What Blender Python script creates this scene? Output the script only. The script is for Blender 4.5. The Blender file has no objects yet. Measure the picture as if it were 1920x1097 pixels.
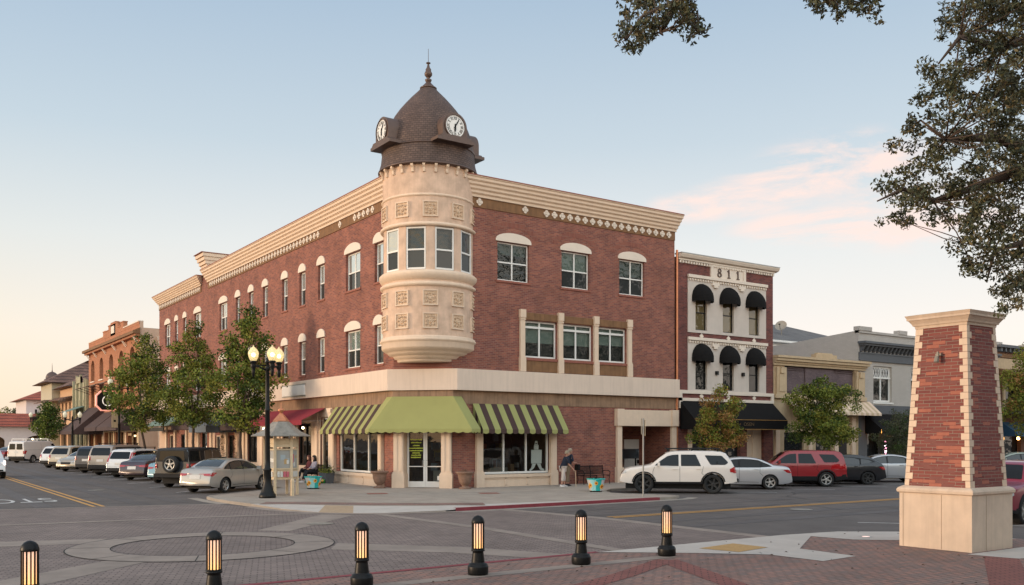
import bpy, bmesh, math, random
import numpy as np
from mathutils import Vector, Matrix
from mathutils.bvhtree import BVHTree
from mathutils.geometry import delaunay_2d_cdt
R = math.radians
SC = bpy.context.scene
COL = SC.collection
# ------------------------------------------------------------------ camera
cd = bpy.data.cameras.new('camera')
cam = bpy.data.objects.new('camera', cd); COL.objects.link(cam)
cd.sensor_width = 36.0; cd.lens = 36.0*1725/1920
cd.shift_y = (822-548.5)/1920.0
cd.clip_start = 0.1; cd.clip_end = 3000
cam.location = (-19.04, -34.86, 2.3)
cam.rotation_euler = (R(90), 0, -math.atan2(.5695, .822))
SC.camera = cam
# ------------------------------------------------------------------ light
SUN_EL, SUN_AZ = 7.0, None
sun_dir = Vector((-.90, .42, 0)).normalized()      # horizontal direction towards the sun
az = math.atan2(sun_dir.x, sun_dir.y)              # clockwise from +Y
w = bpy.data.worlds.new('World'); SC.world = w; w.use_nodes = True
nt = w.node_tree; nt.nodes.clear()
def wn(t, **k):
    n = nt.nodes.new(t)
    for a, b in k.items(): setattr(n, a, b)
    return n
out = wn('ShaderNodeOutputWorld'); bg = wn('ShaderNodeBackground')
sky = wn('ShaderNodeTexSky', sky_type='NISHITA', sun_disc=False)
sky.sun_elevation = R(SUN_EL); sky.sun_rotation = az
sky.air_density = 1.0; sky.dust_density = 1.0; sky.ozone_density = 1.5; sky.altitude = 100
tc = wn('ShaderNodeTexCoord')
sep = wn('ShaderNodeSeparateXYZ'); nt.links.new(tc.outputs['Generated'], sep.inputs[0])
# thin high veil: evens the clear sky out, warmer and whiter towards the horizon
def sky_ramp(stops):
    r = wn('ShaderNodeValToRGB'); nt.links.new(sep.outputs['Z'], r.inputs[0]); cr = r.color_ramp
    while len(cr.elements) < len(stops): cr.elements.new(.5)
    for e, (p, c) in zip(cr.elements, stops): e.position = p; e.color = (c[0]/12, c[1]/12, c[2]/12, 1)
    return r
near = sky_ramp([(0.0, (9.6, 6.1, 3.2)), (0.05, (9.4, 6.8, 3.9)), (0.12, (8.3, 7.1, 5.2)), (0.20, (6.5, 6.7, 6.3)), (0.30, (4.8, 5.8, 6.5)), (0.48, (2.9, 4.1, 5.7)), (1.0, (3.2, 3.8, 4.9))])
far = sky_ramp([(0.0, (8.4, 7.3, 6.5)), (0.10, (8.9, 8.1, 7.5)), (0.20, (7.4, 7.5, 7.4)), (0.30, (5.3, 6.1, 6.7)), (0.48, (3.2, 4.4, 5.8)), (1.0, (3.6, 4.0, 4.7))])
dt = wn('ShaderNodeVectorMath', operation='DOT_PRODUCT'); nt.links.new(tc.outputs['Generated'], dt.inputs[0]); dt.inputs[1].default_value = (-.90, .42, 0)
am = wn('ShaderNodeMapRange', interpolation_type='SMOOTHSTEP'); am.inputs[1].default_value = -.15; am.inputs[2].default_value = .95; nt.links.new(dt.outputs['Value'], am.inputs[0])
mixs = wn('ShaderNodeMix', data_type='RGBA'); nt.links.new(am.outputs[0], mixs.inputs[0]); nt.links.new(far.outputs[0], mixs.inputs[6]); nt.links.new(near.outputs[0], mixs.inputs[7])
# sky behind the camera boosted and warmed, added as fill light for the facades
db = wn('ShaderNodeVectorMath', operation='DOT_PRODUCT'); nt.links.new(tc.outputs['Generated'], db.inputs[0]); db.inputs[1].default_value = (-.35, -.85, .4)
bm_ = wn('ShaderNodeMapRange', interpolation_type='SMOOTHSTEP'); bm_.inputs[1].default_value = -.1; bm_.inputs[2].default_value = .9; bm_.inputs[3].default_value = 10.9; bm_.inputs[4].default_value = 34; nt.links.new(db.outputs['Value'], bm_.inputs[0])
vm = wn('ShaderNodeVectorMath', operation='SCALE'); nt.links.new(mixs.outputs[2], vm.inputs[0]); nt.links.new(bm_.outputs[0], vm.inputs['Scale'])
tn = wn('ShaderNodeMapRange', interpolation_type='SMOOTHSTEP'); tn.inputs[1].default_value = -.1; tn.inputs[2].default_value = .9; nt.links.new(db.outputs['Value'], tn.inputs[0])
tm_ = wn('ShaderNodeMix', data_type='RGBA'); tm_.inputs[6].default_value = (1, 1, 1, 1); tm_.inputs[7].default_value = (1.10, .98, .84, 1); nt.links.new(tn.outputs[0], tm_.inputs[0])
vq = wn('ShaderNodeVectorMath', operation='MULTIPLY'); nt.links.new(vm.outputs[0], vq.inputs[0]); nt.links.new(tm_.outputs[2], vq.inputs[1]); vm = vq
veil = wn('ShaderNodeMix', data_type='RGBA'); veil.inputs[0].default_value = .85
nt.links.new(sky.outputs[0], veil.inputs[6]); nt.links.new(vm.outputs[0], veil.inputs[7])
# wisps of cloud low on the right
mp = wn('ShaderNodeMapping'); nt.links.new(tc.outputs['Generated'], mp.inputs[0])
mp.inputs['Scale'].default_value = (3.2, 3.2, 13)
n1 = wn('ShaderNodeTexNoise'); n1.inputs['Scale'].default_value = 1.9; n1.inputs['Detail'].default_value = 8; n1.inputs['Roughness'].default_value = .66; n1.inputs['Distortion'].default_value = .5
nt.links.new(mp.outputs[0], n1.inputs['Vector'])
mr = wn('ShaderNodeMapRange'); mr.inputs[1].default_value = .43; mr.inputs[2].default_value = .59
nt.links.new(n1.outputs[0], mr.inputs[0])
def blob(d, rx, rz):                                # soft window in direction space
    d = Vector(d).normalized()
    s = wn('ShaderNodeVectorMath', operation='SUBTRACT'); s.inputs[1].default_value = d; nt.links.new(tc.outputs['Generated'], s.inputs[0])
    m = wn('ShaderNodeVectorMath', operation='MULTIPLY'); m.inputs[1].default_value = (1/rx, 1/rx, 1/rz); nt.links.new(s.outputs[0], m.inputs[0])
    l = wn('ShaderNodeVectorMath', operation='LENGTH'); nt.links.new(m.outputs[0], l.inputs[0])
    g = wn('ShaderNodeMapRange', interpolation_type='SMOOTHSTEP'); g.inputs[1].default_value = 1; g.inputs[2].default_value = .35; nt.links.new(l.outputs['Value'], g.inputs[0])
    return g
def dirpx(px, py):                                  # a compass direction and height of the cloud bank
    X = (px-960)/1725; Z = (822-py)/1725
    return (.822*X+.5695, -.5695*X+.822, Z)
acc = None
for (px, py, rx, rz) in ((1310, 388, .07, .020), (1400, 372, .08, .026), (1480, 345, .09, .030), (1580, 310, .11, .040), (1500, 425, .09, .022), (1600, 420, .10, .028), (1720, 400, .12, .045)):
    g = blob(dirpx(px, py), rx, rz)
    if acc is None: acc = g.outputs[0]
    else:
        a = wn('ShaderNodeMath', operation='MAXIMUM'); nt.links.new(acc, a.inputs[0]); nt.links.new(g.outputs[0], a.inputs[1]); acc = a.outputs[0]
mm = wn('ShaderNodeMath', operation='MULTIPLY'); nt.links.new(mr.outputs[0], mm.inputs[0]); nt.links.new(acc, mm.inputs[1])
mm2 = wn('ShaderNodeMath', operation='MULTIPLY'); nt.links.new(mm.outputs[0], mm2.inputs[0]); mm2.inputs[1].default_value = .85
cl = wn('ShaderNodeMix', data_type='RGBA'); nt.links.new(mm2.outputs[0], cl.inputs[0]); nt.links.new(veil.outputs[2], cl.inputs[6]); cl.inputs[7].default_value = (7.7, 6.0, 5.4, 1)
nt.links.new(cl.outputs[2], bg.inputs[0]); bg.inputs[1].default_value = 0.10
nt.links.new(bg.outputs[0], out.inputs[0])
sd = bpy.data.lights.new('sun', 'SUN'); sd.energy = 1.9; sd.angle = R(14); sd.color = (1, .73, .50)
so = bpy.data.objects.new('sun', sd); COL.objects.link(so)
SUNV = Vector((-.98, -.17, 0)).normalized()
SUNV = Vector((SUNV.x*.822+SUNV.y*.5695, -SUNV.x*.5695+SUNV.y*.822, 0))   # low light from the left
SUNV = Vector((SUNV.x*math.cos(R(SUN_EL)), SUNV.y*math.cos(R(SUN_EL)), math.sin(R(SUN_EL))))
so.rotation_euler = SUNV.to_track_quat('Z', 'Y').to_euler()
sky.sun_rotation = math.atan2(SUNV.x, SUNV.y)
SC.view_settings.view_transform = 'Standard'; SC.view_settings.look = 'None'
SC.view_settings.gamma = 1; SC.view_settings.exposure = 0.5; SC.view_settings.use_curve_mapping = False
# ------------------------------------------------------------------ materials
def new_mat(name):
    m = bpy.data.materials.new(name); m.use_nodes = True
    return m, m.node_tree, m.node_tree.nodes['Principled BSDF']
def mat(name, col, rough=.7, metal=0, var=.10, scale=2.5, bump=.0, bscale=40, emit=None, es=0, spec=.5, coat=0, dirt=0):
    m, t, b = new_mat(name); N = t.nodes; L = t.links
    b.inputs['Roughness'].default_value = rough; b.inputs['Metallic'].default_value = metal
    b.inputs['Specular IOR Level'].default_value = spec; b.inputs['Coat Weight'].default_value = coat; b.inputs['Coat Roughness'].default_value = .05
    c = tuple(col)+(1,)
    b.inputs['Base Color'].default_value = c
    if var or bump:
        tcn = N.new('ShaderNodeTexCoord')
    if var:
        n = N.new('ShaderNodeTexNoise'); n.inputs['Scale'].default_value = scale; n.inputs['Detail'].default_value = 7; n.inputs['Roughness'].default_value = .62
        L.new(tcn.outputs['Object'], n.inputs['Vector'])
        x = N.new('ShaderNodeMapRange'); x.inputs[1].default_value = .25; x.inputs[2].default_value = .75; x.inputs[3].default_value = 1-var; x.inputs[4].default_value = 1+var
        L.new(n.outputs[0], x.inputs[0])
        v = N.new('ShaderNodeVectorMath'); v.operation = 'SCALE'; v.inputs[0].default_value = c[:3]; L.new(x.outputs[0], v.inputs['Scale'])
        last = v.outputs[0]
        if dirt:                                     # rain streaks: stretched noise
            mpn = N.new('ShaderNodeMapping'); mpn.inputs['Scale'].default_value = (7, 7, .5); L.new(tcn.outputs['Object'], mpn.inputs[0])
            n2 = N.new('ShaderNodeTexNoise'); n2.inputs['Scale'].default_value = 1.3; n2.inputs['Detail'].default_value = 5; L.new(mpn.outputs[0], n2.inputs['Vector'])
            x2 = N.new('ShaderNodeMapRange'); x2.inputs[1].default_value = .45; x2.inputs[2].default_value = .8; x2.inputs[3].default_value = 1; x2.inputs[4].default_value = 1-dirt; L.new(n2.outputs[0], x2.inputs[0])
            v2 = N.new('ShaderNodeVectorMath'); v2.operation = 'SCALE'; L.new(last, v2.inputs[0]); L.new(x2.outputs[0], v2.inputs['Scale']); last = v2.outputs[0]
        L.new(last, b.inputs['Base Color'])
    if bump:
        n3 = N.new('ShaderNodeTexNoise'); n3.inputs['Scale'].default_value = bscale; n3.inputs['Detail'].default_value = 4; L.new(tcn.outputs['Object'], n3.inputs['Vector'])
        bp = N.new('ShaderNodeBump'); bp.inputs['Strength'].default_value = bump; bp.inputs['Distance'].default_value = .02; L.new(n3.outputs[0], bp.inputs['Height']); L.new(bp.outputs[0], b.inputs['Normal'])
    if emit: b.inputs['Emission Color'].default_value = tuple(emit)+(1,); b.inputs['Emission Strength'].default_value = es
    return m
def brick(name, c1, c2, mortar, bw=.24, rh=.078, ms=.009, horiz=False, odd=None, var=.22, bias=0, squash=1, rough=.85, rot=0, bump=.5, big=.8, cyl=None):
    """courses in the wall plane (x+y, z) or, for paving, (x, y)"""
    m, t, b = new_mat(name); N = t.nodes; L = t.links; b.inputs['Roughness'].default_value = rough; b.inputs['Specular IOR Level'].default_value = .3
    tcn = N.new('ShaderNodeTexCoord'); cb = N.new('ShaderNodeCombineXYZ'); sp = N.new('ShaderNodeSeparateXYZ')
    L.new(tcn.outputs['Object'], sp.inputs[0])
    if horiz:
        L.new(sp.outputs[0], cb.inputs[0]); L.new(sp.outputs[1], cb.inputs[1])
    elif cyl:
        dx = N.new('ShaderNodeMath'); dx.operation = 'SUBTRACT'; dx.inputs[1].default_value = cyl[0]; L.new(sp.outputs[0], dx.inputs[0])
        dy = N.new('ShaderNodeMath'); dy.operation = 'SUBTRACT'; dy.inputs[1].default_value = cyl[1]; L.new(sp.outputs[1], dy.inputs[0])
        an = N.new('ShaderNodeMath'); an.operation = 'ARCTAN2'; L.new(dy.outputs[0], an.inputs[0]); L.new(dx.outputs[0], an.inputs[1])
        ml = N.new('ShaderNodeMath'); ml.operation = 'MULTIPLY'; ml.inputs[1].default_value = cyl[2]; L.new(an.outputs[0], ml.inputs[0]); L.new(ml.outputs[0], cb.inputs[0]); L.new(sp.outputs[2], cb.inputs[1])
    else:
        ad = N.new('ShaderNodeMath'); L.new(sp.outputs[0], ad.inputs[0]); L.new(sp.outputs[1], ad.inputs[1])
        L.new(ad.outputs[0], cb.inputs[0]); L.new(sp.outputs[2], cb.inputs[1])
    mpn = N.new('ShaderNodeMapping'); mpn.inputs['Rotation'].default_value = (0, 0, rot); L.new(cb.outputs[0], mpn.inputs[0])
    br = N.new('ShaderNodeTexBrick'); br.inputs['Scale'].default_value = 1; br.inputs['Brick Width'].default_value = bw; br.inputs['Row Height'].default_value = rh
    br.inputs['Mortar Size'].default_value = ms; br.inputs['Mortar Smooth'].default_value = .2; br.inputs['Bias'].default_value = bias
    br.inputs['Color1'].default_value = tuple(c1)+(1,); br.inputs['Color2'].default_value = tuple(c2)+(1,); br.inputs['Mortar'].default_value = tuple(mortar)+(1,)
    L.new(mpn.outputs[0], br.inputs['Vector'])
    n = N.new('ShaderNodeTexNoise'); n.inputs['Scale'].default_value = big; n.inputs['Detail'].default_value = 8; n.inputs['Roughness'].default_value = .7; L.new(tcn.outputs['Object'], n.inputs['Vector'])
    x = N.new('ShaderNodeMapRange'); x.inputs[1].default_value = .3; x.inputs[2].default_value = .7; x.inputs[3].default_value = 1-var; x.inputs[4].default_value = 1+var; L.new(n.outputs[0], x.inputs[0])
    v = N.new('ShaderNodeVectorMath'); v.operation = 'SCALE'; L.new(br.outputs[0], v.inputs[0]); L.new(x.outputs[0], v.inputs['Scale'])
    L.new(v.outputs[0], b.inputs['Base Color'])
    if bump:
        bp = N.new('ShaderNodeBump'); bp.invert = True; bp.inputs['Strength'].default_value = bump; bp.inputs['Distance'].default_value = .006; L.new(br.outputs['Fac'], bp.inputs['Height']); L.new(bp.outputs[0], b.inputs['Normal'])
    return m
def glass(name, base=(.02, .025, .025), gl=.25, tr=0.0, wob=.15, tint=(1, 1, 1), wscale=1.2):
    """window pane: dark body with a clear mirror reflection; tr lets the room show"""
    m, t, b = new_mat(name); N = t.nodes; L = t.links
    b.inputs['Base Color'].default_value = tuple(base)+(1,); b.inputs['Roughness'].default_value = .3; b.inputs['Specular IOR Level'].default_value = 0
    g = N.new('ShaderNodeBsdfGlossy'); g.inputs['Roughness'].default_value = .015; g.inputs['Color'].default_value = tuple(tint)+(1,)
    lw = N.new('ShaderNodeLayerWeight'); lw.inputs[0].default_value = .5
    pw = N.new('ShaderNodeMath'); pw.operation = 'POWER'; pw.inputs[1].default_value = 4.5; L.new(lw.outputs['Facing'], pw.inputs[0])
    ad = N.new('ShaderNodeMath'); ad.inputs[1].default_value = gl+.045; ad.use_clamp = True; L.new(pw.outputs[0], ad.inputs[0])
    mx = N.new('ShaderNodeMixShader'); L.new(ad.outputs[0], mx.inputs[0]); L.new(g.outputs[0], mx.inputs[2])
    if tr:
        tp = N.new('ShaderNodeBsdfTransparent'); tp.inputs[0].default_value = (.8, .85, .83, 1); m2 = N.new('ShaderNodeMixShader'); m2.inputs[0].default_value = tr
        L.new(b.outputs[0], m2.inputs[1]); L.new(tp.outputs[0], m2.inputs[2]); L.new(m2.outputs[0], mx.inputs[1])
    else: L.new(b.outputs[0], mx.inputs[1])
    if wob:
        tcn = N.new('ShaderNodeTexCoord'); n = N.new('ShaderNodeTexNoise'); n.inputs['Scale'].default_value = wscale; n.inputs['Detail'].default_value = 2; L.new(tcn.outputs['Object'], n.inputs['Vector'])
        bp = N.new('ShaderNodeBump'); bp.inputs['Strength'].default_value = wob; bp.inputs['Distance'].default_value = .12; L.new(n.outputs[0], bp.inputs['Height']); L.new(bp.outputs[0], g.inputs['Normal'])
    L.new(mx.outputs[0], N['Material Output'].inputs[0])
    return m
M = {}
M['brick'] = brick('red_brick', (.295, .102, .068), (.16, .055, .048), (.25, .155, .115), var=.26)
M['brick_soldier'] = brick('arch_brick', (.25, .085, .055), (.20, .06, .045), (.24, .14, .11), bw=.075, rh=.24, var=.15)
M['brick811'] = brick('dark_brick', (.20, .062, .048), (.10, .035, .034), (.16, .09, .08), var=.3)
M['brick_orange'] = brick('orange_brick', (.42, .17, .085), (.34, .13, .065), (.36, .21, .14), bw=.3, rh=.1, var=.15)
M['brick_purple'] = brick('purple_grey_brick', (.16, .115, .12), (.12, .085, .095), (.1, .08, .08), var=.25)
M['brick_brown'] = brick('brown_brick', (.20, .085, .05), (.13, .055, .035), (.12, .08, .06), var=.2)
M['brick_grey'] = brick('painted_grey_brick', (.47, .43, .39), (.44, .40, .36), (.38, .345, .31), var=.06, bump=.8)
M['cream'] = mat('cream_stucco', (.64, .485, .36), .85, var=.10, scale=1.6, bump=.15, dirt=.10)
M['creamtrim'] = mat('cream_trim', (.68, .52, .385), .8, var=.06, scale=3, dirt=.07)
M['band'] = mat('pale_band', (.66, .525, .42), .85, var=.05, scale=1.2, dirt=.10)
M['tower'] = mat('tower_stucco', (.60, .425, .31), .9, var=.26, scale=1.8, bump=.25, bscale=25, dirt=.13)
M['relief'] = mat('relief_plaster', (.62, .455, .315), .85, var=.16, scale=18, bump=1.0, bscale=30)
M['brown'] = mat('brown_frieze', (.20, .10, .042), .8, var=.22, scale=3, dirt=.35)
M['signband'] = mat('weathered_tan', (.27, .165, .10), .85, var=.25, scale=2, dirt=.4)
M['white'] = mat('white_paint', (.72, .70, .66), .5, var=.03)
M['archwhite'] = mat('arch_panel', (.70, .60, .50), .75, var=.05)
M['sill'] = mat('brick_sill', (.26, .09, .06), .8, var=.25, scale=12)
M['soldier'] = M['sill']
M['dark'] = mat('dark_room', (.02, .018, .016), .9, var=0)
M['room'] = mat('room_wall', (.10, .065, .045), .9, var=.5, scale=2.5)
M['blind'] = mat('pale_green_blind', (.34, .42, .36), .8, var=.06)
M['blinddark'] = mat('grey_green_blind', (.12, .16, .14), .8, var=.1)
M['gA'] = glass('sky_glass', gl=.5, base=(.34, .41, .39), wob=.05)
M['gS'] = glass('screened_glass', gl=-.015, base=(.035, .038, .038), wob=.05)
M['gB'] = glass('wavy_glass', gl=-.01, base=(.015, .022, .022), tr=.6, wob=.3, wscale=2.6)
M['gT'] = glass('shop_glass', gl=-.01, base=(.01, .01, .01), tr=.85, wob=.06)
M['gD'] = glass('dark_glass', gl=.0, base=(.015, .017, .018), wob=.2)
M['shingle'] = brick('copper_brown_shingles', (.12, .078, .062), (.085, .055, .045), (.035, .023, .018), bw=.20, rh=.10, ms=.010, var=.22, rough=.6, bump=.8, cyl=(1.48, 1.38, 2.0), big=1.5)
M['bronze'] = mat('dark_bronze', (.10, .063, .05), .45, metal=.3, var=.15, scale=4)
M['black'] = mat('black_paint', (.008, .008, .008), .4, var=.1, scale=6, spec=.22)
M['blackcloth'] = mat('black_canvas', (.010, .009, .009), .9, var=.15, scale=3, spec=.15)
M['browncloth'] = mat('brown_canvas', (.06, .035, .032), .9, var=.2, scale=2)
M['green'] = mat('green_canvas', (.285, .285, .10), .85, var=.06, scale=1.5, bump=.2, bscale=6)
M['choc'] = mat('chocolate_canvas', (.055, .028, .024), .9, var=.1)
M['red_canvas'] = mat('burgundy_canvas', (.22, .012, .025), .85, var=.12, scale=2)
M['greycloth'] = mat('grey_blue_canvas', (.10, .12, .14), .85, var=.1)
M['tealcloth'] = mat('faded_teal_canvas', (.13, .20, .17), .85, var=.1)
M['bluecloth'] = mat('blue_canvas', (.03, .09, .16), .85, var=.1)
M['tile'] = brick('red_roof_tile', (.50, .13, .07), (.38, .10, .06), (.10, .03, .025), bw=.26, rh=.42, ms=.045, var=.3, bump=1)
M['tilebrown'] = brick('brown_roof_tile', (.25, .14, .10), (.16, .09, .07), (.05, .03, .025), bw=.28, rh=.42, ms=.05, var=.3, bump=1)
M['slate'] = brick('grey_shingle_roof', (.17, .155, .145), (.13, .12, .115), (.075, .07, .068), bw=.5, rh=.16, ms=.015, var=.2)
M['metal'] = mat('galvanised_steel', (.35, .35, .34), .45, metal=.8, var=.1)
M['copper'] = mat('copper', (.55, .22, .11), .4, metal=.6, var=.15, scale=5)
M['zinc'] = mat('weathered_zinc', (.26, .235, .195), .6, metal=.2, var=.3, scale=5)
M['wood'] = mat('pale_painted_wood', (.62, .48, .31), .7, var=.1, scale=6)
M['stone'] = mat('terracotta_stone', (.22, .13, .09), .85, var=.25, scale=8, bump=.4)
M['leafA'] = mat('leaf_green', (.15, .18, .03), .7, var=.4, scale=1.2, spec=.2)
M['leafB'] = mat('leaf_deep', (.05, .082, .018), .7, var=.4, scale=1.5, spec=.2)
M['leafC'] = mat('leaf_olive', (.22, .21, .035), .7, var=.4, scale=1.5, spec=.2)
M['leafO'] = mat('leaf_turning', (.27, .13, .03), .65, var=.4, scale=1.5)
M['oakA'] = mat('oak_leaf', (.075, .078, .03), .6, var=.4, scale=2)
M['oakB'] = mat('oak_leaf_dark', (.035, .04, .018), .6, var=.4, scale=2)
M['oakC'] = mat('oak_leaf_brown', (.13, .10, .038), .65, var=.4, scale=2)
M['bark'] = mat('bark', (.075, .05, .035), .9, var=.35, scale=10, bump=.8, bscale=18)
M['asphalt'] = mat('asphalt', (.098, .083, .075), .85, var=.34, scale=.55, bump=.35, bscale=120)
M['concrete'] = mat('pale_concrete', (.36, .31, .255), .9, var=.14, scale=1.1, bump=.2, bscale=50)
M['gutter'] = mat('gutter_concrete', (.30, .255, .21), .9, var=.2, scale=1.5, bump=.2)
M['oldconc'] = mat('worn_concrete_band', (.255, .205, .17), .9, var=.28, scale=1.0, bump=.2)
M['whiteconc'] = mat('new_concrete', (.46, .41, .36), .9, var=.12, scale=1.5, bump=.2)
M['paver'] = brick('grey_brown_pavers', (.25, .193, .168), (.18, .14, .124), (.092, .072, .062), bw=.22, rh=.11, ms=.012, horiz=True, var=.2, rot=.35, bump=.6, big=.35)
M['paver2'] = brick('red_grey_pavers', (.32, .175, .135), (.205, .15, .13), (.10, .07, .058), bw=.22, rh=.11, ms=.011, horiz=True, var=.2, rot=0, bump=.6, big=.5)
M['paver3'] = brick('red_pavers', (.27, .10, .08), (.22, .085, .07), (.09, .045, .04), bw=.22, rh=.11, ms=.011, horiz=True, var=.15, rot=.78, bump=.6)
M['redcurb'] = mat('red_kerb_paint', (.22, .03, .04), .7, var=.2, scale=4)
M['yellowline'] = mat('yellow_road_paint', (.52, .27, .075), .8, var=.2, scale=5)
M['whiteline'] = mat('white_road_paint', (.50, .48, .45), .8, var=.25, scale=5)
M['tan'] = mat('tactile_tan', (.38, .27, .17), .85, var=.15, scale=6, bump=.5)
M['tactile'] = mat('tactile_yellow', (.42, .25, .09), .85, var=.2, scale=20)
M['soil'] = mat('soil', (.05, .035, .025), .95)
def emis(name, col, s):
    m = mat(name, (.6, .5, .4), .5, var=0, emit=col, es=s); return m
# ------------------------------------------------------------------ mesh helpers
FA = lambda p: (-p[1], p[0], p[2])       # facade along the side street: (s, out, z)
FB = lambda p: (p[0], -p[1], p[2])       # facade along the main street
class MB:
    def __init__(s, T=None, mats=()):
        s.v = []; s.f = []; s.mi = []; s.T = T; s.mats = [M[m] if isinstance(m, str) else m for m in mats]; s.m = 0; s.sm = []; s.smooth = False
    def add(s, vs, fs, m=None):
        b = len(s.v)
        s.v += [tuple(s.T(v)) if s.T else tuple(v) for v in vs]
        for f in fs: s.f.append([b+i for i in f]); s.mi.append(s.m if m is None else m); s.sm.append(s.smooth)
        return s
    def box(s, x0, x1, y0, y1, z0, z1, m=None):
        return s.add([(x0,y0,z0),(x1,y0,z0),(x1,y1,z0),(x0,y1,z0),(x0,y0,z1),(x1,y0,z1),(x1,y1,z1),(x0,y1,z1)],
                     [(0,3,2,1),(4,5,6,7),(0,1,5,4),(1,2,6,5),(2,3,7,6),(3,0,4,7)], m)
    def poly(s, pts, m=None): return s.add(pts, [tuple(range(len(pts)))], m)
    def ext(s, pts, vec, m=None):
        n = len(pts); q = [tuple(a+b for a, b in zip(p, vec)) for p in pts]
        return s.add(list(pts)+q, [tuple(range(n)), tuple(range(2*n-1, n-1, -1))]+[(i, (i+1) % n, n+(i+1) % n, n+i) for i in range(n)], m)
    def loft(s, A, B, m=None, cap=True):
        n = len(A)
        return s.add(list(A)+list(B), ([tuple(range(n)), tuple(range(2*n-1, n-1, -1))] if cap else [])+[(i, (i+1) % n, n+(i+1) % n, n+i) for i in range(n)], m)
    def frust(s, cx, cy, a0, b0, z0, a1, b1, z1, m=None):
        A = [(cx-a0,cy-b0,z0),(cx+a0,cy-b0,z0),(cx+a0,cy+b0,z0),(cx-a0,cy+b0,z0)]
        B = [(cx-a1,cy-b1,z1),(cx+a1,cy-b1,z1),(cx+a1,cy+b1,z1),(cx-a1,cy+b1,z1)]
        return s.loft(A, B, m)
    def tube(s, p, q, r0, r1=None, n=8, m=None, cap=True):
        r1 = r0 if r1 is None else r1
        p = Vector(p); q = Vector(q); d = (q-p).normalized(); a = d.orthogonal().normalized(); b = d.cross(a)
        A = [tuple(p+(a*math.cos(t)+b*math.sin(t))*r0) for t in [2*math.pi*i/n for i in range(n)]]
        B = [tuple(q+(a*math.cos(t)+b*math.sin(t))*r1) for t in [2*math.pi*i/n for i in range(n)]]
        return s.loft(A, B, m, cap)
    def path(s, pts, r, n=8, m=None):
        rr = r if isinstance(r, (list, tuple)) else [r]*len(pts)
        P = [Vector(p) for p in pts]; rings = []
        a = (P[1]-P[0]).orthogonal().normalized()
        for i, p in enumerate(P):
            d = (P[min(i+1, len(P)-1)]-P[max(i-1, 0)]).normalized(); a = (a-d*a.dot(d)).normalized(); b = d.cross(a)
            rings.append([tuple(p+(a*math.cos(t)+b*math.sin(t))*rr[i]) for t in [2*math.pi*k/n for k in range(n)]])
        vs = [v for g in rings for v in g]; fs = [tuple(range(n-1, -1, -1)), tuple((len(P)-1)*n+k for k in range(n))]
        for i in range(len(P)-1):
            for k in range(n): fs.append((i*n+k, i*n+(k+1) % n, (i+1)*n+(k+1) % n, (i+1)*n+k))
        return s.add(vs, fs, m)
    def lathe(s, prof, c=(0, 0, 0), n=24, a0=0, a1=360, m=None):
        full = abs(a1-a0) >= 360; k = n if full else n+1; vs = []; fs = []
        for (r, z) in prof:
            for i in range(k):
                t = R(a0+(a1-a0)*i/n); vs.append((c[0]+r*math.cos(t), c[1]+r*math.sin(t), c[2]+z))
        for j in range(len(prof)-1):
            for i in range(n):
                i2 = (i+1) % k; fs.append((j*k+i, j*k+i2, (j+1)*k+i2, (j+1)*k+i))
        return s.add(vs, fs, m)
    def ball(s, c, r, n=12, m=None, sz=1):
        pr = [(r*math.sin(math.pi*i/(n//2+1)) if 0 < i < n//2+1 else .0005, -r*sz*math.cos(math.pi*i/(n//2+1))) for i in range(n//2+2)]
        return s.lathe(pr, c, n, m=m)
    def build(s, name, parent=None, loc=None, smooth=None, fix=True, kind=None, label=None, rot=0):
        me = bpy.data.meshes.new(name)
        off = (0, 0, 0)
        if parent is not None and parent.get('_w'): off = tuple(parent['_w'])
        elif loc is not None and loc == 'auto':
            a = np.array(s.v); off = (float((a[:, 0].min()+a[:, 0].max())/2), float((a[:, 1].min()+a[:, 1].max())/2), float(a[:, 2].min()))
        vv = [(v[0]-off[0], v[1]-off[1], v[2]-off[2]) for v in s.v]
        me.from_pydata(vv, [], s.f)
        for x in s.mats: me.materials.append(x)
        me.polygons.foreach_set('material_index', s.mi)
        if smooth is not None: me.polygons.foreach_set('use_smooth', [smooth]*len(s.f))
        else: me.polygons.foreach_set('use_smooth', s.sm)
        if fix:
            bm = bmesh.new(); bm.from_mesh(me); bmesh.ops.recalc_face_normals(bm, faces=bm.faces); bm.to_mesh(me); bm.free()
        me.validate(); me.update()
        o = bpy.data.objects.new(name, me); COL.objects.link(o)
        if parent is not None: o.parent = parent
        if loc == 'auto': o.location = off
        elif loc is not None: o.location = loc
        if rot: o.rotation_euler = (0, 0, rot)
        if kind: o['kind'] = kind
        if label: o['label'] = label
        return o
def thing(name, label, cat, loc=(0, 0, 0), rot=0, group=None, world=False):
    o = bpy.data.objects.new(name, None); COL.objects.link(o); o.location = loc; o.rotation_euler = (0, 0, rot); o.empty_display_size = .3
    o['label'] = label; o['category'] = cat
    if group: o['group'] = group
    if world: o['_w'] = tuple(float(a) for a in loc)
    return o
def tag(o, label, cat, group=None, kind=None):
    o['label'] = label; o['category'] = cat
    if group: o['group'] = group
    if kind: o['kind'] = kind
    return o
def sub(o):                                         # lets a part's own children use the same coordinates as its thing
    o['_w'] = tuple(o.parent['_w']); return o
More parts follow.
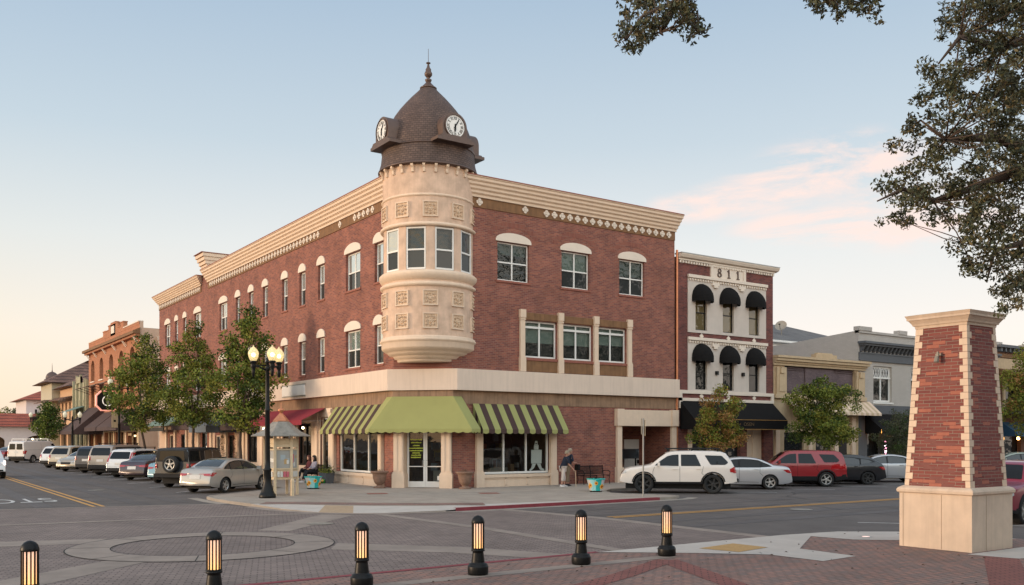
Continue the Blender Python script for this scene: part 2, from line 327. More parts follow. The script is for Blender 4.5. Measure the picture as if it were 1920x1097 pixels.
def wall(mb, s0, s1, z0, z1, holes, rev=.22, m=0, mr=None, d=0):
    ss = sorted({s0, s1, *[h[0] for h in holes], *[h[1] for h in holes]}); zs = sorted({z0, z1, *[h[2] for h in holes], *[h[3] for h in holes]})
    ss = [a for a in ss if s0-1e-6 <= a <= s1+1e-6]; zs = [a for a in zs if z0-1e-6 <= a <= z1+1e-6]
    for a, b in zip(ss, ss[1:]):
        for c, e in zip(zs, zs[1:]):
            x, z = (a+b)/2, (c+e)/2
            if any(h[0] < x < h[1] and h[2] < z < h[3] for h in holes): continue
            mb.poly([(a, d, c), (b, d, c), (b, d, e), (a, d, e)], m)
    mr = m if mr is None else mr
    for h in holes:
        a, b, c, e = h[:4]; q = d-rev
        for P in ([(a,d,c),(a,q,c),(a,q,e),(a,d,e)], [(b,d,c),(b,q,c),(b,q,e),(b,d,e)], [(a,d,e),(a,q,e),(b,q,e),(b,d,e)], [(a,d,c),(a,q,c),(b,q,c),(b,d,c)]): mb.poly(P, mr)
def arc(cx, cz, rx, rz, a0, a1, n): return [(cx+rx*math.cos(R(a0+(a1-a0)*i/n)), cz+rz*math.sin(R(a0+(a1-a0)*i/n))) for i in range(n+1)]
def text_poly(body, size, depth=.01):
    """lettering as flat extruded mesh in the local xz plane, origin bottom centre"""
    cu = bpy.data.curves.new('txt', 'FONT'); cu.body = body; cu.size = size; cu.extrude = depth; cu.align_x = 'CENTER'
    o = bpy.data.objects.new('txt', cu); COL.objects.link(o)
    dg = bpy.context.evaluated_depsgraph_get(); me = bpy.data.meshes.new_from_object(o.evaluated_get(dg))
    vs = [v.co.copy() for v in me.vertices]; fs = [tuple(p.vertices) for p in me.polygons]
    bpy.data.objects.remove(o); bpy.data.curves.remove(cu); bpy.data.meshes.remove(me)
    return vs, fs
# ------------------------------------------------------------------ ground
def sheet(name, pts, z, m):
    b = MB(mats=[m]); b.poly([(p[0], p[1], z) for p in pts]); o = b.build(name, fix=False)
    if o.data.polygons[0].normal.z < 0: o.data.flip_normals()
    o['kind'] = 'structure'; return o
def strip(name, pts, wd, z, m, dash=None):
    b = MB(mats=[m]); P = [Vector((p[0], p[1], 0)) for p in pts]; L_ = []; R_ = []
    for i, p in enumerate(P):
        d = (P[min(i+1, len(P)-1)]-P[max(i-1, 0)]).normalized(); n = Vector((-d.y, d.x, 0))*wd/2
        L_.append(p+n); R_.append(p-n)
    for i in range(len(P)-1): b.poly([(L_[i].x, L_[i].y, z), (R_[i].x, R_[i].y, z), (R_[i+1].x, R_[i+1].y, z), (L_[i+1].x, L_[i+1].y, z)])
    o = b.build(name, fix=False)
    for p in o.data.polygons:
        if p.normal.z < 0: p.flip()
    o['kind'] = 'structure'; return o
M['alleybeige'] = mat('beige_render', (.55, .38, .27), .85, var=.08, scale=1.2, dirt=.1)
M['walk'] = brick('sidewalk_slabs', (.34, .285, .235), (.325, .275, .225), (.19, .15, .125), bw=1.55, rh=1.5, ms=.014, horiz=True, var=.16, bump=.3, big=1.1)
sheet('road', [(-700,-500),(700,-500),(700,900),(-700,900)], 0, 'asphalt')
PV = [(-26,-.3),(-15.7,-1.2),(-12.8,-1.75),(-9.2,-2.7),(-8.3,-6.5),(-6.5,-9.3),(-2.4,-10.1),(-1.85,-14.6),(-2.0,-20.7),(-26,-20.8)]
sheet('paved_intersection', PV, .004, 'paver')
C0 = (-13.2, -14.85)
def ring(name, r0, r1, z, m, n=72):
    b = MB(mats=[m])
    for i in range(n):
        a, c = 2*math.pi*i/n, 2*math.pi*(i+1)/n
        b.poly([(C0[0]+r0*math.cos(a), C0[1]+r0*math.sin(a), z), (C0[0]+r1*math.cos(a), C0[1]+r1*math.sin(a), z), (C0[0]+r1*math.cos(c), C0[1]+r1*math.sin(c), z), (C0[0]+r0*math.cos(c), C0[1]+r0*math.sin(c), z)])
    return tag(b.build(name, fix=False), 'x', 'x', kind='structure')
ro = ring('paving_ring', 1.88, 2.72, .012, 'oldconc'); del ro['label']; del ro['category']
sheet('paving_band', [(-26,-8.9),(-26,-10.2),(-15.3,-13.1),(-14.6,-12.3)], .008, 'oldconc')
sheet('paving_band', [(-20.6,-20.7),(-18.8,-20.7),(-14.85,-16.9),(-15.4,-16.3)], .008, 'oldconc')
sheet('paving_band', [(-11.2,-12.4),(-7.9,-8.7),(-7.2,-9.5),(-10.6,-13.0)], .008, 'oldconc')
sheet('paving_band', [(-10.7,-16.1),(-8.75,-18.4),(-7.7,-20.7),(-8.6,-20.7),(-9.5,-19.0),(-11.3,-17.1)], .008, 'oldconc')
strip('crosswalk_band', [(-26,-6.7),(-16.3,-7.25),(-10.2,-7.9),(-7.7,-8.4)], .34, .010, 'oldconc')
strip('crosswalk_band', [(-6.5,-9.6),(-6.25,-15),(-6.5,-20.7)], .36, .010, 'oldconc')
strip('crosswalk_edge', [(-26,-.3),(-15.7,-1.2),(-12.8,-1.75),(-9.2,-2.7)], .24, .009, 'oldconc')
strip('crosswalk_edge', [(-2.4,-10.15),(-1.85,-14.6),(-2.0,-20.7)], .45, .009, 'oldconc')
jb = MB(mats=['dark'])
for a in (20, 65, 118, 160, 205, 250, 296, 340):
    c, s_ = math.cos(R(a)), math.sin(R(a)); p = Vector((C0[0]+c*1.9, C0[1]+s_*1.9, .015)); q = Vector((C0[0]+c*2.7, C0[1]+s_*2.7, .015)); n = Vector((-s_, c, 0))*.011
    jb.poly([p+n, p-n, q-n, q+n])
for r in (1.87, 2.73):
    for i in range(72):
        a, c = 2*math.pi*i/72, 2*math.pi*(i+1)/72
        jb.poly([(C0[0]+(r-.012)*math.cos(a), C0[1]+(r-.012)*math.sin(a), .016), (C0[0]+(r+.012)*math.cos(a), C0[1]+(r+.012)*math.sin(a), .016), (C0[0]+(r+.012)*math.cos(c), C0[1]+(r+.012)*math.sin(c), .016), (C0[0]+(r-.012)*math.cos(c), C0[1]+(r-.012)*math.sin(c), .016)])
jb.build('paving_joint', fix=False, kind='structure')
# road paint
strip('yellow_centre_line', [(-12.70,-1.55),(-12.55,26),(-12.4,140)], .13, .009, 'yellowline')
strip('yellow_centre_line', [(-12.98,-1.5),(-12.83,26),(-12.68,140)], .13, .009, 'yellowline')
strip('yellow_centre_line', [(-1.48,-14.4),(60,-14.6)], .13, .009, 'yellowline')
strip('yellow_centre_line', [(-1.48,-14.66),(60,-14.86)], .13, .009, 'yellowline')
for k in range(9):
    y0 = 5.6+4.5*k*1.02
    strip('parking_line', [(-8.55, y0-.35), (-4.1, y0+3.7)], .11, .008, 'whiteline')
for k in range(8):
    x0 = 11.0+3.95*k
    strip('parking_line', [(x0+1.4, -9.2), (x0-3.3, -4.5)], .11, .008, 'whiteline')
for k in range(7):
    x0 = 3.0+4.2*k
    strip('parking_line', [(x0, -19.6), (x0+3.5, -23.6)], .11, .008, 'whiteline')
vs, fs = text_poly('STOP', 2.55, 0)
xs = [v.x for v in vs]; sc = 2.9/(max(xs)-min(xs))
b = MB(mats=['whiteline']); b.add([(-14.95-v.x*sc, 4.3-v.y*1.35, .010) for v in vs], fs); b.build('stop_lettering', fix=False, kind='structure')
for p in bpy.data.objects['stop_lettering'].data.polygons:
    if p.normal.z < 0: p.flip()
# worn wheel tracks and sealed cracks in the asphalt
M['wear'] = mat('polished_asphalt', (.088, .074, .068), .7, var=.3, scale=.5, bump=.2, bscale=120); M['tar'] = mat('tar_seal', (.03, .027, .026), .5, var=.2)
for yy_ in (-12.0, -13.5, -16.2, -17.7): strip('wheel_track', [(-1.6, yy_), (18, yy_-.1), (70, yy_-.3)], .55, .0035, 'wear')
for xx_ in (-10.0, -11.4, -14.4, -15.9): strip('wheel_track', [(xx_, -1.0), (xx_+.1, 30), (xx_+.3, 110)], .55, .0035, 'wear')
rc = random.Random(17)
for k in range(16):
    if k < 9: x_, y_ = rc.uniform(0, 26), rc.uniform(-19, -11)
    else: x_, y_ = rc.uniform(-18, -9.5), rc.uniform(1, 24)
    P_ = [(x_, y_)]; a_ = rc.choice((0, 1.57))+rc.uniform(-.4, .4)
    for j in range(rc.randrange(5, 12)): a_ += rc.uniform(-.45, .45); P_.append((P_[-1][0]+.55*math.cos(a_), P_[-1][1]+.55*math.sin(a_)))
    if all(p[0] > -1.4 for p in P_) or k >= 9: strip('crack_seal', P_, rc.uniform(.02, .05), .0065, 'tar')
for (x_, y_) in ((5.5, -15.8), (-11.0, 9.0), (-9.2, -11.6)):
    b = MB(mats=['zinc']); b.poly([(x_+.36*math.cos(2*math.pi*i/28), y_+.36*math.sin(2*math.pi*i/28), .0145) for i in range(28)]); b.build('manhole_cover', fix=False, kind='structure')
# corner sidewalk with kerb
HW = .10
outer = [(-4.0,300),(-4.0,4.6),(-8.45,.85),(-8.75,.2),(-8.85,-1.2),(-8.8,-2.6),(-8.63,-4.37)]
ramp_o = [(-8.33,-6.5),(-7.75,-8.05),(-7.0,-8.95),(-6.1,-9.5),(-4.34,-10.02)]
ramp_i = [(-7.75,-5.35),(-6.85,-6.45),(-6.2,-7.25),(-5.45,-7.9),(-4.1,-8.75)]
outer2 = [(4.95,-9.87),(5.9,-9.75),(6.45,-9.35),(6.3,-8.4),(5.6,-7.2),(5.5,-6.5),(6.2,-5.3),(7.4,-4.3),(300,-4.3)]
b = MB(mats=['walk', 'gutter'])
top = outer+[ramp_i[0]]+ramp_i[1:]+outer2+[(300,300)]
b.poly([(p[0], p[1], HW) for p in top], 0)
def kerbface(b, pts, m=1, z0=.0, z1=HW):
    for p, q in zip(pts, pts[1:]): b.poly([(p[0],p[1],z0),(q[0],q[1],z0),(q[0],q[1],z1),(p[0],p[1],z1)], m)
kerbface(b, outer); kerbface(b, outer2)
o = b.build('sidewalk', fix=False, kind='structure')
b = MB(mats=['whiteconc', 'tan', 'gutter', 'redcurb'])
po = [outer[-1]]+ramp_o[:]; zo = [HW]+[.05,.015,.015,.015,.05]; pi_ = [ramp_i[0]]+ramp_i; 
pi2 = [ramp_i[0]]+ramp_i
for i in range(5):
    m = 1 if i == 2 else 0
    b.poly([(po[i][0],po[i][1],zo[i]),(po[i+1][0],po[i+1][1],zo[i+1]),(pi2[i+1][0],pi2[i+1][1],HW),(pi2[i][0],pi2[i][1],HW)], m)
    b.poly([(po[i][0],po[i][1],0),(po[i+1][0],po[i+1][1],0),(po[i+1][0],po[i+1][1],zo[i+1]),(po[i][0],po[i][1],zo[i])], 2)
b.poly([(ramp_o[-1][0],ramp_o[-1][1],.05),(4.95,-9.87,HW),(ramp_i[-1][0],ramp_i[-1][1],HW)], 0)
b.build('kerb_ramp', fix=False, kind='structure')
strip('brick_paving_band', [(-8.2,-4.35),(-7.2,-5.0),(-6.1,-6.1),(-5.2,-7.0),(-3.6,-8.15),(-2.2,-8.9)], 1.05, HW+.004, 'paver2')
# kerb stones
def kerb(name, pts, wd, m, z=HW+.006):
    b = MB(mats=[m]); P = [Vector((p[0], p[1], 0)) for p in pts]
    for i in range(len(P)-1):
        d = (P[i+1]-P[i]).normalized(); n = Vector((-d.y, d.x, 0)); e = n*wd; o_ = n*-.006
        A = P[i]+o_; B_ = P[i+1]+o_; C_ = P[i+1]+e; D_ = P[i]+e
        b.poly([(A.x,A.y,z),(B_.x,B_.y,z),(C_.x,C_.y,z),(D_.x,D_.y,z)]); b.poly([(A.x,A.y,0),(B_.x,B_.y,0),(B_.x,B_.y,z),(A.x,A.y,z)])
    return b.build(name, kind='structure')
kerb('red_kerb', [(-4.0,-10.03),(.5,-9.98),(4.95,-9.88)], .17, 'redcurb')
kerb('kerb', [(4.95,-9.88),(5.9,-9.76),(6.46,-9.36),(6.31,-8.4),(5.61,-7.2)], .17, 'gutter')
kerb('kerb', outer[1:], .17, 'gutter')
strip('gutter', [(-4.0,-10.25),(4.95,-10.1),(6.3,-9.95),(7.1,-9.5)], .42, .006, 'gutter')
strip('gutter', [(-9.0,1.2),(-9.1,-1.2),(-9.0,-2.7)], .4, .006, 'gutter')
strip('gutter', [(-8.75,-4.5),(-8.6,-6.6),(-7.95,-8.25),(-7.15,-9.15),(-6.2,-9.75),(-4.0,-10.25)], .4, .013, 'oldconc')
for c in ((-2.6, -1.7), (1.2, -4.0)):
    sheet('drain_cover', [(c[0]-.5,c[1]-.22),(c[0]+.25,c[1]-.5),(c[0]+.5,c[1]+.15),(c[0]-.25,c[1]+.45)], HW+.005, 'sill')
# plaza in front
PZ = [(-60,-20.75),(-7.1,-20.66),(-5.96,-20.62),(-1.4,-20.62),(.4,-20.85),(1.6,-21.7),(2.3,-23.2),(2.6,-25.2),(60,-25.4),(60,-60),(-60,-60)]
sheet('plaza', PZ, .012, 'paver2')
strip('red_edge_line', [(-60,-20.72),(-13.1,-20.72),(-7.1,-20.63)], .16, .018, 'redcurb')
strip('plaza_band', [(-60,-22.0),(-6.3,-21.95)], .34, .017, 'oldconc')
strip('plaza_red_band', [(-1.1,-25.6),(-5.2,-27.9)], .6, .017, 'paver3')
strip('plaza_red_band', [(-6.8,-22.3),(-8.3,-25.7)], .45, .017, 'paver3')
strip('plaza_red_band', [(-6.8,-22.3),(-8.8,-23.3),(-12,-24.6)], .4, .018, 'paver3')
sheet('plaza_ramp', [(-7.1,-20.68),(-5.9,-20.66),(-3.4,-20.64),(-1.4,-20.64),(.35,-20.87),(1.5,-21.7),(2.1,-23.0),(2.3,-24.2),(.6,-23.6),(-.9,-22.2),(-1.1,-21.2),(-3.3,-22.6),(-3.4,-24.0),(-4.55,-24.1),(-4.6,-22.9),(-5.6,-21.9)], .020, 'whiteconc')
sheet('tactile_paving', [(-5.0,-21.4),(-3.75,-21.2),(-3.7,-22.1),(-4.8,-22.3)], .026, 'tactile')
sheet('plaza_edge_concrete', [(-1.4,-25.1),(2.55,-25.1),(2.55,-26.3),(-1.2,-26.0)], .020, 'whiteconc')
rng = random.Random(5)
b = MB(mats=['bark'])
for k in range(150):
    x, y = rng.uniform(-14, 1), rng.uniform(-29, -20.9); a = rng.uniform(0, 6.3); r = rng.uniform(.02, .045)
    p = [(x+math.cos(a)*r, y+math.sin(a)*r, .03), (x-math.sin(a)*r*.5, y+math.cos(a)*r*.5, .045), (x-math.cos(a)*r, y-math.sin(a)*r, .026), (x+math.sin(a)*r*.5, y-math.cos(a)*r*.5, .04)]
    b.poly(p)
tag(b.build('fallen_leaves', fix=False), 'small brown leaves scattered over the brick plaza', 'leaves', kind='stuff')
# ------------------------------------------------------------------ windows for the brick block
def quad(b, s0, s1, z0, z1, d, m=0): b.poly([(s0,d,z0),(s1,d,z0),(s1,d,z1),(s0,d,z1)], m)
def sash(root, F, s0, s1, z0, z1, cols=1, up='gA', lo='gS', archh=.32, d=-.16, blind=None, frame='white', fw=.06, split=.52, low=True, proud=.05):
    zm = z0+(z1-z0)*(1-split) if low else z0
    g = MB(F, [up, lo, 'blind' if blind is None else blind[0], 'dark'])
    if low: quad(g, s0, s1, z0, zm, d-.01, 1)
    quad(g, s0, s1, zm, z1, d, 0)
    if blind:
        zb = z0+(z1-z0)*(1-blind[1]); quad(g, s0, s1, zb, z1, d-.10, 2); quad(g, s0, s1, z0, zb, d-.3, 3)
    win = sub_(g.build('window', root, fix=False))
    f = MB(F, [frame]); e = .03
    f.box(s0, s0+fw, d-.02, d+e, z0, z1); f.box(s1-fw, s1, d-.02, d+e, z0, z1); f.box(s0+fw, s1-fw, d-.02, d+e, z0, z0+fw*1.1); f.box(s0+fw, s1-fw, d-.02, d+e, z1-fw, z1)
    if low: f.box(s0+fw, s1-fw, d-.02, d+e+.01, zm-fw*.5, zm+fw*.5)
    for k in range(1, cols):
        c = s0+(s1-s0)*k/cols; f.box(c-fw*.55, c+fw*.55, d-.015, d+e+.004, z0+fw, z1-fw)
    f.build('window_frame', win)
    if archh:
        a = MB(F, ['archwhite']); c = (s0+s1)/2; hw = (s1-s0)/2+.10
        P = [(c+hw, z1+.02), (c+hw, z1+.10)]+arc(c, z1+.10, hw, archh, 0, 180, 14)[1:-1]+[(c-hw, z1+.10), (c-hw, z1+.02)]
        a.ext([(p[0], -.02, p[1]) for p in P], (0, .02+proud, 0)); a.build('arch_panel', win)
        sl = MB(F, ['sill']); sl.box(s0-.08, s1+.08, -.01, .05, z0-.10, z0-.005); sl.build('sill', win)
    return win
def sub_(o):
    if o.parent and o.parent.get('_w'): o['_w'] = tuple(o.parent['_w'])
    return o
# ------------------------------------------------------------------ the corner building
CB = thing('corner_building', 'three storey red brick corner building with round clock turret and green shop awnings', 'building', (0, 0, 0), world=True)
ZT = 13.95; CH = 1.9; LEN_B = 15.5; LEN_A = 29.6; END_A = 43.0
winA = []   # (centre, width, has arch) on the side street
for c, wd in ((3.35, .9), (6.15, 1.64), (10.0, .84), (12.55, .84), (15.15, .84), (18.3, .84), (20.8, .84), (23.3, .84), (26.3, 1.64), (32.2, 1.64), (35.5, .84), (37.8, .84), (40.4, 1.5)):
    winA.append((c, wd))
hA = []
for c, wd in winA:
    hA.append((c-wd/2, c+wd/2, 9.5, 11.3)); hA.append((c-wd/2, c+wd/2, 5.72, 7.52))
b = MB(FA, ['brick', 'brick'])
wall(b, CH, END_A, 5.3, 13.3, hA, rev=.2)
wall(b, LEN_A, END_A, 13.3, 13.7, [], rev=.2)
b.build('upper_wall', CB, fix=False, label='long brick side wall with arched windows')
b = MB(FB, ['brick'])
wB = [(4.30, 6.08), (8.0, 9.72), (11.65, 13.35)]
hB = [(a, c, 9.54, 11.3) for a, c in wB]+[(5.80, 7.72, 6.08, 7.8), (8.0, 9.92, 6.08, 7.8), (10.2, 12.12, 6.08, 7.8)]
wall(b, CH, LEN_B, 5.3, 13.3, hB, rev=.16)
b.build('upper_wall', CB, fix=False, label='brick front wall of the upper floors')
b = MB(mats=['brick', 'brick'])
b.poly([(0, CH, 5.3), (CH, 0, 5.3), (CH, 0, 13.5), (0, CH, 13.5)])
b.poly([(LEN_B, 0, 0), (LEN_B, 20, 0), (LEN_B, 20, 13.5), (LEN_B, 0, 13.5)]); b.poly([(0, END_A, 0), (14, END_A, 0), (14, END_A, 13.5), (0, END_A, 13.5)])
b.build('wall', CB, fix=False)
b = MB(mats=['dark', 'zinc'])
b.box(.75, LEN_B-.3, 2.8, END_A-.3, 5.2, 12.8, 0); b.box(2.6, LEN_B-.3, .75, 3.0, 5.2, 12.8, 0)  # dark backing boxes added inside to block light behind the upper windows
b.poly([(0, CH, 13.4), (CH, 0, 13.4), (LEN_B, 0, 13.4), (LEN_B, 20, 13.4), (14, END_A, 13.4), (0, END_A, 13.4)], 1)
b.build('roof', CB, fix=False)
for (a, c), bl in zip(wB, (None, ('blind', .52), ('blinddark', .45))):
    sash(CB, FB, a, c, 9.54, 11.3, 2, 'gB', 'gB' if bl is None else 'gS', .34, blind=bl or ('blinddark', .3))
    cc = (a+c)/2; ab = MB(FB, ['brick_soldier'])
    P = arc(cc, 11.25, 1.55, 1.0, 22, 158, 20); Q = arc(cc, 11.25, 1.3, .76, 22, 158, 20)
    for i in range(20): ab.poly([(P[i][0], .012, P[i][1]), (P[i+1][0], .012, P[i+1][1]), (Q[i+1][0], .012, Q[i+1][1]), (Q[i][0], .012, Q[i][1])])
    ab.build('brick_arch', CB, fix=False)
for i, (c, wd) in enumerate(winA):
    for z0 in (9.5, 5.72):
        sash(CB, FA, c-wd/2, c+wd/2, z0, z0+1.8, 2 if wd > 1.2 else 1, 'gA', 'gS', .36)
# triple window with pilasters on the first floor
for k, (a, c) in enumerate(((5.80, 7.72), (8.0, 9.92), (10.2, 12.12))):
    w_ = sash(CB, FB, a, c, 6.08, 7.8, 2, 'gB', 'gB', 0, low=False, blind=('blind', .58 if k < 2 else .5), fw=.075)
    f = MB(FB, ['white']); f.box(a+.05, c-.05, -.18, -.115, 7.46, 7.56); f.build('transom', w_)
    for z0_, z1_, d_, m_ in ((7.84, 8.16, .06, 'brown'), (5.42, 5.93, .05, 'brown'), (5.94, 6.06, .09, 'sill')):
        p = MB(FB, [m_]); p.box(a, c, -.01, d_, z0_, z1_); p.build('spandrel_panel' if m_ == 'brown' else 'sill', CB)
for s in (5.52, 7.75, 9.95, 12.15):
    p = MB(FB, ['creamtrim']); p.box(s, s+.26, -.02, .12, 6.1, 7.9); p.box(s-.03, s+.29, -.02, .16, 7.9, 8.28); p.box(s-.02, s+.28, -.02, .15, 7.8, 7.86)
    p.box(s-.03, s+.29, -.02, .16, 5.40, 6.05); p.box(s-.01, s+.27, -.02, .14, 6.05, 6.12); p.build('pilaster', CB)
# frieze and cornice
def cornice(F, s0, s1, zb, zt, cap=True, ret0=0, ret1=0, name='cornice'):
    b = MB(F, ['creamtrim', 'sill']); H = zt-zb; n = 5
    prof = [(0.0, zb)]
    for k in range(n):
        d = .10+.085*k; z0 = zb+H*k/n; z1 = zb+H*(k+1)/n
        prof += [(d, z0), (d, z1-.05), (d+.045, z1-.03), (d+.045, z1)]
    prof += [(-.2, zt)]
    P0 = [(s0-ret0, p[0], p[1]) for p in prof]; P1 = [(s1+ret1, p[0], p[1]) for p in prof]
    # mitred or plain ends
    A = [(s0-ret0*max(p[0], 0)/.5, p[0], p[1]) for p in prof]; B_ = [(s1+ret1*max(p[0], 0)/.5, p[0], p[1]) for p in prof]
    b.loft(A, B_, 0)
    b.box(s0-ret0*.9, s1+ret1*.9, -.2, .50, zt+.003, zt+.05, 1)
    return b.build(name, CB)
cornice(FB, 1.2, LEN_B, 13.12, ZT, ret1=.25)
cornice(FA, 1.2, LEN_A, 13.12, ZT, ret1=.4)
cornice(FA, 31.2, END_A, 12.75+.37, 13.75, ret0=.4, ret1=.5)
b = MB(FA, ['brown']); b.box(1.2, LEN_A, -.02, .04, 12.68, 13.115); b.box(31.2, END_A, -.02, .04, 12.68, 13.115); b.build('frieze', CB)
b = MB(FB, ['brown']); b.box(1.2, LEN_B, -.02, .04, 12.68, 13.115); b.build('frieze', CB)
def quatre(b, s, z, d=.04, r=.085):
    for dx, dz in ((.085, 0), (-.085, 0), (0, .085), (0, -.085)):
        b.ext([(s+dx+r*math.cos(R(t)), d, z+dz+r*math.sin(R(t))) for t in range(0, 360, 45)], (0, .035, 0))
    b.ext([(s-.08, d, z), (s, d, z-.08), (s+.08, d, z), (s, d, z+.08)], (0, .055, 0))
for s in [3.3, 5.82]+[7.06+.469*k for k in range(18)]: b = MB(FB, ['archwhite']); quatre(b, s, 12.92); b.build('quatrefoil', CB)
for s in [7.54]+[10.28+.48*k for k in range(40)]+[31.6+.48*k for k in range(24)]+[3.9+.48*k for k in range(5)]: b = MB(FA, ['archwhite']); quatre(b, s, 12.92); b.build('quatrefoil', CB)
# raised parapet block behind the break in the cornice
b = MB(mats=['creamtrim', 'brick', 'sill'])
for k in range(5):
    z0 = 13.95+.25*k; g = .12+.10*k; b.box(.15-g, 6.5, 29.9-g*.5, 31.0+g, z0, z0+.22, 0); b.box(.15-g+.04, 6.5, 29.9-g*.5+.04, 31.0+g-.04, z0+.22, z0+.25, 0)
b.box(.15-.62, 6.5, 29.6, 31.6, 15.2, 15.24, 2)
b.build('raised_parapet', CB)
# pale band and tan sign zone above the shops, following the chamfer
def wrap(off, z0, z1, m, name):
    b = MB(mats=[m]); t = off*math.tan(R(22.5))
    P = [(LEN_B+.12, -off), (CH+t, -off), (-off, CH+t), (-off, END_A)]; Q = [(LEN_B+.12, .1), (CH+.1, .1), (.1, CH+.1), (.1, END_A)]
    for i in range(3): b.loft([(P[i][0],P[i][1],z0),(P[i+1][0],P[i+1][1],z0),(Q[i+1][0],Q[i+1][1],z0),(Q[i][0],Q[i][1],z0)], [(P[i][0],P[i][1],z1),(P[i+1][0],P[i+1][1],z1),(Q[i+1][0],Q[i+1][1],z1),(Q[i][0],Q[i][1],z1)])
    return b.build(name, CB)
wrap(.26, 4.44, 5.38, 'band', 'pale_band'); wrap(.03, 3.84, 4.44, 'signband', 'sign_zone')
b = MB(FA, ['white', 'signband']); b.box(11.5, 14.75, .262, .32, 4.62, 5.16, 0); b.box(11.56, 14.69, .321, .326, 4.68, 5.10, 0); b.build('blank_sign_panel', CB)
b = MB(FA, ['metal']); b.box(11.45, 14.8, .262, .30, 4.56, 4.612); b.box(11.45, 14.8, .262, .30, 5.168, 5.22); b.build('sign_frame', CB)
# ---- ground floor, main street
b = MB(FB, ['brick', 'creamtrim'])
wall(b, CH, LEN_B, 0, 3.84, [(3.35, 7.3, .62, 3.3), (11.75, 15.28, .1, 2.95)], rev=.25)
b.build('ground_floor_wall', CB, fix=False)
b = MB(FA, ['brick', 'creamtrim'])
hG = [(2.95, 7.75, .62, 3.3), (8.7, 10.05, .2, 3.4), (11.2, 13.1, .85, 3.1), (14.0, 15.4, .1, 2.9), (16.2, 18.0, .85, 3.1), (19.6, 21.4, .85, 3.1), (24.2, 25.2, .1, 2.5), (27.0, 28.0, .7, 2.5), (29.9, 31.2, .7, 2.7), (35.4, 36.5, .1, 2.6), (38.8, 40.0, .7, 2.6)]
wall(b, CH, END_A, 0, 3.84, hG, rev=.25)
b.build('ground_floor_wall', CB, fix=False)
# cream shopfront facing further along
b = MB(FA, ['cream', 'creamtrim'])
wall(b, 8.5, 22.0, .1, 3.84, [h for h in hG if 8.6 < h[0] < 22], d=.05, rev=.06)
b.build('shopfront_surround', CB, fix=False)
for s in (8.45, 10.25, 13.45, 15.7, 18.5, 21.8, 25.3, 28.6, 31.6, 34.6, 37.8, 40.3):
    b = MB(FA, ['creamtrim']); b.box(s, s+.34, 0, .14, .75, 3.6); b.box(s-.05, s+.39, 0, .2, .1, .75); b.box(s-.03, s+.37, 0, .18, 3.6, 3.8); b.build('pilaster', CB)
b = MB(FA, ['alleybeige']); b.box(22.2, 29.4, -.06, .03, 2.9, 3.8); b.box(29.5, 42.9, -.06, .03, 2.95, 3.8); b.box(22.2, 23.9, -.06, .03, .1, 2.9); b.box(25.4, 26.9, -.06, .03, .1, 2.9); b.box(28.05, 28.55, -.06, .03, .1, 2.9); b.box(32.0, 34.55, -.06, .03, .1, 2.9); b.box(40.7, 42.9, -.06, .03, .1, 2.9); b.build('render_panel', CB)
def shopwin(F, s0, s1, z0, z1, cols, d=-.12, g='gT', fr='white', fw=.07, root=None, name='shop_window'):
    gl = MB(F, [g]); quad(gl, s0, s1, z0, z1, d); w_ = sub_(gl.build(name, root or CB, fix=False))
    f = MB(F, [fr]); f.box(s0, s0+fw, d-.04, d+.06, z0, z1); f.box(s1-fw, s1, d-.04, d+.06, z0, z1); f.box(s0+fw, s1-fw, d-.04, d+.06, z0, z0+fw*1.3); f.box(s0+fw, s1-fw, d-.04, d+.06, z1-fw, z1)
    for k in range(1, cols):
        c = s0+(s1-s0)*k/cols; f.box(c-fw*.5, c+fw*.5, d-.035, d+.065, z0+fw*1.3, z1-fw)
    f.build('window_frame', w_); return w_
shopwin(FB, 3.42, 7.22, .68, 3.3, 3); shopwin(FA, 3.0, 7.7, .68, 3.3, 3)
for k_, h in enumerate(hG[1:]): shopwin(FA, h[0]+.03, h[1]-.03, h[2], h[3], 1 if h[1]-h[0] < 1.7 else 2, g='gT' if h[0] < 13 else 'gD', fr='black' if k_ % 3 else 'creamtrim', name='door' if h[2] < .2 else 'shop_window')
for F, s0, s1 in ((FB, 3.1, 7.6), (FA, 2.85, 8.45)):
    b = MB(F, ['creamtrim'])
    b.box(s0+.3, s1-.35, 0, .10, .1, .52); b.box(s0+.28, s1-.33, 0, .17, .52, .66)
    n = 3
    for k in range(n+1):
        c = s0+.35+(s1-s0-.8)*k/n; b.box(c-.04, c+.04, .1, .125, .14, .5)
    b.box(s0+.38, s1-.43, .1, .125, .1, .18); b.box(s0+.38, s1-.43, .1, .125, .45, .52)
    b.build('stall_riser', CB)
    for s in (s0, s1-.34):
        p = MB(F, ['creamtrim']); p.box(s, s+.34, -.02, .15, .8, 3.3); p.box(s-.05, s+.39, -.02, .21, .1, .72); p.frust(0, 0, 1, 1, 0, 1, 1, 0) if False else None
        p.box(s-.03, s+.37, -.02, .19, .72, .80); p.box(s+.06, s+.28, .15, .17, .85, 3.3); p.build('pilaster', CB)
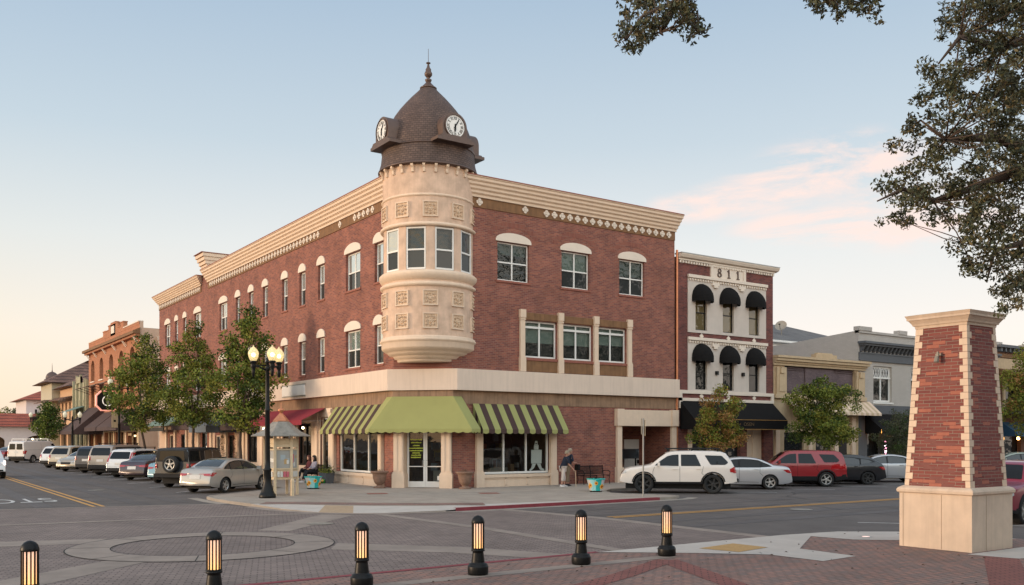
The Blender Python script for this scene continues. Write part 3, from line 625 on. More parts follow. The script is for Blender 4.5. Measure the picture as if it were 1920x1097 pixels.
# interiors seen through the shop glass
def room(F, s0, s1, d0, z1, seed, name='shop_interior'):
    r = random.Random(seed)
    cols = [mat('goods_%d' % k, c, .7, var=0) for k, c in enumerate(((.35,.22,.12),(.12,.14,.16),(.4,.12,.06),(.25,.25,.22),(.08,.05,.04),(.45,.34,.12),(.3,.3,.33)))] if not hasattr(room, 'c') else room.c
    room.c = cols
    b = MB(F, ['room', 'dark']+cols)
    D = -3.2
    b.poly([(s0,D,0),(s1,D,0),(s1,D,z1),(s0,D,z1)], 0); b.poly([(s0,D,0),(s0,d0,0),(s0,d0,z1),(s0,D,z1)], 0); b.poly([(s1,D,0),(s1,d0,0),(s1,d0,z1),(s1,D,z1)], 0)
    b.poly([(s0,D,.12),(s1,D,.12),(s1,d0,.12),(s0,d0,.12)], 1); b.poly([(s0,D,z1),(s1,D,z1),(s1,d0,z1),(s0,d0,z1)], 1)
    s = s0+.2
    while s < s1-.7:
        wd = r.uniform(.5, 1.1); d = r.uniform(-2.6, -.9); h = r.uniform(.5, 1.0)
        b.box(s, s+wd, d-.5, d, .1, h, 2+r.randrange(7))
        for q in range(r.randrange(1, 5)):
            x = s+r.uniform(0, wd-.15); hh = r.uniform(.1, .6); b.box(x, x+r.uniform(.08, .3), d-.35, d-.1, h+.002, h+hh, 2+r.randrange(7))
        s += wd+r.uniform(.05, .4)
    for q in range(10):
        x = r.uniform(s0+.2, s1-.8); z = r.uniform(1.2, 2.6); b.box(x, x+r.uniform(.2, .8), D+.01, D+.2, z, z+r.uniform(.15, .5), 2+r.randrange(7))
    return b.build(name, CB, fix=False)
room(FB, 3.35, 7.3, -.26, 3.3, 3); room(FA, 3.4, 7.75, -.26, 3.3, 9); room(FA, 8.7, 13.1, -.3, 3.3, 12)
# paper figure with chef-like jacket pasted in the right pane
b = MB(FB, ['white', 'black']); x = 6.62
def pf(P, m=0, d=-.17): b.ext([(x+p[0], d, .78+p[1]) for p in P], (0, .012, 0), m)
pf([(-.05,.62),(-.30,.60),(-.30,.36),(-.24,.34),(-.22,.30),(.22,.30),(.24,.34),(.30,.36),(.30,.66),(-.30,.66)][:0] or [(-.30,.34),(.30,.34),(.32,.98),(-.30,.98)])
pf([(-.14,.99),(.12,.99),(.13,1.2),(-.14,1.2)]); pf([(-.11,1.21),(.1,1.21),(.05,1.4),(-.06,1.4)])
pf([(-.24,.33),(-.02,.33),(-.14,.12),(-.34,-.02),(-.42,.04),(-.30,.12)]); pf([(.02,.33),(.24,.33),(.32,.12),(.46,.06),(.42,-.02),(.22,.04)])
pf([(-.06,1.26),(.04,1.26),(.04,1.3),(-.06,1.3)], 1, -.155)
b.build('paper_figure', CB, label='white paper figure pasted inside the right shop pane')
# alcove at the right end
b = MB(FB, ['brick', 'creamtrim', 'wood', 'white', 'black', 'dark'])
D = -2.2
b.poly([(11.75,D,.1),(15.28,D,.1),(15.28,D,2.95),(11.75,D,2.95)], 0); b.poly([(11.75,D,.1),(11.75,-.25,.1),(11.75,-.25,2.95),(11.75,D,2.95)], 0); b.poly([(15.28,D,.1),(15.28,-.25,.1),(15.28,-.25,2.95),(15.28,D,2.95)], 0)
b.poly([(11.75,D,.11),(15.28,D,.11),(15.28,0,.11),(11.75,0,.11)], 5); b.poly([(11.75,D,2.95),(15.28,D,2.95),(15.28,0,2.95),(11.75,0,2.95)], 1)
b.build('entrance_alcove', CB, fix=False)
b = MB(FB, ['creamtrim'])
for s in (11.42, 15.2):
    b.box(s, s+.3, -.02, .15, .85, 2.93); b.box(s-.06, s+.36, -.02, .21, .1, .85); b.box(s-.08, s+.38, -.02, .24, 2.93, 3.78)
b.box(11.8, 15.12, -.02, .16, 2.93, 3.74); b.build('alcove_surround', CB)
dr = MB(FB, ['wood']); dr.box(12.0, 12.85, D+.01, D+.06, .1, 2.2); dr = sub_(dr.build('door', CB, label='tan wooden door inside the alcove'))
hn = MB(FB, ['black']); hn.box(12.7, 12.76, D+.06, D+.12, .95, 1.25); hn.build('handle', dr)
dr = MB(FB, ['white']); dr.box(13.9, 14.95, D+.01, D+.06, .1, 2.25); dr = sub_(dr.build('door', CB, label='pale grey door inside the alcove'))
hn = MB(FB, ['black']); hn.box(14.8, 14.9, D+.06, D+.12, .95, 1.15); hn.build('handle', dr)
b = MB(FB, ['black', 'gD']); b.box(12.3, 13.85, -1.2, -.95, 1.25, 1.75, 0); b.box(12.32, 13.83, -.95, -.93, 1.28, 1.72, 1); b.box(12.35, 12.42, -1.1, -1.05, .1, 1.25, 0); b.box(13.7, 13.77, -1.1, -1.05, .1, 1.25, 0); b.build('notice_cabinet', CB)
# downpipe at the party wall
b = MB(FB, ['copper']); b.tube((15.62, .06, .1), (15.62, .06, 12.2), .06); b.build('downpipe', CB)
# ---- chamfered entrance
FC = lambda p: (CH-(p[0]+0)*.70711-p[1]*.70711, p[0]*.70711-p[1]*.70711, p[2])   # s runs from the main street side (0) to the side street (2.687)
LC = CH*math.sqrt(2)
b = MB(FC, ['brick']); b.poly([(0,0,3.0),(LC,0,3.0),(LC,0,5.3),(0,0,5.3)]); b.build('entrance_wall', CB, fix=False)
for s in (0.02, LC-.48):
    p = MB(FC, ['creamtrim']); p.box(s, s+.46, -.6, .10, .78, 3.84); p.box(s-.06, s+.52, -.6, .17, .1, .72); p.box(s-.03, s+.49, -.6, .15, .72, .79)
    p.box(s+.06, s+.17, .10, .125, .85, 3.8); p.box(s+.29, s+.40, .10, .125, .85, 3.8); p.build('pilaster', CB)
b = MB(FC, ['dark', 'creamtrim']); b.box(.48, LC-.48, -.6, -.02, 2.95, 3.8, 1); b.build('door_header', CB)
for k, (a, c) in enumerate(((.50, LC/2-.005), (LC/2+.005, LC-.50))):
    d = MB(FC, ['white']); z0, z1, fw, q = .11, 2.94, .085, -.45
    d.box(a, a+fw, q-.03, q+.03, z0, z1); d.box(c-fw, c, q-.03, q+.03, z0, z1); d.box(a+fw, c-fw, q-.03, q+.03, z0, z0+.26); d.box(a+fw, c-fw, q-.03, q+.03, z1-.08, z1); d.box(a+fw, c-fw, q-.028, q+.028, 1.02, 1.06)
    d = sub_(d.build('door', CB)); g = MB(FC, ['gT']); quad(g, a+fw, c-fw, z0+.26, z1-.08, q); g.build('pane', d, fix=False)
    h = MB(FC, ['metal']); x = c-.045 if k == 0 else a+.045; e = -.0 if k else 0; x2 = x-.0
    h.path([(x, q+.03, 1.05), (x+(-.07 if k == 0 else .07), q+.09, 1.07), (x+(-.07 if k == 0 else .07), q+.09, 1.30), (x, q+.03, 1.32)], .012, 6); h.build('handle', d)
    if k == 1:
        vs, fs = None, None
        t = MB(FC, [mat('door_lettering', (.45, .50, .05), .6, var=0)]); rr = random.Random(2)
        for wl, z in ((.52,2.22),(.46,2.08),(.30,1.95),(.62,1.83),(.60,1.72),(.34,1.62),(.44,1.52),(.42,1.42)):
            s_ = (a+c)/2-wl/2
            while s_ < (a+c)/2+wl/2: 
                e_ = rr.uniform(.03, .06); t.box(s_, s_+e_, q+.004, q+.008, z, z+rr.uniform(.04, .062)); s_ += e_+.012
        t.build('lettering', d)
    else:
        t = MB(FC, ['white']); t.box(c-fw-.0-.62, c-fw-.46, q+.004, q+.008, .42, .62); t.build('notice', d)
room(FC, .45, LC-.45, -.62, 2.95, 21)
# ------------------------------------------------------------------ awnings of the corner shop
def valance(b, P0, P1, z, h, n, m, out=(0, 0, 0)):
    """scalloped flap hanging from the segment P0-P1 (plan points)"""
    for k in range(n):
        a = k/n; c = (k+1)/n; L_ = []
        for t in [i/6 for i in range(7)]:
            u = a+(c-a)*t; L_.append((P0[0]+(P1[0]-P0[0])*u, P0[1]+(P1[1]-P0[1])*u, z-h+.0-.05*math.sin(math.pi*t)))
        A = (P0[0]+(P1[0]-P0[0])*a, P0[1]+(P1[1]-P0[1])*a, z); B_ = (P0[0]+(P1[0]-P0[0])*c, P0[1]+(P1[1]-P0[1])*c, z)
        b.poly([A]+L_+[B_], m(k) if callable(m) else m)
def striped(F, s0, s1, zt, zb, d, n, root=CB):
    b = MB(F, ['green', 'choc']); w_ = (s1-s0)/n
    mm = lambda k: k % 2
    for k in range(n):
        a, c = s0+w_*k, s0+w_*(k+1); b.poly([(a,.05,zt),(c,.05,zt),(c,d,zb),(a,d,zb)], k % 2)
    valance(b, (s0, d), (s1, d), zb, .15, n, mm)
    for s in (s0, s1):
        K = 4
        for k in range(K):
            a, c = .05+(d-.05)*k/K, .05+(d-.05)*(k+1)/K; za = zt-(zt-zb)*k/K; zc = zt-(zt-zb)*(k+1)/K
            b.poly([(s,a,zb),(s,c,zb),(s,c,zc),(s,a,za)], k % 2)
        valance(b, (s, .05), (s, d), zb, .15, K, mm)
    return b.build('striped_awning', root, fix=False)
striped(FB, 2.95, 7.73, 3.86, 2.70, .88, 15); striped(FA, 2.62, 8.1, 3.86, 2.70, .88, 15)
b = MB(mats=['green'])
pj = 1.15; zt, zb = 4.16, 2.72
TP = [(2.35, -.06), (CH+.02, -.06), (-.06, CH+.02), (-.06, 2.45)]
q = pj*math.tan(R(22.5))
BP = [(2.75, -1.0), (CH+.35, -1.05), (-1.05, CH+.35), (-1.0, 2.7)]
for i in range(3): b.poly([(*TP[i], zt), (*TP[i+1], zt), (*BP[i+1], zb), (*BP[i], zb)])
b.poly([(*TP[0], zt), (*BP[0], zb), (2.55, -.06, zb)]); b.poly([(*TP[3], zt), (*BP[3], zb), (-.06, 2.55, zb)])
for i, n in ((0, 3), (1, 12), (2, 3)): valance(b, BP[i], BP[i+1], zb, .13, n, 0)
valance(b, (2.6, -.06), BP[0], zb, .13, 4, 0); valance(b, (-.06, 2.6), BP[3], zb, .13, 4, 0)
b.build('green_awning', CB, fix=False, label='plain green awning wrapping the corner entrance')
def simple_awning(F, s0, s1, zt, zb, d, v, m, root, name='awning', label=None, sides=True, d0=.06):
    b = MB(F, [m]); b.poly([(s0,d0,zt),(s1,d0,zt),(s1,d,zb),(s0,d,zb)]); b.poly([(s0,d,zb),(s1,d,zb),(s1,d+.01,zb-v),(s0,d+.01,zb-v)])
    if sides:
        for s in (s0, s1): b.poly([(s,d0,zt),(s,d,zb),(s,d,zb-v),(s,d0,zb-v)])
    return b.build(name, root, fix=False, label=label)
simple_awning(FA, 9.3, 17.3, 3.86, 3.22, 1.35, .24, 'red_canvas', CB, label='burgundy awning', sides=False)
b = MB(FA, ['metal']); [b.tube((s, .1, 3.2), (s, 1.3, 3.18), .02) for s in (9.6, 13.3, 17.0)]; b.build('awning_arm', CB)
simple_awning(FA, 19.0, 23.2, 3.9, 3.1, 1.2, .3, 'browncloth', CB)
# grey blue canopy over the side entrance
b = MB(FA, ['greycloth']); zt, zb = 3.75, 3.1
T_ = [(24.6, .05), (25.8, .05)]; Bq = [(23.4, .05), (23.4, 2.0), (27.2, 2.0), (27.2, .05)]
b.poly([(T_[0][0], .9, zt), (Bq[0][0], .05, zb), (Bq[1][0], 2.0, zb)]); b.poly([(T_[0][0], .9, zt), (Bq[1][0], 2.0, zb), (Bq[2][0], 2.0, zb), (T_[1][0], .9, zt)]); b.poly([(T_[1][0], .9, zt), (Bq[2][0], 2.0, zb), (Bq[3][0], .05, zb)])
b.poly([(24.6,.9,zt),(23.4,.05,zb),(24.6,.05,zt)]); b.poly([(25.8,.9,zt),(27.2,.05,zb),(25.8,.05,zt)]); b.poly([(24.6,.9,zt),(25.8,.9,zt),(25.8,.05,zt),(24.6,.05,zt)])
for i in range(3): b.poly([(*Bq[i], zb), (*Bq[i+1], zb), (*Bq[i+1], zb-.42), (*Bq[i], zb-.42)])
b.build('entrance_canopy', CB, fix=False, label='grey blue canopy over a side entrance')
simple_awning(FA, 28.2, 33.6, 4.1, 3.2, 1.5, .3, 'browncloth', CB); simple_awning(FA, 35.2, 42.6, 4.0, 3.3, 1.2, .05, 'tealcloth', CB)
b = MB(FA, ['black']); b.box(37.5, 42.5, 1.0, 1.06, 2.85, 3.15); b.build('sign_board', CB)
for F_, ss in ((FA, (11.6, 17.6, 24.0, 30.5)),):
    for s in ss:
        b = MB(F_, ['black', emis('shop_lamp', (1, .72, .38), 9)]); b.tube((s, .1, 2.9), (s, .35, 2.95), .02, m=0); b.ball((s, .35, 2.86), .07, 10, m=1); b.build('wall_lamp', CB)
# ------------------------------------------------------------------ turret
TC = (1.48, 1.38)
def TF(az): 
    a = R(az); return lambda p: (TC[0]+math.cos(a)*p[1]-math.sin(a)*p[0], TC[1]+math.sin(a)*p[1]+math.cos(a)*p[0], p[2])
RT = 2.04
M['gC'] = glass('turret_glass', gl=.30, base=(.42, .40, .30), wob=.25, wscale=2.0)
tw = MB(mats=['tower', 'creamtrim']); tw.smooth = True
WA = [-135+36*k for k in range(-2, 3)]; HWa = 12.6
tw.lathe([(RT, 6.24), (RT, 9.56)], (TC[0], TC[1], 0), 72, m=0); tw.lathe([(RT, 11.42), (RT, 14.1)], (TC[0], TC[1], 0), 72, m=0)
edges = []
prev = -135-36*2.5
for a in WA:
    for (x, y) in ((prev, a-HWa),): tw.lathe([(RT, 9.56), (RT, 11.42)], (TC[0], TC[1], 0), max(2, int((y-x)/5)), x, y, m=0)
    for e in (a-HWa, a+HWa):
        c, s = math.cos(R(e)), math.sin(R(e)); tw.poly([(TC[0]+c*RT, TC[1]+s*RT, 9.56), (TC[0]+c*(RT-.2), TC[1]+s*(RT-.2), 9.56), (TC[0]+c*(RT-.2), TC[1]+s*(RT-.2), 11.42), (TC[0]+c*RT, TC[1]+s*RT, 11.42)], 0)
    prev = a+HWa
tw.lathe([(RT, 9.56), (RT, 11.42)], (TC[0], TC[1], 0), 6, prev, -135+36*2.5, m=0)
turret = sub_(tw.build('turret', CB, fix=False))
tr = MB(mats=['creamtrim']); tr.smooth = True
L0 = (TC[0], TC[1], 0)
tr.lathe([(.02, 5.66), (1.36, 5.66), (1.42, 5.70), (1.42, 5.78), (1.52, 5.80), (1.58, 5.90), (1.60, 5.93), (1.72, 5.96), (1.82, 6.05), (1.84, 6.09), (1.93, 6.12), (2.06, 6.22), (2.09, 6.27), (2.09, 6.46), (2.12, 6.50), (2.17, 6.54), (2.17, 6.60), (2.12, 6.64), (2.13, 6.68), (2.04, 6.74)], L0, 72)
tr.build('corbel_base', turret, fix=False)
for pr in ([(2.03, 8.84), (2.12, 8.88), (2.15, 8.93), (2.15, 9.0), (2.06, 9.06), (2.03, 9.08)], [(2.03, 9.12), (2.10, 9.17), (2.13, 9.22), (2.18, 9.28), (2.20, 9.38), (2.20, 9.45), (2.10, 9.55), (1.8, 9.56)], [(1.8, 11.42), (2.10, 11.43), (2.15, 11.48), (2.15, 11.54), (2.07, 11.60), (2.03, 11.62)], [(2.03, 12.70), (2.08, 12.73), (2.10, 12.77), (2.08, 12.81), (2.03, 12.84)]):
    t = MB(mats=['creamtrim']); t.smooth = True; t.lathe(pr, L0, 72); t.build('moulding', turret, fix=False)
for k, a in enumerate(WA):
    F = TF(a); hw = (RT-.08)*math.sin(R(HWa)); d = (RT)*math.cos(R(HWa))-.06
    g = MB(F, ['gA', 'gS', 'gC' if k == 1 else 'gB', 'blind'])
    quad(g, -hw, hw, 9.58, 10.42, d, 1); quad(g, -hw, hw, 10.42, 11.40, d+.005, (0 if k == 0 else 2)); quad(g, -hw, hw, 9.6, 11.4, d-.2, 1)
    w_ = sub_(g.build('turret_window', turret, fix=False))
    f = MB(F, ['white'])
    for x0, x1, z0, z1 in ((-hw, -hw+.06, 9.58, 11.40), (hw-.06, hw, 9.58, 11.40), (-hw+.06, hw-.06, 9.58, 9.65), (-hw+.06, hw-.06, 11.33, 11.40), (-hw+.06, hw-.06, 10.39, 10.46)): f.box(x0, x1, d-.03, d+.05, z0, z1)
    f.build('window_frame', w_)
rr = random.Random(4)
for zc in (12.16, 8.35, 7.36):
    for k in range(6):
        F = TF(-135+18+36*(k-3)); w_ = .335; d = RT-.035
        p = MB(F, ['creamtrim', 'relief'])
        p.box(-w_+.05, w_-.05, d, d+.045, zc-w_+.05, zc+w_-.05, 1)
        for x0, x1, z0, z1 in ((-w_, w_, -w_, -w_+.05), (-w_, w_, w_-.05, w_), (-w_, -w_+.05, -w_+.05, w_-.05), (w_-.05, w_, -w_+.05, w_-.05)): p.box(x0, x1, d-.02, d+.09, zc+z0, zc+z1, 0)
        def ros(cx, cz, r, m=1):
            N = 12; rings = []
            for rad, h in ((1, 0), (.8, .045), (.5, .03), (.3, .06), (.02, .065)): rings.append([(cx+rad*r*math.cos(2*math.pi*i/N), d+.045+h, cz+rad*r*math.sin(2*math.pi*i/N)) for i in range(N)])
            for A, B_ in zip(rings, rings[1:]): p.loft(A, B_, m, cap=False)
        ros(0, zc, .11)
        for t in range(8):
            r_ = .185 if t % 2 == 0 else .215; an = R(45*t+22*(t % 2)*0); ros(r_*math.cos(an), zc+r_*math.sin(an), .05 if t % 2 == 0 else .06)
        p.build('relief_panel', turret, fix=False)
for k in range(26):
    F = TF(360/26*k); c_ = MB(F, ['creamtrim']); d = RT
    c_.ext([(-.055, d-.02, 13.72), (-.055, d+.07, 13.74), (-.055, d+.09, 13.9), (-.055, d+.17, 14.0), (-.055, d+.17, 14.1), (-.055, d-.02, 14.1)], (.11, 0, 0)); c_.build('corbel', turret)
rf = MB(mats=['shingle', 'bronze']); rf.smooth = True
rf.lathe([(2.04, 14.08), (2.24, 14.08), (2.25, 14.13), (2.21, 14.18)], L0, 72, m=1)
rf.lathe([(2.21, 14.18), (2.12, 14.5), (2.06, 15.0)], L0, 72, m=0)
rf.lathe([(2.06, 15.0), (2.10, 15.02), (2.10, 15.07), (2.04, 15.09)], L0, 72, m=1)
rf.lathe([(2.04, 15.09), (2.02, 15.3), (1.96, 15.6), (1.86, 15.95), (1.72, 16.3), (1.53, 16.65), (1.30, 16.98), (1.05, 17.28), (.78, 17.58), (.5, 17.86), (.35, 18.02)], L0, 72, m=0)
rf.lathe([(.35, 18.02), (.38, 18.03), (.38, 18.08), (.3, 18.13), (.14, 18.30), (.10, 18.36)], L0, 40, m=1)
roof = sub_(rf.build('dome', turret, fix=False))
fn = MB(mats=['bronze']); fn.smooth = True
fn.lathe([(.10, 18.34), (.15, 18.42), (.15, 18.47), (.05, 18.52), (.09, 18.56), (.17, 18.66), (.18, 18.74), (.12, 18.86), (.13, 18.92), (.07, 19.02), (.05, 19.12), (.03, 19.18), (.10, 19.20), (.10, 19.23), (.012, 19.26), (.01, 19.85), (.001, 19.87)], L0, 16)
fn.build('finial', turret, fix=False)
# four clock housings
face_m = mat('clock_face', (.74, .73, .70), .4, var=.02)
def roman(b, s, cx, cz, ang, h, m):
    """one numeral standing radially at the rim"""
    W = {'I': .32, 'V': .62, 'X': .62}; tot = sum(W[c] for c in s); x = -tot/2; t = .07
    def seg(x0, y0, x1, y1, wd):
        dx, dy = x1-x0, y1-y0; L_ = math.hypot(dx, dy); nx, ny = -dy/L_*wd/2, dx/L_*wd/2
        P = [(x0+nx, y0+ny), (x1+nx, y1+ny), (x1-nx, y1-ny), (x0-nx, y0-ny)]
        ca, sa = math.cos(ang), math.sin(ang)
        b.poly([(cx+(p[0]*h)*ca-(p[1]*h)*sa, b.dd, cz+(p[0]*h)*sa+(p[1]*h)*ca) for p in P], m)
    for c in s:
        w_ = W[c]; mid = x+w_/2
        if c == 'I': seg(mid, 0, mid, 1, .17)
        elif c == 'V': seg(x+.08, 1, mid, 0, .17); seg(x+w_-.08, 1, mid, 0, .09)
        else: seg(x+.08, 1, x+w_-.08, 0, .17); seg(x+w_-.08, 1, x+.08, 0, .09)
        x += w_
NUM = ['XII', 'I', 'II', 'III', 'IIII', 'V', 'VI', 'VII', 'VIII', 'IX', 'X', 'XI']
for az_ in (-90, 180, 0, 90):
    F = TF(az_); mir = 1
    b = MB(F, ['bronze']); zc = 15.72; d0, d1 = 1.2, 2.32; r = .60
    P = [(-r, 15.22)]+[(p[0], p[1]) for p in arc(0, zc, r, r, 180, 0, 24)]+[(r, 15.22)]
    b.ext([(p[0], d0, p[1]) for p in P], (0, d1-d0, 0))
    b.ext([(-.92, d0, 15.03), (.92, d0, 15.03), (.92, d0, 15.16), (.80, d0, 15.17), (.66, d0, 15.30), (-.66, d0, 15.30), (-.80, d0, 15.17), (-.92, d0, 15.16)], (0, d1-d0+.10, 0))
    ho = sub_(b.build('clock_housing', turret))
    for s_ in (1,):
        f = MB(F, [face_m, 'black', 'bronze'])
        N = 40; f.poly([(.47*math.cos(2*math.pi*i/N), d1+.012, zc+.47*math.sin(2*math.pi*i/N)) for i in range(N)], 0)
        for ra, rb, dd in ((.52, .475, .05), (.40, .392, .016)):
            for i in range(N):
                a, c = 2*math.pi*i/N, 2*math.pi*(i+1)/N
                f.poly([(ra*math.cos(a), d1+dd, zc+ra*math.sin(a)), (ra*math.cos(c), d1+dd, zc+ra*math.sin(c)), (rb*math.cos(c), d1+dd, zc+rb*math.sin(c)), (rb*math.cos(a), d1+dd, zc+rb*math.sin(a))], 2 if ra > .5 else 1)
                if ra > .5: f.poly([(ra*math.cos(a), d1, zc+ra*math.sin(a)), (ra*math.cos(c), d1, zc+ra*math.sin(c)), (ra*math.cos(c), d1+dd, zc+ra*math.sin(c)), (ra*math.cos(a), d1+dd, zc+ra*math.sin(a))], 2)
        f.dd = d1+.018
        # numerals run clockwise as seen from outside; local s axis points left-to-right or right-to-left
        fo = sub_(f.build('clock_face', ho, fix=False))
        # outside viewer of TF frame: s axis increases with azimuth = to the viewer's right for an outward normal
        n_ = MB(F, ['black']); n_.dd = d1+.018
        for k, s in enumerate(NUM):
            th = R(90-30*k); rad = .275; roman(n_, s, rad*math.cos(th), zc+rad*math.sin(th), th-math.pi/2, .13, 0)
        n_.build('numerals', fo, fix=False)
        hd = MB(F, ['black'])
        def hand(th, L_, wd):
            c, s2 = math.cos(th), math.sin(th); nx, nz = -s2*wd/2, c*wd/2
            hd.ext([(-c*.1+nx, d1+.03, zc-s2*.1+nz), (c*L_*.55+nx*1.5, d1+.03, zc+s2*L_*.55+nz*1.5), (c*L_, d1+.03, zc+s2*L_), (c*L_*.55-nx*1.5, d1+.03, zc+s2*L_*.55-nz*1.5), (-c*.1-nx, d1+.03, zc-s2*.1-nz)], (0, .012, 0))
        hand(R(90-31), .40, .035); hand(R(90-183), .28, .06); hd.build('clock_hands', fo)
# ------------------------------------------------------------------ neighbours on the main street
def plainwin(root, F, s0, s1, z0, z1, d=-.12, fr='black', g='gD', cols=1, rows=2, fw=.05, blind=None, name='window'):
    b = MB(F, [g]+([blind] if blind else [])); quad(b, s0, s1, z0, z1, d)
    if blind: quad(b, s0, s1, z0+(z1-z0)*.5, z1, d-.08, 1)
    w_ = sub_(b.build(name, root, fix=False)); f = MB(F, [fr]); e = .04
    f.box(s0, s0+fw, d-.02, d+e, z0, z1); f.box(s1-fw, s1, d-.02, d+e, z0, z1); f.box(s0+fw, s1-fw, d-.02, d+e, z0, z0+fw); f.box(s0+fw, s1-fw, d-.02, d+e, z1-fw, z1)
    for k in range(1, rows): zz = z0+(z1-z0)*k/rows; f.box(s0+fw, s1-fw, d-.018, d+e+.003, zz-fw*.5, zz+fw*.5)
    for k in range(1, cols): ss = s0+(s1-s0)*k/cols; f.box(ss-fw*.5, ss+fw*.5, d-.016, d+e-.003, z0+fw, z1-fw)
    f.build('window_frame', w_); return w_
M['pale811'] = mat('pale_grey_stucco', (.56, .49, .43), .85, var=.07, scale=2, dirt=.06)
M['gW'] = glass('yellow_lit_glass', gl=.02, base=(.13, .10, .05), wob=.2)  # yellowish lit look of the upper panes painted into the base colour
T8 = thing('narrow_brick_building', 'narrow dark brick building with round black awnings and the number 811', 'building', (15.75, 0, 0), world=True)
x0, x1 = 15.72, 23.32
b = MB(FB, ['brick811', 'pale811'])
wc = (17.44, 19.55, 21.66)
holes = [(c-.44, c+.44, 8.1, 10.0) for c in wc]+[(c-.44, c+.44, 4.92, 6.8) for c in wc]
wall(b, x0, x1, 2.8, 11.75, holes+[(16.45, 22.67, 4.79, 7.62), (16.45, 22.67, 7.95, 11.0)], rev=.01)
b.poly([(x0,0,0),(x0,-14,0),(x0,-14,11.9),(x0,0,11.9)], 0); b.poly([(x1,0,0),(x1,-14,0),(x1,-14,11.9),(x1,0,11.9)], 0); b.poly([(x0,-.3,11.7),(x1,-.3,11.7),(x1,-14,11.7),(x0,-14,11.7)], 0)
b.poly([(x0+.3,-.5,4.5),(x1-.3,-.5,4.5),(x1-.3,-.5,11.5),(x0+.3,-.5,11.5)], 0)
b.build('brick_wall', T8, fix=False)
b = MB(FB, ['pale811'])
for z0, z1, hz in ((4.79, 7.62, (4.92, 6.75)), (7.95, 11.0, (8.1, 9.95))):
    wall(b, 16.45, 22.67, z0, z1, [(c-.44, c+.44, hz[0], hz[1]) for c in wc], rev=.2, d=.05)
    b.poly([(16.45,.05,z1),(22.67,.05,z1),(22.67,-.01,z1),(16.45,-.01,z1)]); b.poly([(16.45,.05,z0),(16.45,.05,z1),(16.45,-.01,z1),(16.45,-.01,z0)])
b.build('stucco_panel', T8, fix=False)
b = MB(FB, ['archwhite'])
for z in (7.40, 10.72):
    b.box(16.40, 22.72, .05, .16, z+.14, z+.30)
    for k in range(32):
        s = 16.5+k*.195; b.box(s, s+.10, .05, .12, z-.0, z+.10)
    for s in (18.35, 20.45): b.box(s-.12, s+.42, .05, .14, z-.14, z+.02); b.box(s+.0, s+.3, .05, .15, z-.26, z-.14)
b.box(15.78, 23.3, .0, .10, 4.29, 4.45); b.box(15.78, 23.3, 0, .10, 4.68, 4.86); b.box(15.78, 15.98, 0, .10, 3.9, 4.68); b.box(23.1, 23.3, 0, .10, 4.45, 4.68)
b.build('stucco_moulding', T8)
for c in (17.47, 19.57, 21.67):
    for z in (7.79, 4.565): b = MB(FB, ['archwhite']); b.ext([(c, .01, z-.15), (c+.15, .01, z), (c, .01, z+.15), (c-.15, .01, z)], (0, .05, 0)); b.build('diamond_ornament', T8)
b = MB(FB, ['archwhite', 'metal']); b.box(x0, x1+.02, 0, .12, 11.72, 11.80)
for k in range(38): b.box(x0+.08+k*.2, x0+.19+k*.2, 0, .10, 11.58, 11.70)
b.loft([(x0, 0, 11.80), (x0, .22, 11.86), (x0, .30, 12.0), (x0, .30, 12.04), (x0, -.2, 12.04)], [(x1+.25, 0, 11.80), (x1+.25, .22, 11.86), (x1+.25, .30, 12.0), (x1+.25, .30, 12.04), (x1+.25, -.2, 12.04)], 0)
b.box(x0, x1+.25, -.2, .32, 12.043, 12.09, 1); b.box(18.15, 20.95, 0, .05, 11.0, 11.75, 0); b.build('cornice', T8)
b = MB(FB, ['archwhite']); b.box(18.15, 18.35, .05, .09, 11.0, 11.72); b.box(20.75, 20.95, .05, .09, 11.0, 11.72); b.box(18.35, 20.75, .05, .09, 11.62, 11.72); b.build('number_panel_frame', T8)
# bronze numerals 811
nb = MB(FB, ['bronze'])
def numeral1(cx):
    nb.box(cx-.035, cx+.035, .06, .10, 11.12, 11.55); nb.box(cx-.11, cx+.11, .06, .10, 11.08, 11.13); nb.ext([(cx-.035, .06, 11.55), (cx-.12, .06, 11.47), (cx-.12, .06, 11.43), (cx-.035, .06, 11.47)], (0, .04, 0))
def oring(cx, cz, rx, rz, t):
    N = 20
    for i in range(N):
        a, c = 2*math.pi*i/N, 2*math.pi*(i+1)/N
        nb.ext([(cx+rx*math.cos(a), .06, cz+rz*math.sin(a)), (cx+rx*math.cos(c), .06, cz+rz*math.sin(c)), (cx+(rx-t)*math.cos(c), .06, cz+(rz-t*.7)*math.sin(c)), (cx+(rx-t)*math.cos(a), .06, cz+(rz-t*.7)*math.sin(a))], (0, .04, 0))
oring(18.83, 11.21, .16, .135, .07); oring(18.83, 11.44, .13, .12, .06); numeral1(19.57); numeral1(20.30)
nb.build('number_811', T8)
for i, (z0, z1) in enumerate(((8.1, 10.0), (4.92, 6.8))):
    for c in wc:
        plainwin(T8, FB, c-.43, c+.43, z0, z1, d=-.1, g='gW' if i == 0 else 'gD')
        b = MB(FB, ['blackcloth']); b.smooth = True; N = 12; zb = z1-.22; H = .82; W_ = .72; Dp = .62
        rows = []
        for j in range(7):
            e = R(90*j/6); rows.append([(c-W_*math.cos(math.pi*k/N)*(1), .02+Dp*math.sin(e)*math.sin(math.pi*k/N)**.8 if 0 < k < N else .02, zb+.0+(H*math.sin(math.pi*k/N))*math.cos(e)) for k in range(N+1)])
        for j in range(6):
            b.add(rows[j]+rows[j+1], [(k, k+1, N+2+k, N+1+k) for k in range(N)])
        base = rows[-1]; low = [(p[0], p[1], zb-.16-.03*(k % 2)) for k, p in enumerate(base)]
        b.add(base+low, [(k, k+1, N+2+k, N+1+k) for k in range(N)])
        b.build('dome_awning', T8, fix=False)
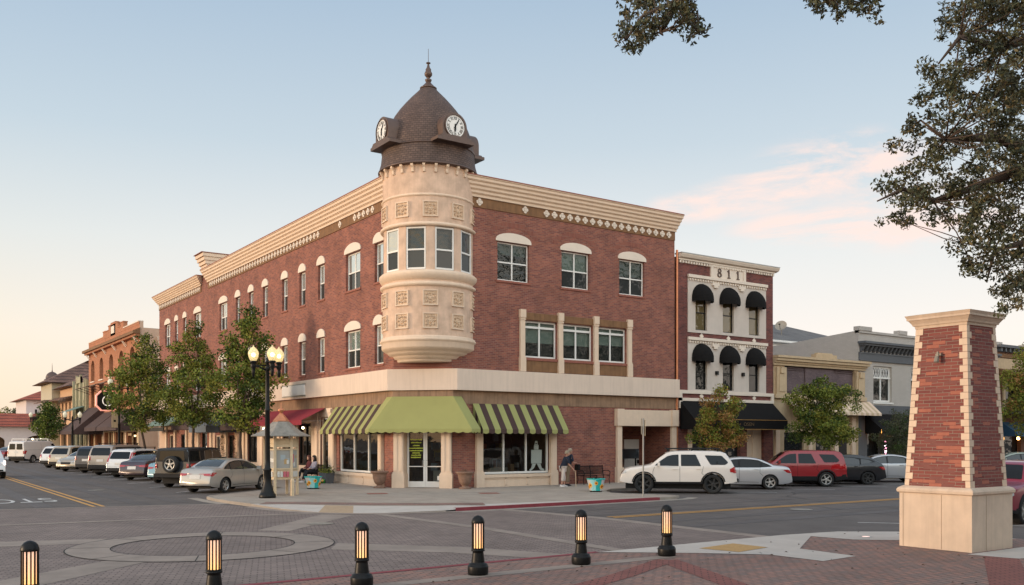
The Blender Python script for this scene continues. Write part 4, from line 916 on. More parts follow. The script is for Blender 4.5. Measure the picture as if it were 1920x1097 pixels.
simple_awning(FB, 15.85, 23.25, 4.28, 3.30, 1.1, .52, 'blackcloth', T8, label='long black shop awning')
b = MB(FB, ['yellowline']); 
for z in (3.295, 2.785): b.box(15.85, 23.25, 1.112, 1.118, z, z+.02)
b.build('gold_trim', T8)
vs, fs = text_poly('OSEN', .26, 0)
b = MB(FB, [mat('faint_gold', (.12, .07, .03), .6, var=0)]); b.add([(20.0+v.x*1.3, 1.118, 2.98+v.y) for v in vs], fs); b.build('awning_lettering', T8, fix=False)
b = MB(FB, ['brick811', 'cream', 'gD', 'creamtrim'])
for s0_, s1_, m in ((15.75,16.45,0),(16.45,16.75,3),(18.1,18.5,3),(20.55,21.1,0),(22.5,23.3,0)): b.box(s0_, s1_, -.3, .02 if m == 0 else .05, .1, 2.85, m)
b.poly([(16.7,-.2,.1),(20.6,-.2,.1),(20.6,-.2,2.9),(16.7,-.2,2.9)], 2); b.poly([(21.1,-.15,.1),(22.5,-.15,.1),(22.5,-.15,2.9),(21.1,-.15,2.9)], 1)
b.box(21.7, 21.76, -.15, -.1, .1, 2.8, 3); b.box(15.75, 23.3, -.3, .0, 2.8, 2.95, 3)
b.build('shopfront', T8, fix=False)
for s in (18.5, 20.6): b = MB(FB, ['black']); b.box(s, s+.16, .05, .18, 5.75, 5.95); b.build('wall_lamp', T8)
# --- low yellow building
M['ochre'] = mat('ochre_stone_trim', (.50, .37, .23), .8, var=.12, scale=3, dirt=.12)
Y8 = thing('low_ochre_building', 'low ochre shop with dark purple brick panel and heavy stone cornice', 'building', (23.4, 0, 0), world=True)
a0, a1 = 23.36, 31.38
b = MB(FB, ['ochre', 'brick_purple', 'gD', 'cream'])
wall(b, a0, a1, 0, 7.0, [(24.35, 31.0, 4.9, 6.52), (24.3, 26.1, .1, 2.65), (27.2, 28.8, .1, 2.7), (29.4, 30.15, .8, 2.5)], rev=.15)
b.poly([(24.35,-.14,4.9),(31.0,-.14,4.9),(31.0,-.14,6.52),(24.35,-.14,6.52)], 1)
b.poly([(24.3,-.15,.1),(26.1,-.15,.1),(26.1,-.15,2.65),(24.3,-.15,2.65)], 2); b.poly([(27.2,-.15,.1),(28.8,-.15,.1),(28.8,-.15,2.7),(27.2,-.15,2.7)], 2); b.poly([(29.4,-.15,.8),(30.15,-.15,.8),(30.15,-.15,2.5),(29.4,-.15,2.5)], 2)
b.poly([(a0,-.4,6.9),(a1,-.4,6.9),(a1,-9,6.9),(a0,-9,6.9)], 3)
b.build('wall', Y8, fix=False)
b = MB(FB, ['ochre'])
for s in (23.5, 31.0): b.box(s, s+.85, -.02, .16, 4.85, 6.4); b.box(s+.15, s+.7, .16, .2, 5.0, 6.0); b.box(s+.25, s+.6, .16, .26, 6.05, 6.4)
b.box(a0, 32.0, 0, .2, 4.62, 4.85)
for k, (z, d) in enumerate(((6.52, .12), (6.66, .2), (6.78, .34), (6.94, .42))): b.box(a0-.05 if k < 2 else a0-.05, 32.0+.06*k, -.1, d, z, z+.135)
b.box(26.9, 28.9, -.1, .25, 7.08, 7.32); b.box(27.2, 28.6, -.1, .15, 7.32, 7.42)
b.build('stone_cornice', Y8)
b = MB(FB, ['brick_purple'])
for z in (6.3, 6.4, 5.05): b.box(24.37, 26.1, -.14, -.08, z, z+.05); b.box(29.2, 30.98, -.14, -.08, z, z+.05)
b.box(26.3, 28.9, -.14, -.06, 5.0, 6.45); b.build('brick_panel', Y8)
b = MB(FB, ['ochre', 'creamtrim']); n = 30
for k in range(n):
    s0_, s1_ = 24.4+8.0*k/n, 24.4+8.0*(k+1)/n; b.poly([(s0_,.1,4.6),(s1_,.1,4.6),(s1_,.95,3.85),(s0_,.95,3.85)], k % 2); b.poly([(s0_,.95,3.85),(s1_,.95,3.85),(s1_,.96,3.7),(s0_,.96,3.7)], k % 2)
b.poly([(32.4,.1,4.6),(32.4,.95,3.85),(32.4,.95,3.7),(32.4,.1,3.7)], 0)
b.build('striped_awning', Y8, fix=False)
for s in (23.45, 26.4, 28.9, 30.6): b = MB(FB, ['creamtrim']); b.box(s, s+.35, -.02, .12, .1, 3.6); b.build('pilaster', Y8)
b = MB(FB, ['black', 'creamtrim']); b.box(29.4, 30.15, .0, .05, .8, 2.5, 0); b.build('menu_board', Y8)
# --- grey painted corner building
G8 = thing('grey_painted_building', 'two storey pale grey painted brick building with dark bracketed cornice', 'building', (31.4, 0, 0), world=True)
M['darkgrey'] = mat('dark_grey_trim', (.085, .09, .10), .6, var=.1)
a0, a1 = 31.42, 47.6
wn_ = [(32.95, 34.95), (37.1, 39.1), (41.2, 43.2), (44.9, 46.7)]
b = MB(FB, ['brick_grey', 'darkgrey', 'gD'])
wall(b, a0, a1, 4.4, 9.05, [(p, q_, 4.62, 6.9) for p, q_ in wn_], rev=.25)
wall(b, a0, a1, 0, 3.85, [(32.3, 33.9, .2, 3.2), (34.6, 36.5, .2, 3.2), (37.2, 40.0, .2, 3.2), (40.6, 44, .2, 3.2)], rev=.3, m=1)
b.poly([(a0,0,0),(a0,-14,0),(a0,-14,8.5),(a0,-6,8.62),(a0,0,9.05)], 0); b.poly([(a1,0,0),(a1,-14,0),(a1,-14,9),(a1,0,9.05)], 0)
b.poly([(a0,-.4,8.7),(a1,-.4,8.7),(a1,-14,8.5),(a0,-14,8.5)], 1); b.poly([(a0+.1,-.5,.1),(a1-.1,-.5,.1),(a1-.1,-.5,4.3),(a0+.1,-.5,4.3)], 2)
b.box(a0, a1, -.1, .1, 3.85, 4.4, 1); b.build('wall', G8, fix=False)
b = MB(FB, ['brick_grey']); b.box(a0-.1, 32.65, -.3, .12, 9.05, 9.3)
for p in range(5): s = 35.6+4*p; b.box(s, s+.9, -.3, .12, 9.05, 9.3)
b.box(a0, a1, -.28, .08, 8.9, 9.048); b.build('parapet', G8)
b = MB(FB, ['darkgrey']); b.box(a0-.08, a1, -.02, .55, 8.22, 8.36); b.box(a0, a1, -.02, .42, 8.1, 8.22); b.box(a0, a1, -.02, .06, 7.25, 7.62); b.box(a0, a1, -.02, .12, 7.16, 7.25)
for k in range(38):
    s = a0+.1+k*.425; b.ext([(s, 0, 7.72), (s, .14, 7.76), (s, .3, 8.0), (s, .36, 8.1), (s, 0, 8.1)], (.16, 0, 0))
b.box(a0, a1, -.02, .1, 7.62, 7.70); b.build('bracketed_cornice', G8)
for p, q_ in wn_:
    w_ = plainwin(G8, FB, p, q_, 4.62, 6.9, d=-.2, fr='white', cols=2, rows=1, fw=.12)
    t = MB(FB, ['white']); t.box(p, q_, -.18, -.10, 6.12, 6.22); N = 10
    for k in range(N):
        s = p+.12+(q_-p-.24)*k/N; e = (q_-p-.24)/N
        t.poly([(s,-.12,6.22),(s+.04,-.12,6.22),(s+e,-.12,6.8),(s+e-.04,-.12,6.8)]); t.poly([(s+e-.04,-.121,6.22),(s+e,-.121,6.22),(s+.04,-.121,6.8),(s,-.121,6.8)])
    t.build('lattice_transom', w_); t = MB(FB, ['white']); t.box(p-.1, q_+.1, -.02, .06, 4.5, 4.6); t.build('sill', w_)
simple_awning(FB, 32.0, 46.5, 3.8, 2.9, 1.2, .3, 'blackcloth', G8)
b = MB(FB, ['black', emis('orange_lantern', (1, .36, .06), 12)]); b.ball((33.4, .35, 2.75), .13, 10, 1); b.box(33.37, 33.43, -.05, .4, 2.9, 2.95, 0); b.build('wall_lamp', G8)
b = MB(FB, ['black', emis('pink_neon', (1, .35, .5), 8), emis('white_neon', (.9, .7, .8), 8)]); b.box(34.0, 34.4, .0, .04, .7, 2.2, 0)
for k in range(7): b.box(34.08, 34.3, .045, .05, .8+.2*k, .92+.2*k, 1+k % 2)
b.build('neon_sign', G8)
b = MB(FB, ['pale811']); b.lathe([(.001, 0), (.22, 0), (.22, .05), (.001, .05)], (34.0, .5, 2.4), 16); b.build('hanging_sign', G8, label='oval hanging sign')
# white painted house with hip roof behind
W8 = thing('white_house_with_hip_roof', 'white building with grey shingled hip roof behind the grey shop', 'building', (37, 12, 0), world=True)
b = MB(mats=['white', 'brick_grey']); b.box(37.6, 52, 12, 24, 0, 9.85, 0); b.build('wall', W8)
b = MB(mats=['slate', 'white']); e = .5
A = [(37.6-e, 12-e, 9.86), (52+e, 12-e, 9.86), (52+e, 24+e, 9.86), (37.6-e, 24+e, 9.86)]
b.poly([A[0], A[1], (46.5, 18, 12.2), (43.8, 18, 12.2)]); b.poly([A[1], A[2], (46.5, 18, 12.2)]); b.poly([A[2], A[3], (43.8, 18, 12.2), (46.5, 18, 12.2)]); b.poly([A[3], A[0], (43.8, 18, 12.2)])
b.box(37.6-e, 52+e, 12-e, 24+e, 9.70, 9.855, 1); b.build('hip_roof', W8, fix=False)
dsh = thing('satellite_dish', 'small grey satellite dish on the shingled hip roof', 'satellite dish', (40.9, 13.6, 10.75), rot=R(200))
b = MB(mats=['zinc']); b.path([(0, 0, -.3), (0, 0, .35), (.12, 0, .5)], .03, 6); b.build('mast', dsh)
b = MB(mats=['zinc']); b.smooth = True
for (d0_, r0_), (d1_, r1_) in zip([(0, .02), (.03, .25), (.1, .45)], [(.03, .25), (.1, .45), (.12, .47)]):
    ax = Vector((.85, .1, .5)).normalized(); a_ = ax.orthogonal().normalized(); b2_ = ax.cross(a_); c_0 = Vector((.1, 0, .55))
    mkr = lambda d, r: [tuple(c_0+ax*d+(a_*math.cos(2*math.pi*i/20)+b2_*math.sin(2*math.pi*i/20))*r) for i in range(20)]
    b.loft(mkr(d0_, r0_), mkr(d1_, r1_), cap=False)
b.build('dish', dsh, fix=False)
b = MB(mats=['black']); b.path([(.1, 0, .25), (.5, .05, .35), (.65, .07, .62)], .02, 6); b.box(.6, .72, 0, .12, .6, .7); b.build('receiver_arm', dsh)
# brown building with balcony right of the pillar
B8 = thing('brown_balcony_building', 'brown brick building with long balcony beyond the brick pillar', 'building', (47.8, 0, 0), world=True)
b = MB(FB, ['brick_brown', 'brown', 'ochre', 'gD', 'dark'])
wall(b, 47.8, 75, 0, 8.9, [(49.0+3.4*k, 50.9+3.4*k, 4.6, 6.9) for k in range(7)]+[(48.6+4.2*k, 51.4+4.2*k, .1, 2.9) for k in range(6)], rev=.3)
b.poly([(47.8,0,0),(47.8,-12,0),(47.8,-12,9),(47.8,0,9)], 0); b.poly([(47.9,-.35,0),(75,-.35,0),(75,-.35,8.5),(47.9,-.35,8.5)], 3); b.poly([(47.8,-.3,8.8),(75,-.3,8.8),(75,-12,8.8),(47.8,-12,8.8)], 4)
b.build('wall', B8, fix=False)
b = MB(FB, ['brown', 'darkgrey', 'ochre']); b.box(47.7, 75, 0, .45, 8.9, 9.1, 1); b.box(47.7, 75, 0, .1, 8.2, 8.5, 0)
for k in range(44): b.box(47.9+.6*k, 48.1+.6*k, .0, .35, 8.6, 8.88, 1)
b.box(47.8, 75, -.01, .04, 7.2, 8.15, 2); b.build('cornice', B8)
simple_awning(FB, 47.8, 75, 7.4, 6.95, 1.6, .1, 'brown', B8, name='porch_roof', sides=True)
b = MB(FB, ['darkgrey']); b.box(47.8, 75, .02, 1.6, 4.1, 4.3); b.build('balcony_floor', B8)
b = MB(FB, ['black']); b.box(47.8, 75, 1.5, 1.56, 5.3, 5.36); b.box(47.8, 75, 1.5, 1.56, 4.36, 4.40)
for k in range(150): b.box(47.85+.18*k, 47.87+.18*k, 1.52, 1.54, 4.4, 5.3)
for k in range(12): b.box(47.85+2.4*k, 47.93+2.4*k, 1.49, 1.57, 4.3, 5.4)
b.build('balcony_railing', B8)
simple_awning(FB, 48.4, 53.5, 3.5, 2.7, 1.2, .25, 'bluecloth', B8)
b = MB(FB, [emis('amber_lamp', (1, .5, .15), 10)]); b.ball((50.6, .2, 2.3), .12, 10); b.build('wall_lamp', B8)
for k in range(7): b = MB(FB, ['ochre']); b.box(48.7+3.4*k, 48.98+3.4*k, .0, .1, 4.35, 6.9); b.build('window_surround', B8)
# ------------------------------------------------------------------ side street neighbours
O8 = thing('orange_brick_building', 'orange brick building with stepped gable and tall arched windows', 'building', (0, 49.7, 0), world=True)
y0, y1 = 49.7, 73.0
wy = [52.65, 57.1, 61.6, 66.3, 70.8]
b = MB(FA, ['brick_orange', 'brown', 'gD', 'archwhite'])
hw_ = .95
holes = [(c-hw_, c+hw_, 8.35, 10.55) for c in wy]+[(c-.8, c+.8, 5.5, 7.5) for c in wy]+[(50.4, 54.5, .1, 2.9), (55.5, 59.5, .1, 2.9), (60.5, 64.5, .1, 2.9), (65.5, 69, .1, 2.9), (70, 72.5, .1, 2.9)]
wall(b, y0, y1, 0, 12.3, holes, rev=.55)
for c in wy:
    for sg in (-1, 1):
        P = [(c+sg*hw_, 10.55), (c+sg*hw_, 9.75)]+[(c+sg*hw_*math.cos(R(t)), 9.75+.8*math.sin(R(t))) for t in range(0, 91, 15)]
        b.ext([(p[0], 0, p[1]) for p in P], (0, -.55, 0), 0)
    quad(b, c-.75, c+.75, 8.4, 10.5, -.5, 2)
quad(b, y0+.3, y1-.3, 0, 7.6, -.6, 2)
b.build('facade', O8, fix=False)
b = MB(mats=['alleybeige', 'brown']); b.poly([(0,y0,0),(16,y0,0),(16,y0,11.6),(.3,y0,12.0),(.3,y0,12.5),(0,y0,12.5)], 0); b.poly([(.3,y0,12.0),(16,y0,11.8),(16,y1,11.8),(.3,y1,12.0)], 1); b.poly([(0,y1,0),(16,y1,0),(16,y1,11.8),(0,y1,12.3)], 0)
b.build('side_wall', O8, fix=False)
b = MB(FA, ['brick_orange', 'archwhite'])
for s0_, s1_, z in ((50.0, 56.1, 12.55), (65.4, 73.0, 12.55), (56.1, 57.3, 13.15), (57.3, 58.6, 12.85), (62.8, 64.2, 12.95), (64.2, 65.4, 13.0), (58.6, 62.8, 13.35), (59.6, 61.8, 13.6)):
    b.box(s0_, s1_-.002, -.35, 0.01, 12.302, z, 0)
    if z < 13.5: b.box(s0_-.05, s1_+.04, -.38, .05, z+.002, z+.09, 1 if z < 12.6 else 0)
b.box(60.0, 61.4, .01, .06, 12.5, 13.2, 1); b.build('stepped_gable', O8)
b = MB(FA, ['brown', 'brick_orange']); b.box(y0-.2, y1+.5, 0, .6, 11.45, 11.7, 0); b.box(y0-.1, y1+.3, 0, .4, 11.25, 11.45, 1); b.loft([(y0-.2, 0, 12.0), (y0-.2, .6, 11.705), (y0-.2, 0, 11.705)], [(y1+.5, 0, 12.0), (y1+.5, .6, 11.705), (y1+.5, 0, 11.705)], 0); b.build('cornice', O8)
b = MB(FA, ['archwhite'])
for c in [50.5, 54.9, 59.4, 64.0, 68.6, 72.4]:
    for k in (-1, 0, 1): b.ext([(c+k*.35, .01, 10.7+.1*abs(k)), (c+k*.35+.12, .01, 10.7+.1*abs(k)), (c+k*.2+.12, .35, 11.24), (c+k*.2, .35, 11.24)], (0, .03, 0))
b.build('bracket', O8)
for c in wy:
    plainwin(O8, FA, c-.6, c+.6, 8.4, 10.3, d=-.42, fr='white', rows=2, fw=.08)
    b = MB(FA, ['archwhite']); b.box(c-1.05, c+1.05, -.05, .1, 8.22, 8.33); b.build('sill', O8)
    plainwin(O8, FA, c-.8, c+.8, 5.5, 7.5, d=-.4, fr='black', rows=2)
    b = MB(FA, ['bronze', 'white']); b.loft([(c-1.3, .1, 7.95), (c-1.3, 1.7, 7.5), (c-1.3, 1.7, 7.42), (c-1.3, .1, 7.85)], [(c+1.3, .1, 7.95), (c+1.3, 1.7, 7.5), (c+1.3, 1.7, 7.42), (c+1.3, .1, 7.85)], 0)
    b.tube((c-1.1, .05, 7.0), (c-1.1, 1.5, 7.5), .03, m=0); b.tube((c+1.1, .05, 7.0), (c+1.1, 1.5, 7.5), .03, m=0); b.build('window_canopy', O8)
simple_awning(FA, 50.0, 58.5, 4.9, 3.35, 1.9, .35, 'browncloth', O8); simple_awning(FA, 58.9, 64.6, 4.9, 3.35, 1.9, .35, 'browncloth', O8); simple_awning(FA, 65.0, 73.0, 5.55, 3.0, 2.9, .3, 'browncloth', O8, label='deep brown awning')
b = MB(FA, ['ochre', 'creamtrim']); [b.box(s, s+.5, -.1, .1, .1, 3.0, k % 2) for k, s in enumerate((49.75, 54.7, 59.7, 64.7, 69.2, 72.5))]; b.box(49.75, 73, -.05, .08, 2.9, 3.4, 0); b.build('shopfront', O8)
b = MB(FA, ['ochre', 'gD', emis('shop_glow', (1, .66, .3), 2.2)]);
for s in (51.2, 53.0, 56.6, 58.1, 61.8, 63.2, 66.6): b_ = MB(FA, ['ochre']); b_.box(s, s+.12, -.2, -.1, .1, 2.9, 0); b_.build('door_frame', O8)
b.box(50.6, 50.75, .1, .25, 2.45, 2.6, 2); b.box(52.2, 53.6, .1, .14, 2.55, 2.8, 0); b.build('lit_sign', O8)
b = MB(mats=['creamtrim']); b.tube((1.6, y0-.08, 0), (1.6, y0-.08, 10.9), .09); b.frust(1.6, y0-.1, .12, .1, 10.9, .25, .12, 11.3); b.build('downpipe', O8)
# projecting octagonal sign with a C
sg_ = MB(mats=['black', emis('red_neon', (1, .22, .16), .5), emis('white_neon_c', (1, .9, .8), .5), 'metal'])
cx, cz = -.95, 5.85; yy = 58.2; ry = 1.05
oc = lambda r, s: [(cx+r*s*a, cz+r*b_) for a, b_ in ((-.55,-1),(.55,-1),(1,-.5),(1,.5),(.55,1),(-.55,1),(-1,.5),(-1,-.5))]
sg_.ext([(p[0], yy, p[1]) for p in oc(.86, 1.1)], (0, .3, 0), 0)
A, B_ = oc(.86, 1.1), oc(.97, 1.1)
for i in range(8):
    j = (i+1) % 8; sg_.loft([(A[i][0], yy-.03, A[i][1]), (A[j][0], yy-.03, A[j][1]), (B_[j][0], yy-.03, B_[j][1]), (B_[i][0], yy-.03, B_[i][1])], [(A[i][0], yy+.33, A[i][1]), (A[j][0], yy+.33, A[j][1]), (B_[j][0], yy+.33, B_[j][1]), (B_[i][0], yy+.33, B_[i][1])], 1)
for i in range(20):
    a, c = R(45+270*i/20), R(45+270*(i+1)/20)
    sg_.ext([(cx+.50*math.cos(a), yy-.04, cz+.5*math.sin(a)), (cx+.50*math.cos(c), yy-.04, cz+.5*math.sin(c)), (cx+.42*math.cos(c), yy-.04, cz+.42*math.sin(c)), (cx+.42*math.cos(a), yy-.04, cz+.42*math.sin(a))], (0, .03, 0), 2)
sg_.ext([(cx-.12, yy-.03, cz-.3), (cx+.12, yy-.03, cz-.3), (cx+.12, yy-.03, cz+.3), (cx-.12, yy-.03, cz+.3)], (0, .02, 0), 3)
sg_.tube((0, yy+.15, cz+.6), (cx, yy+.15, cz+.6), .04, m=3); sg_.tube((0, yy+.15, cz-.6), (cx, yy+.15, cz-.6), .04, m=3)
sg_.build('projecting_sign', O8, label='octagonal black sign with letter C and red rim')
# olive deco front and tiled roof buildings beyond
D8 = thing('olive_deco_building', 'narrow olive building with fluted front and stepped top', 'building', (0, 73.2, 0), world=True)
M['olive'] = mat('olive_stucco', (.34, .31, .20), .85, var=.1, dirt=.1); M['peach'] = mat('peach_stucco', (.55, .34, .20), .85, var=.1, dirt=.1); M['palegreen'] = mat('pale_green_stucco', (.46, .41, .30), .85, var=.1); M['pinkwhite'] = mat('pinkish_white_stucco', (.62, .54, .52), .85, var=.05)
b = MB(FA, ['olive', 'gD', 'dark']); wall(b, 73.2, 82.0, 0, 8.5, [(75+2.4*k, 76.3+2.4*k, 4.3, 6.6) for k in range(3)]+[(74.2, 77, .1, 2.9), (78, 81.4, .1, 2.9)], rev=.3); quad(b, 73.3, 81.9, 0, 8, -.35, 1)
b.poly([(82,0,0),(82,-10,0),(82,-10,8.3),(82,0,8.5)], 0); b.poly([(73.2,0,7),(73.2,-10,7),(73.2,-10,8.3),(73.2,0,8.5)], 0); b.poly([(73.2,-.2,8.3),(82,-.2,8.3),(82,-10,8.3),(73.2,-10,8.3)], 2); b.build('facade', D8, fix=False)
b = MB(FA, ['olive']); [b.box(s, s+.35, 0, .22, .1, z) for s, z in ((73.3, 8.7), (74.4, 8.9), (76.8, 9.4), (79.2, 9.4), (81.4, 8.9))]; b.box(76.8, 79.5, 0, .2, 8.5, 9.2); b.build('fluting', D8)
b = MB(FA, ['tealcloth', 'white']); b.loft([(74.5,.1,5.9),(74.5,1.8,5.2),(74.5,.1,5.8)], [(80.5,.1,5.9),(80.5,1.8,5.2),(80.5,.1,5.8)], 0); b.build('glass_canopy', D8)
R8 = thing('tiled_corner_building', 'peach and olive building with brown tile roofs and small domed cupola', 'building', (0, 82.2, 0), world=True)
b = MB(FA, ['peach', 'gD', 'dark', 'palegreen']); wall(b, 82.2, 92.0, 0, 8.3, [(84+2.6*k, 85.3+2.6*k, 4.4, 6.6) for k in range(3)]+[(83, 86, .1, 2.8), (87, 91, .1, 2.8)], rev=.3); quad(b, 82.3, 91.9, 0, 8, -.35, 1)
wall(b, 92.0, 101.0, 0, 9.2, [(93.5, 94.8, 4.4, 6.8), (97, 98.3, 4.4, 6.8), (93, 96, .1, 2.8), (97, 100.5, .1, 2.8)], rev=.3, d=.9, m=3); quad(b, 92.1, 100.9, 0, 9, .5, 1)
b.poly([(92.0,.9,0),(92.0,-.5,0),(92.0,-.5,9.2),(92.0,.9,9.2)], 3); b.poly([(101,.9,0),(101,-12,0),(101,-12,9.2),(101,.9,9.2)], 3); b.build('facade', R8, fix=False)
def tileroof(mb, s0, s1, d0, d1, z, h, F_=None, ov=.7, m=0, inset=None):
    i = inset if inset is not None else (d0-d1)/2
    A = [(s0-ov, d0+ov, z), (s1+ov, d0+ov, z), (s1+ov, d1-ov, z), (s0-ov, d1-ov, z)]; c = (d0+d1)/2
    P, Q = (s0+i, c, z+h), (s1-i, c, z+h)
    mb.poly([A[0], A[1], Q, P], m); mb.poly([A[1], A[2], Q], m); mb.poly([A[2], A[3], P, Q], m); mb.poly([A[3], A[0], P], m)
    mb.poly([A[0], A[1], A[2], A[3]], 1)
b = MB(FA, ['tilebrown', 'brown', 'slate']); tileroof(b, 92.0, 101, .9, -9, 9.25, 3.3, ov=1.0); b.build('tile_roof', R8, fix=False)
b = MB(FA, ['tilebrown', 'brown']); tileroof(b, 82.4, 91.2, .2, -9, 8.35, 3.0); b.build('tile_roof', R8, fix=False)
b = MB(FA, ['tilebrown', 'brown']); b.loft([(83, .05, 7.3), (83, 1.3, 6.85), (83, 1.3, 6.78), (83, .05, 7.1)], [(100, .95, 7.3), (100, 1.9, 6.85), (100, 1.9, 6.78), (100, .95, 7.1)], 0); b.loft([(83, .05, 3.9), (83, 1.6, 3.4), (83, 1.6, 3.3), (83, .05, 3.7)], [(96, .95, 3.9), (96, 2.2, 3.4), (96, 2.2, 3.3), (96, .95, 3.7)], 0); b.build('eaves', R8)
b = MB(FA, ['black']); b.box(92.2, 101, .95, 2.0, 4.0, 4.12)
for k in range(40): b.box(92.2+.22*k, 92.23+.22*k, 1.95, 1.98, 4.1, 5.1)
b.box(92.2, 101, 1.94, 1.99, 5.1, 5.15); b.build('balcony', R8)
b = MB(mats=['pinkwhite', 'bronze']); b.box(-.1, 1.5, 102.0, 103.6, 0, 10.2, 0); b.smooth = True; b.lathe([(1.0, 10.15), (1.0, 10.25), (.82, 10.3), (.8, 10.6), (.66, 10.95), (.38, 11.2), (.08, 11.32), (.04, 11.6), (.03, 12.1), (.005, 12.5)], (.7, 102.8, 0), 24, m=1); b.build('domed_cupola', R8)
# white building with red tile roofs across the far crossing
H8 = thing('white_tile_roof_building', 'white stucco building with red tile hip roof at the street end', 'building', (-1.5, 118, 0), world=True)
b = MB(mats=['pinkwhite', 'dark']); b.box(-.6, 14, 118, 130, 0, 8.0, 0); b.build('wall', H8)
b = MB(lambda p: (p[0], 118+(-p[1]), p[2]), ['tile', 'brown']); tileroof(b, -.6, 14, 0, -12, 8.02, 2.4, ov=.9, inset=4.5); b.build('tile_roof', H8, fix=False)
b = MB(mats=['dark', 'bronze']); b.box(.55, .85, 117.94, 118, 5.2, 6.6, 0); b.ext([(3.0, 117.94, 5.9), (3.35, 117.94, 6.25), (3.0, 117.94, 6.6), (2.65, 117.94, 6.25)], (0, .05, 0), 1); b.build('wall_ornament', H8)
A8 = thing('low_arcade_building', 'low white arcade with wide arches under a red tile roof', 'building', (-8, 108, 0), world=True)
FR = lambda p: (p[0], 108-p[1], p[2])
b = MB(FR, ['pinkwhite', 'dark', 'room'])
arcs = [(-11.4, -8.4), (-7.6, -4.4), (-1.9, 1.2), (2.2, 5.4)]
wall(b, -16, 7, 0, 3.9, [(p, q_, .1, 2.7) for p, q_ in arcs], rev=.4)
for p, q_ in arcs:
    c = (p+q_)/2; hw2 = (q_-p)/2
    for s2 in (-1, 1):
        P = [(c+s2*hw2, 2.7), (c+s2*hw2, 1.9)]+[(c+s2*hw2*math.cos(R(t)), 1.9+.8*math.sin(R(t))) for t in range(0, 91, 15)]
        b.ext([(u_[0], 0, u_[1]) for u_ in P], (0, -.4, 0), 0)
quad(b, -16, 7, 0, 3.8, -2.5, 2); b.poly([(-16,0,0),(-16,-8,0),(-16,-8,3.9),(-16,0,3.9)], 0); b.poly([(7,0,0),(7,-8,0),(7,-8,3.9),(7,0,3.9)], 0); b.build('arcade_wall', A8, fix=False)
b = MB(FR, ['tile', 'brown']); tileroof(b, -16, 7, 0, -8, 3.92, 1.9, ov=.7, inset=5); b.build('tile_roof', A8, fix=False)
cl_ = emis('cafe_lamp', (1, .75, .45), 10)
for x_ in (-6.6, -6, -5.2, -.9, .2): b = MB(FR, [cl_]); b.ball((x_, -1.0, 2.2), .12, 8); b.build('lamp', A8)
# low buildings closing the street on the far left
FL8 = thing('far_row_of_shops', 'distant low row of pale shops at the end of the street', 'building', (-30, 165, 0), world=True)
b = MB(mats=['pinkwhite', 'palegreen', 'peach', 'tilebrown'])
for x0_, x1_, h_, m in ((-52, -42, 5, 0), (-42, -33, 6.5, 1), (-33, -24, 4.6, 2), (-24, -14, 6, 0)): b.box(x0_, x1_-.05, 165, 175, 0, h_, m)
b.build('facades', FL8)
# ------------------------------------------------------------------ brick pillar on the plaza
PL = thing('brick_pillar', 'tall tapered red brick pillar with cream quoins, cap and plinth on the plaza', 'pillar', (-.24, -24.2, 0))
H0, H1, ZA, ZB = .705, .545, 1.30, 4.62
b = MB(mats=[brick('pillar_brick', (.235, .072, .058), (.155, .048, .045), (.25, .20, .16), bw=.275, rh=.0705, ms=.006, var=.08, bias=-.25, big=2)])
b.frust(0, 0, H0, H0, ZA, H1, H1, ZB); o = b.build('brick_shaft', PL)
# individual paler bricks
m_ = mat('pale_orange_brick', (.36, .125, .082), .85, var=.12, scale=9); m2_ = mat('dull_brick', (.20, .075, .062), .85, var=.12, scale=9)
rr = random.Random(8); b = MB(mats=[m_, m2_])
hwz = lambda z: H0+(H1-H0)*(z-ZA)/(ZB-ZA)
for side in range(2):
    for k in range(47):
        z = ZA+.003+.0705*k; h_ = hwz(z+.035)+.0025
        off_ = .1375 if k % 2 else 0
        for j in range(-3, 4):
            if rr.random() < .27:
                c0_ = j*.275+off_-.1; c1_ = c0_+.269
                lim = hwz(z)-.14; a_, c_2 = max(c0_, -lim), min(c1_, lim)
                if c_2-a_ < .05: continue
                m = 0 if rr.random() < .6 else 1
                if side == 0: b.poly([(-h_-.0008, a_, z), (-h_-.0008, c_2, z), (-h_+.0025, c_2, z+.0635), (-h_+.0025, a_, z+.0635)], m)
                else: b.poly([(a_, -h_-.0008, z), (c_2, -h_-.0008, z), (c_2, -h_+.0025, z+.0635), (a_, -h_+.0025, z+.0635)], m)
b.build('pale_bricks', PL, fix=False)
b = MB(mats=['creamtrim'])
n = 24; dz = (ZB-ZA)/n
for k in range(n):
    z = ZA+dz*k; a = hwz(z)+.012; c = hwz(z+dz)+.012; L_, S_ = (.17, .10) if k % 2 == 0 else (.10, .17)
    for sx in (-1, 1):
        for sy in (-1, 1):
            A = [(sx*a, sy*a, z+.004), (sx*(a-L_), sy*a, z+.004), (sx*(a-L_), sy*(a-S_), z+.004), (sx*a, sy*(a-S_), z+.004)]
            B_ = [(sx*c, sy*c, z+dz-.004), (sx*(c-L_), sy*c, z+dz-.004), (sx*(c-L_), sy*(c-S_), z+dz-.004), (sx*c, sy*(c-S_), z+dz-.004)]
            b.loft(A, B_)
b.build('quoins', PL)
M['plinth'] = mat('plinth_stone', (.61, .475, .36), .8, var=.10, scale=2.6, bump=.15, dirt=.14)
b = MB(mats=['plinth', 'brown']); P_ = .79
b.box(-P_, P_, -P_, P_, 0, 1.15, 0)
b.build('plinth', PL)
b = MB(mats=['signband'])
for s in (-.25,):
    b.box(s-.004, s+.004, -P_-.003, -P_+.01, .02, 1.14); b.box(-P_-.003, -P_+.01, s-.004+.1, s+.004+.1, .02, 1.14); b.box(-P_-.003, -P_+.01, .70, .708, .02, 1.14)
b.build('plinth_joint', PL)
b = MB(mats=['plinth'])
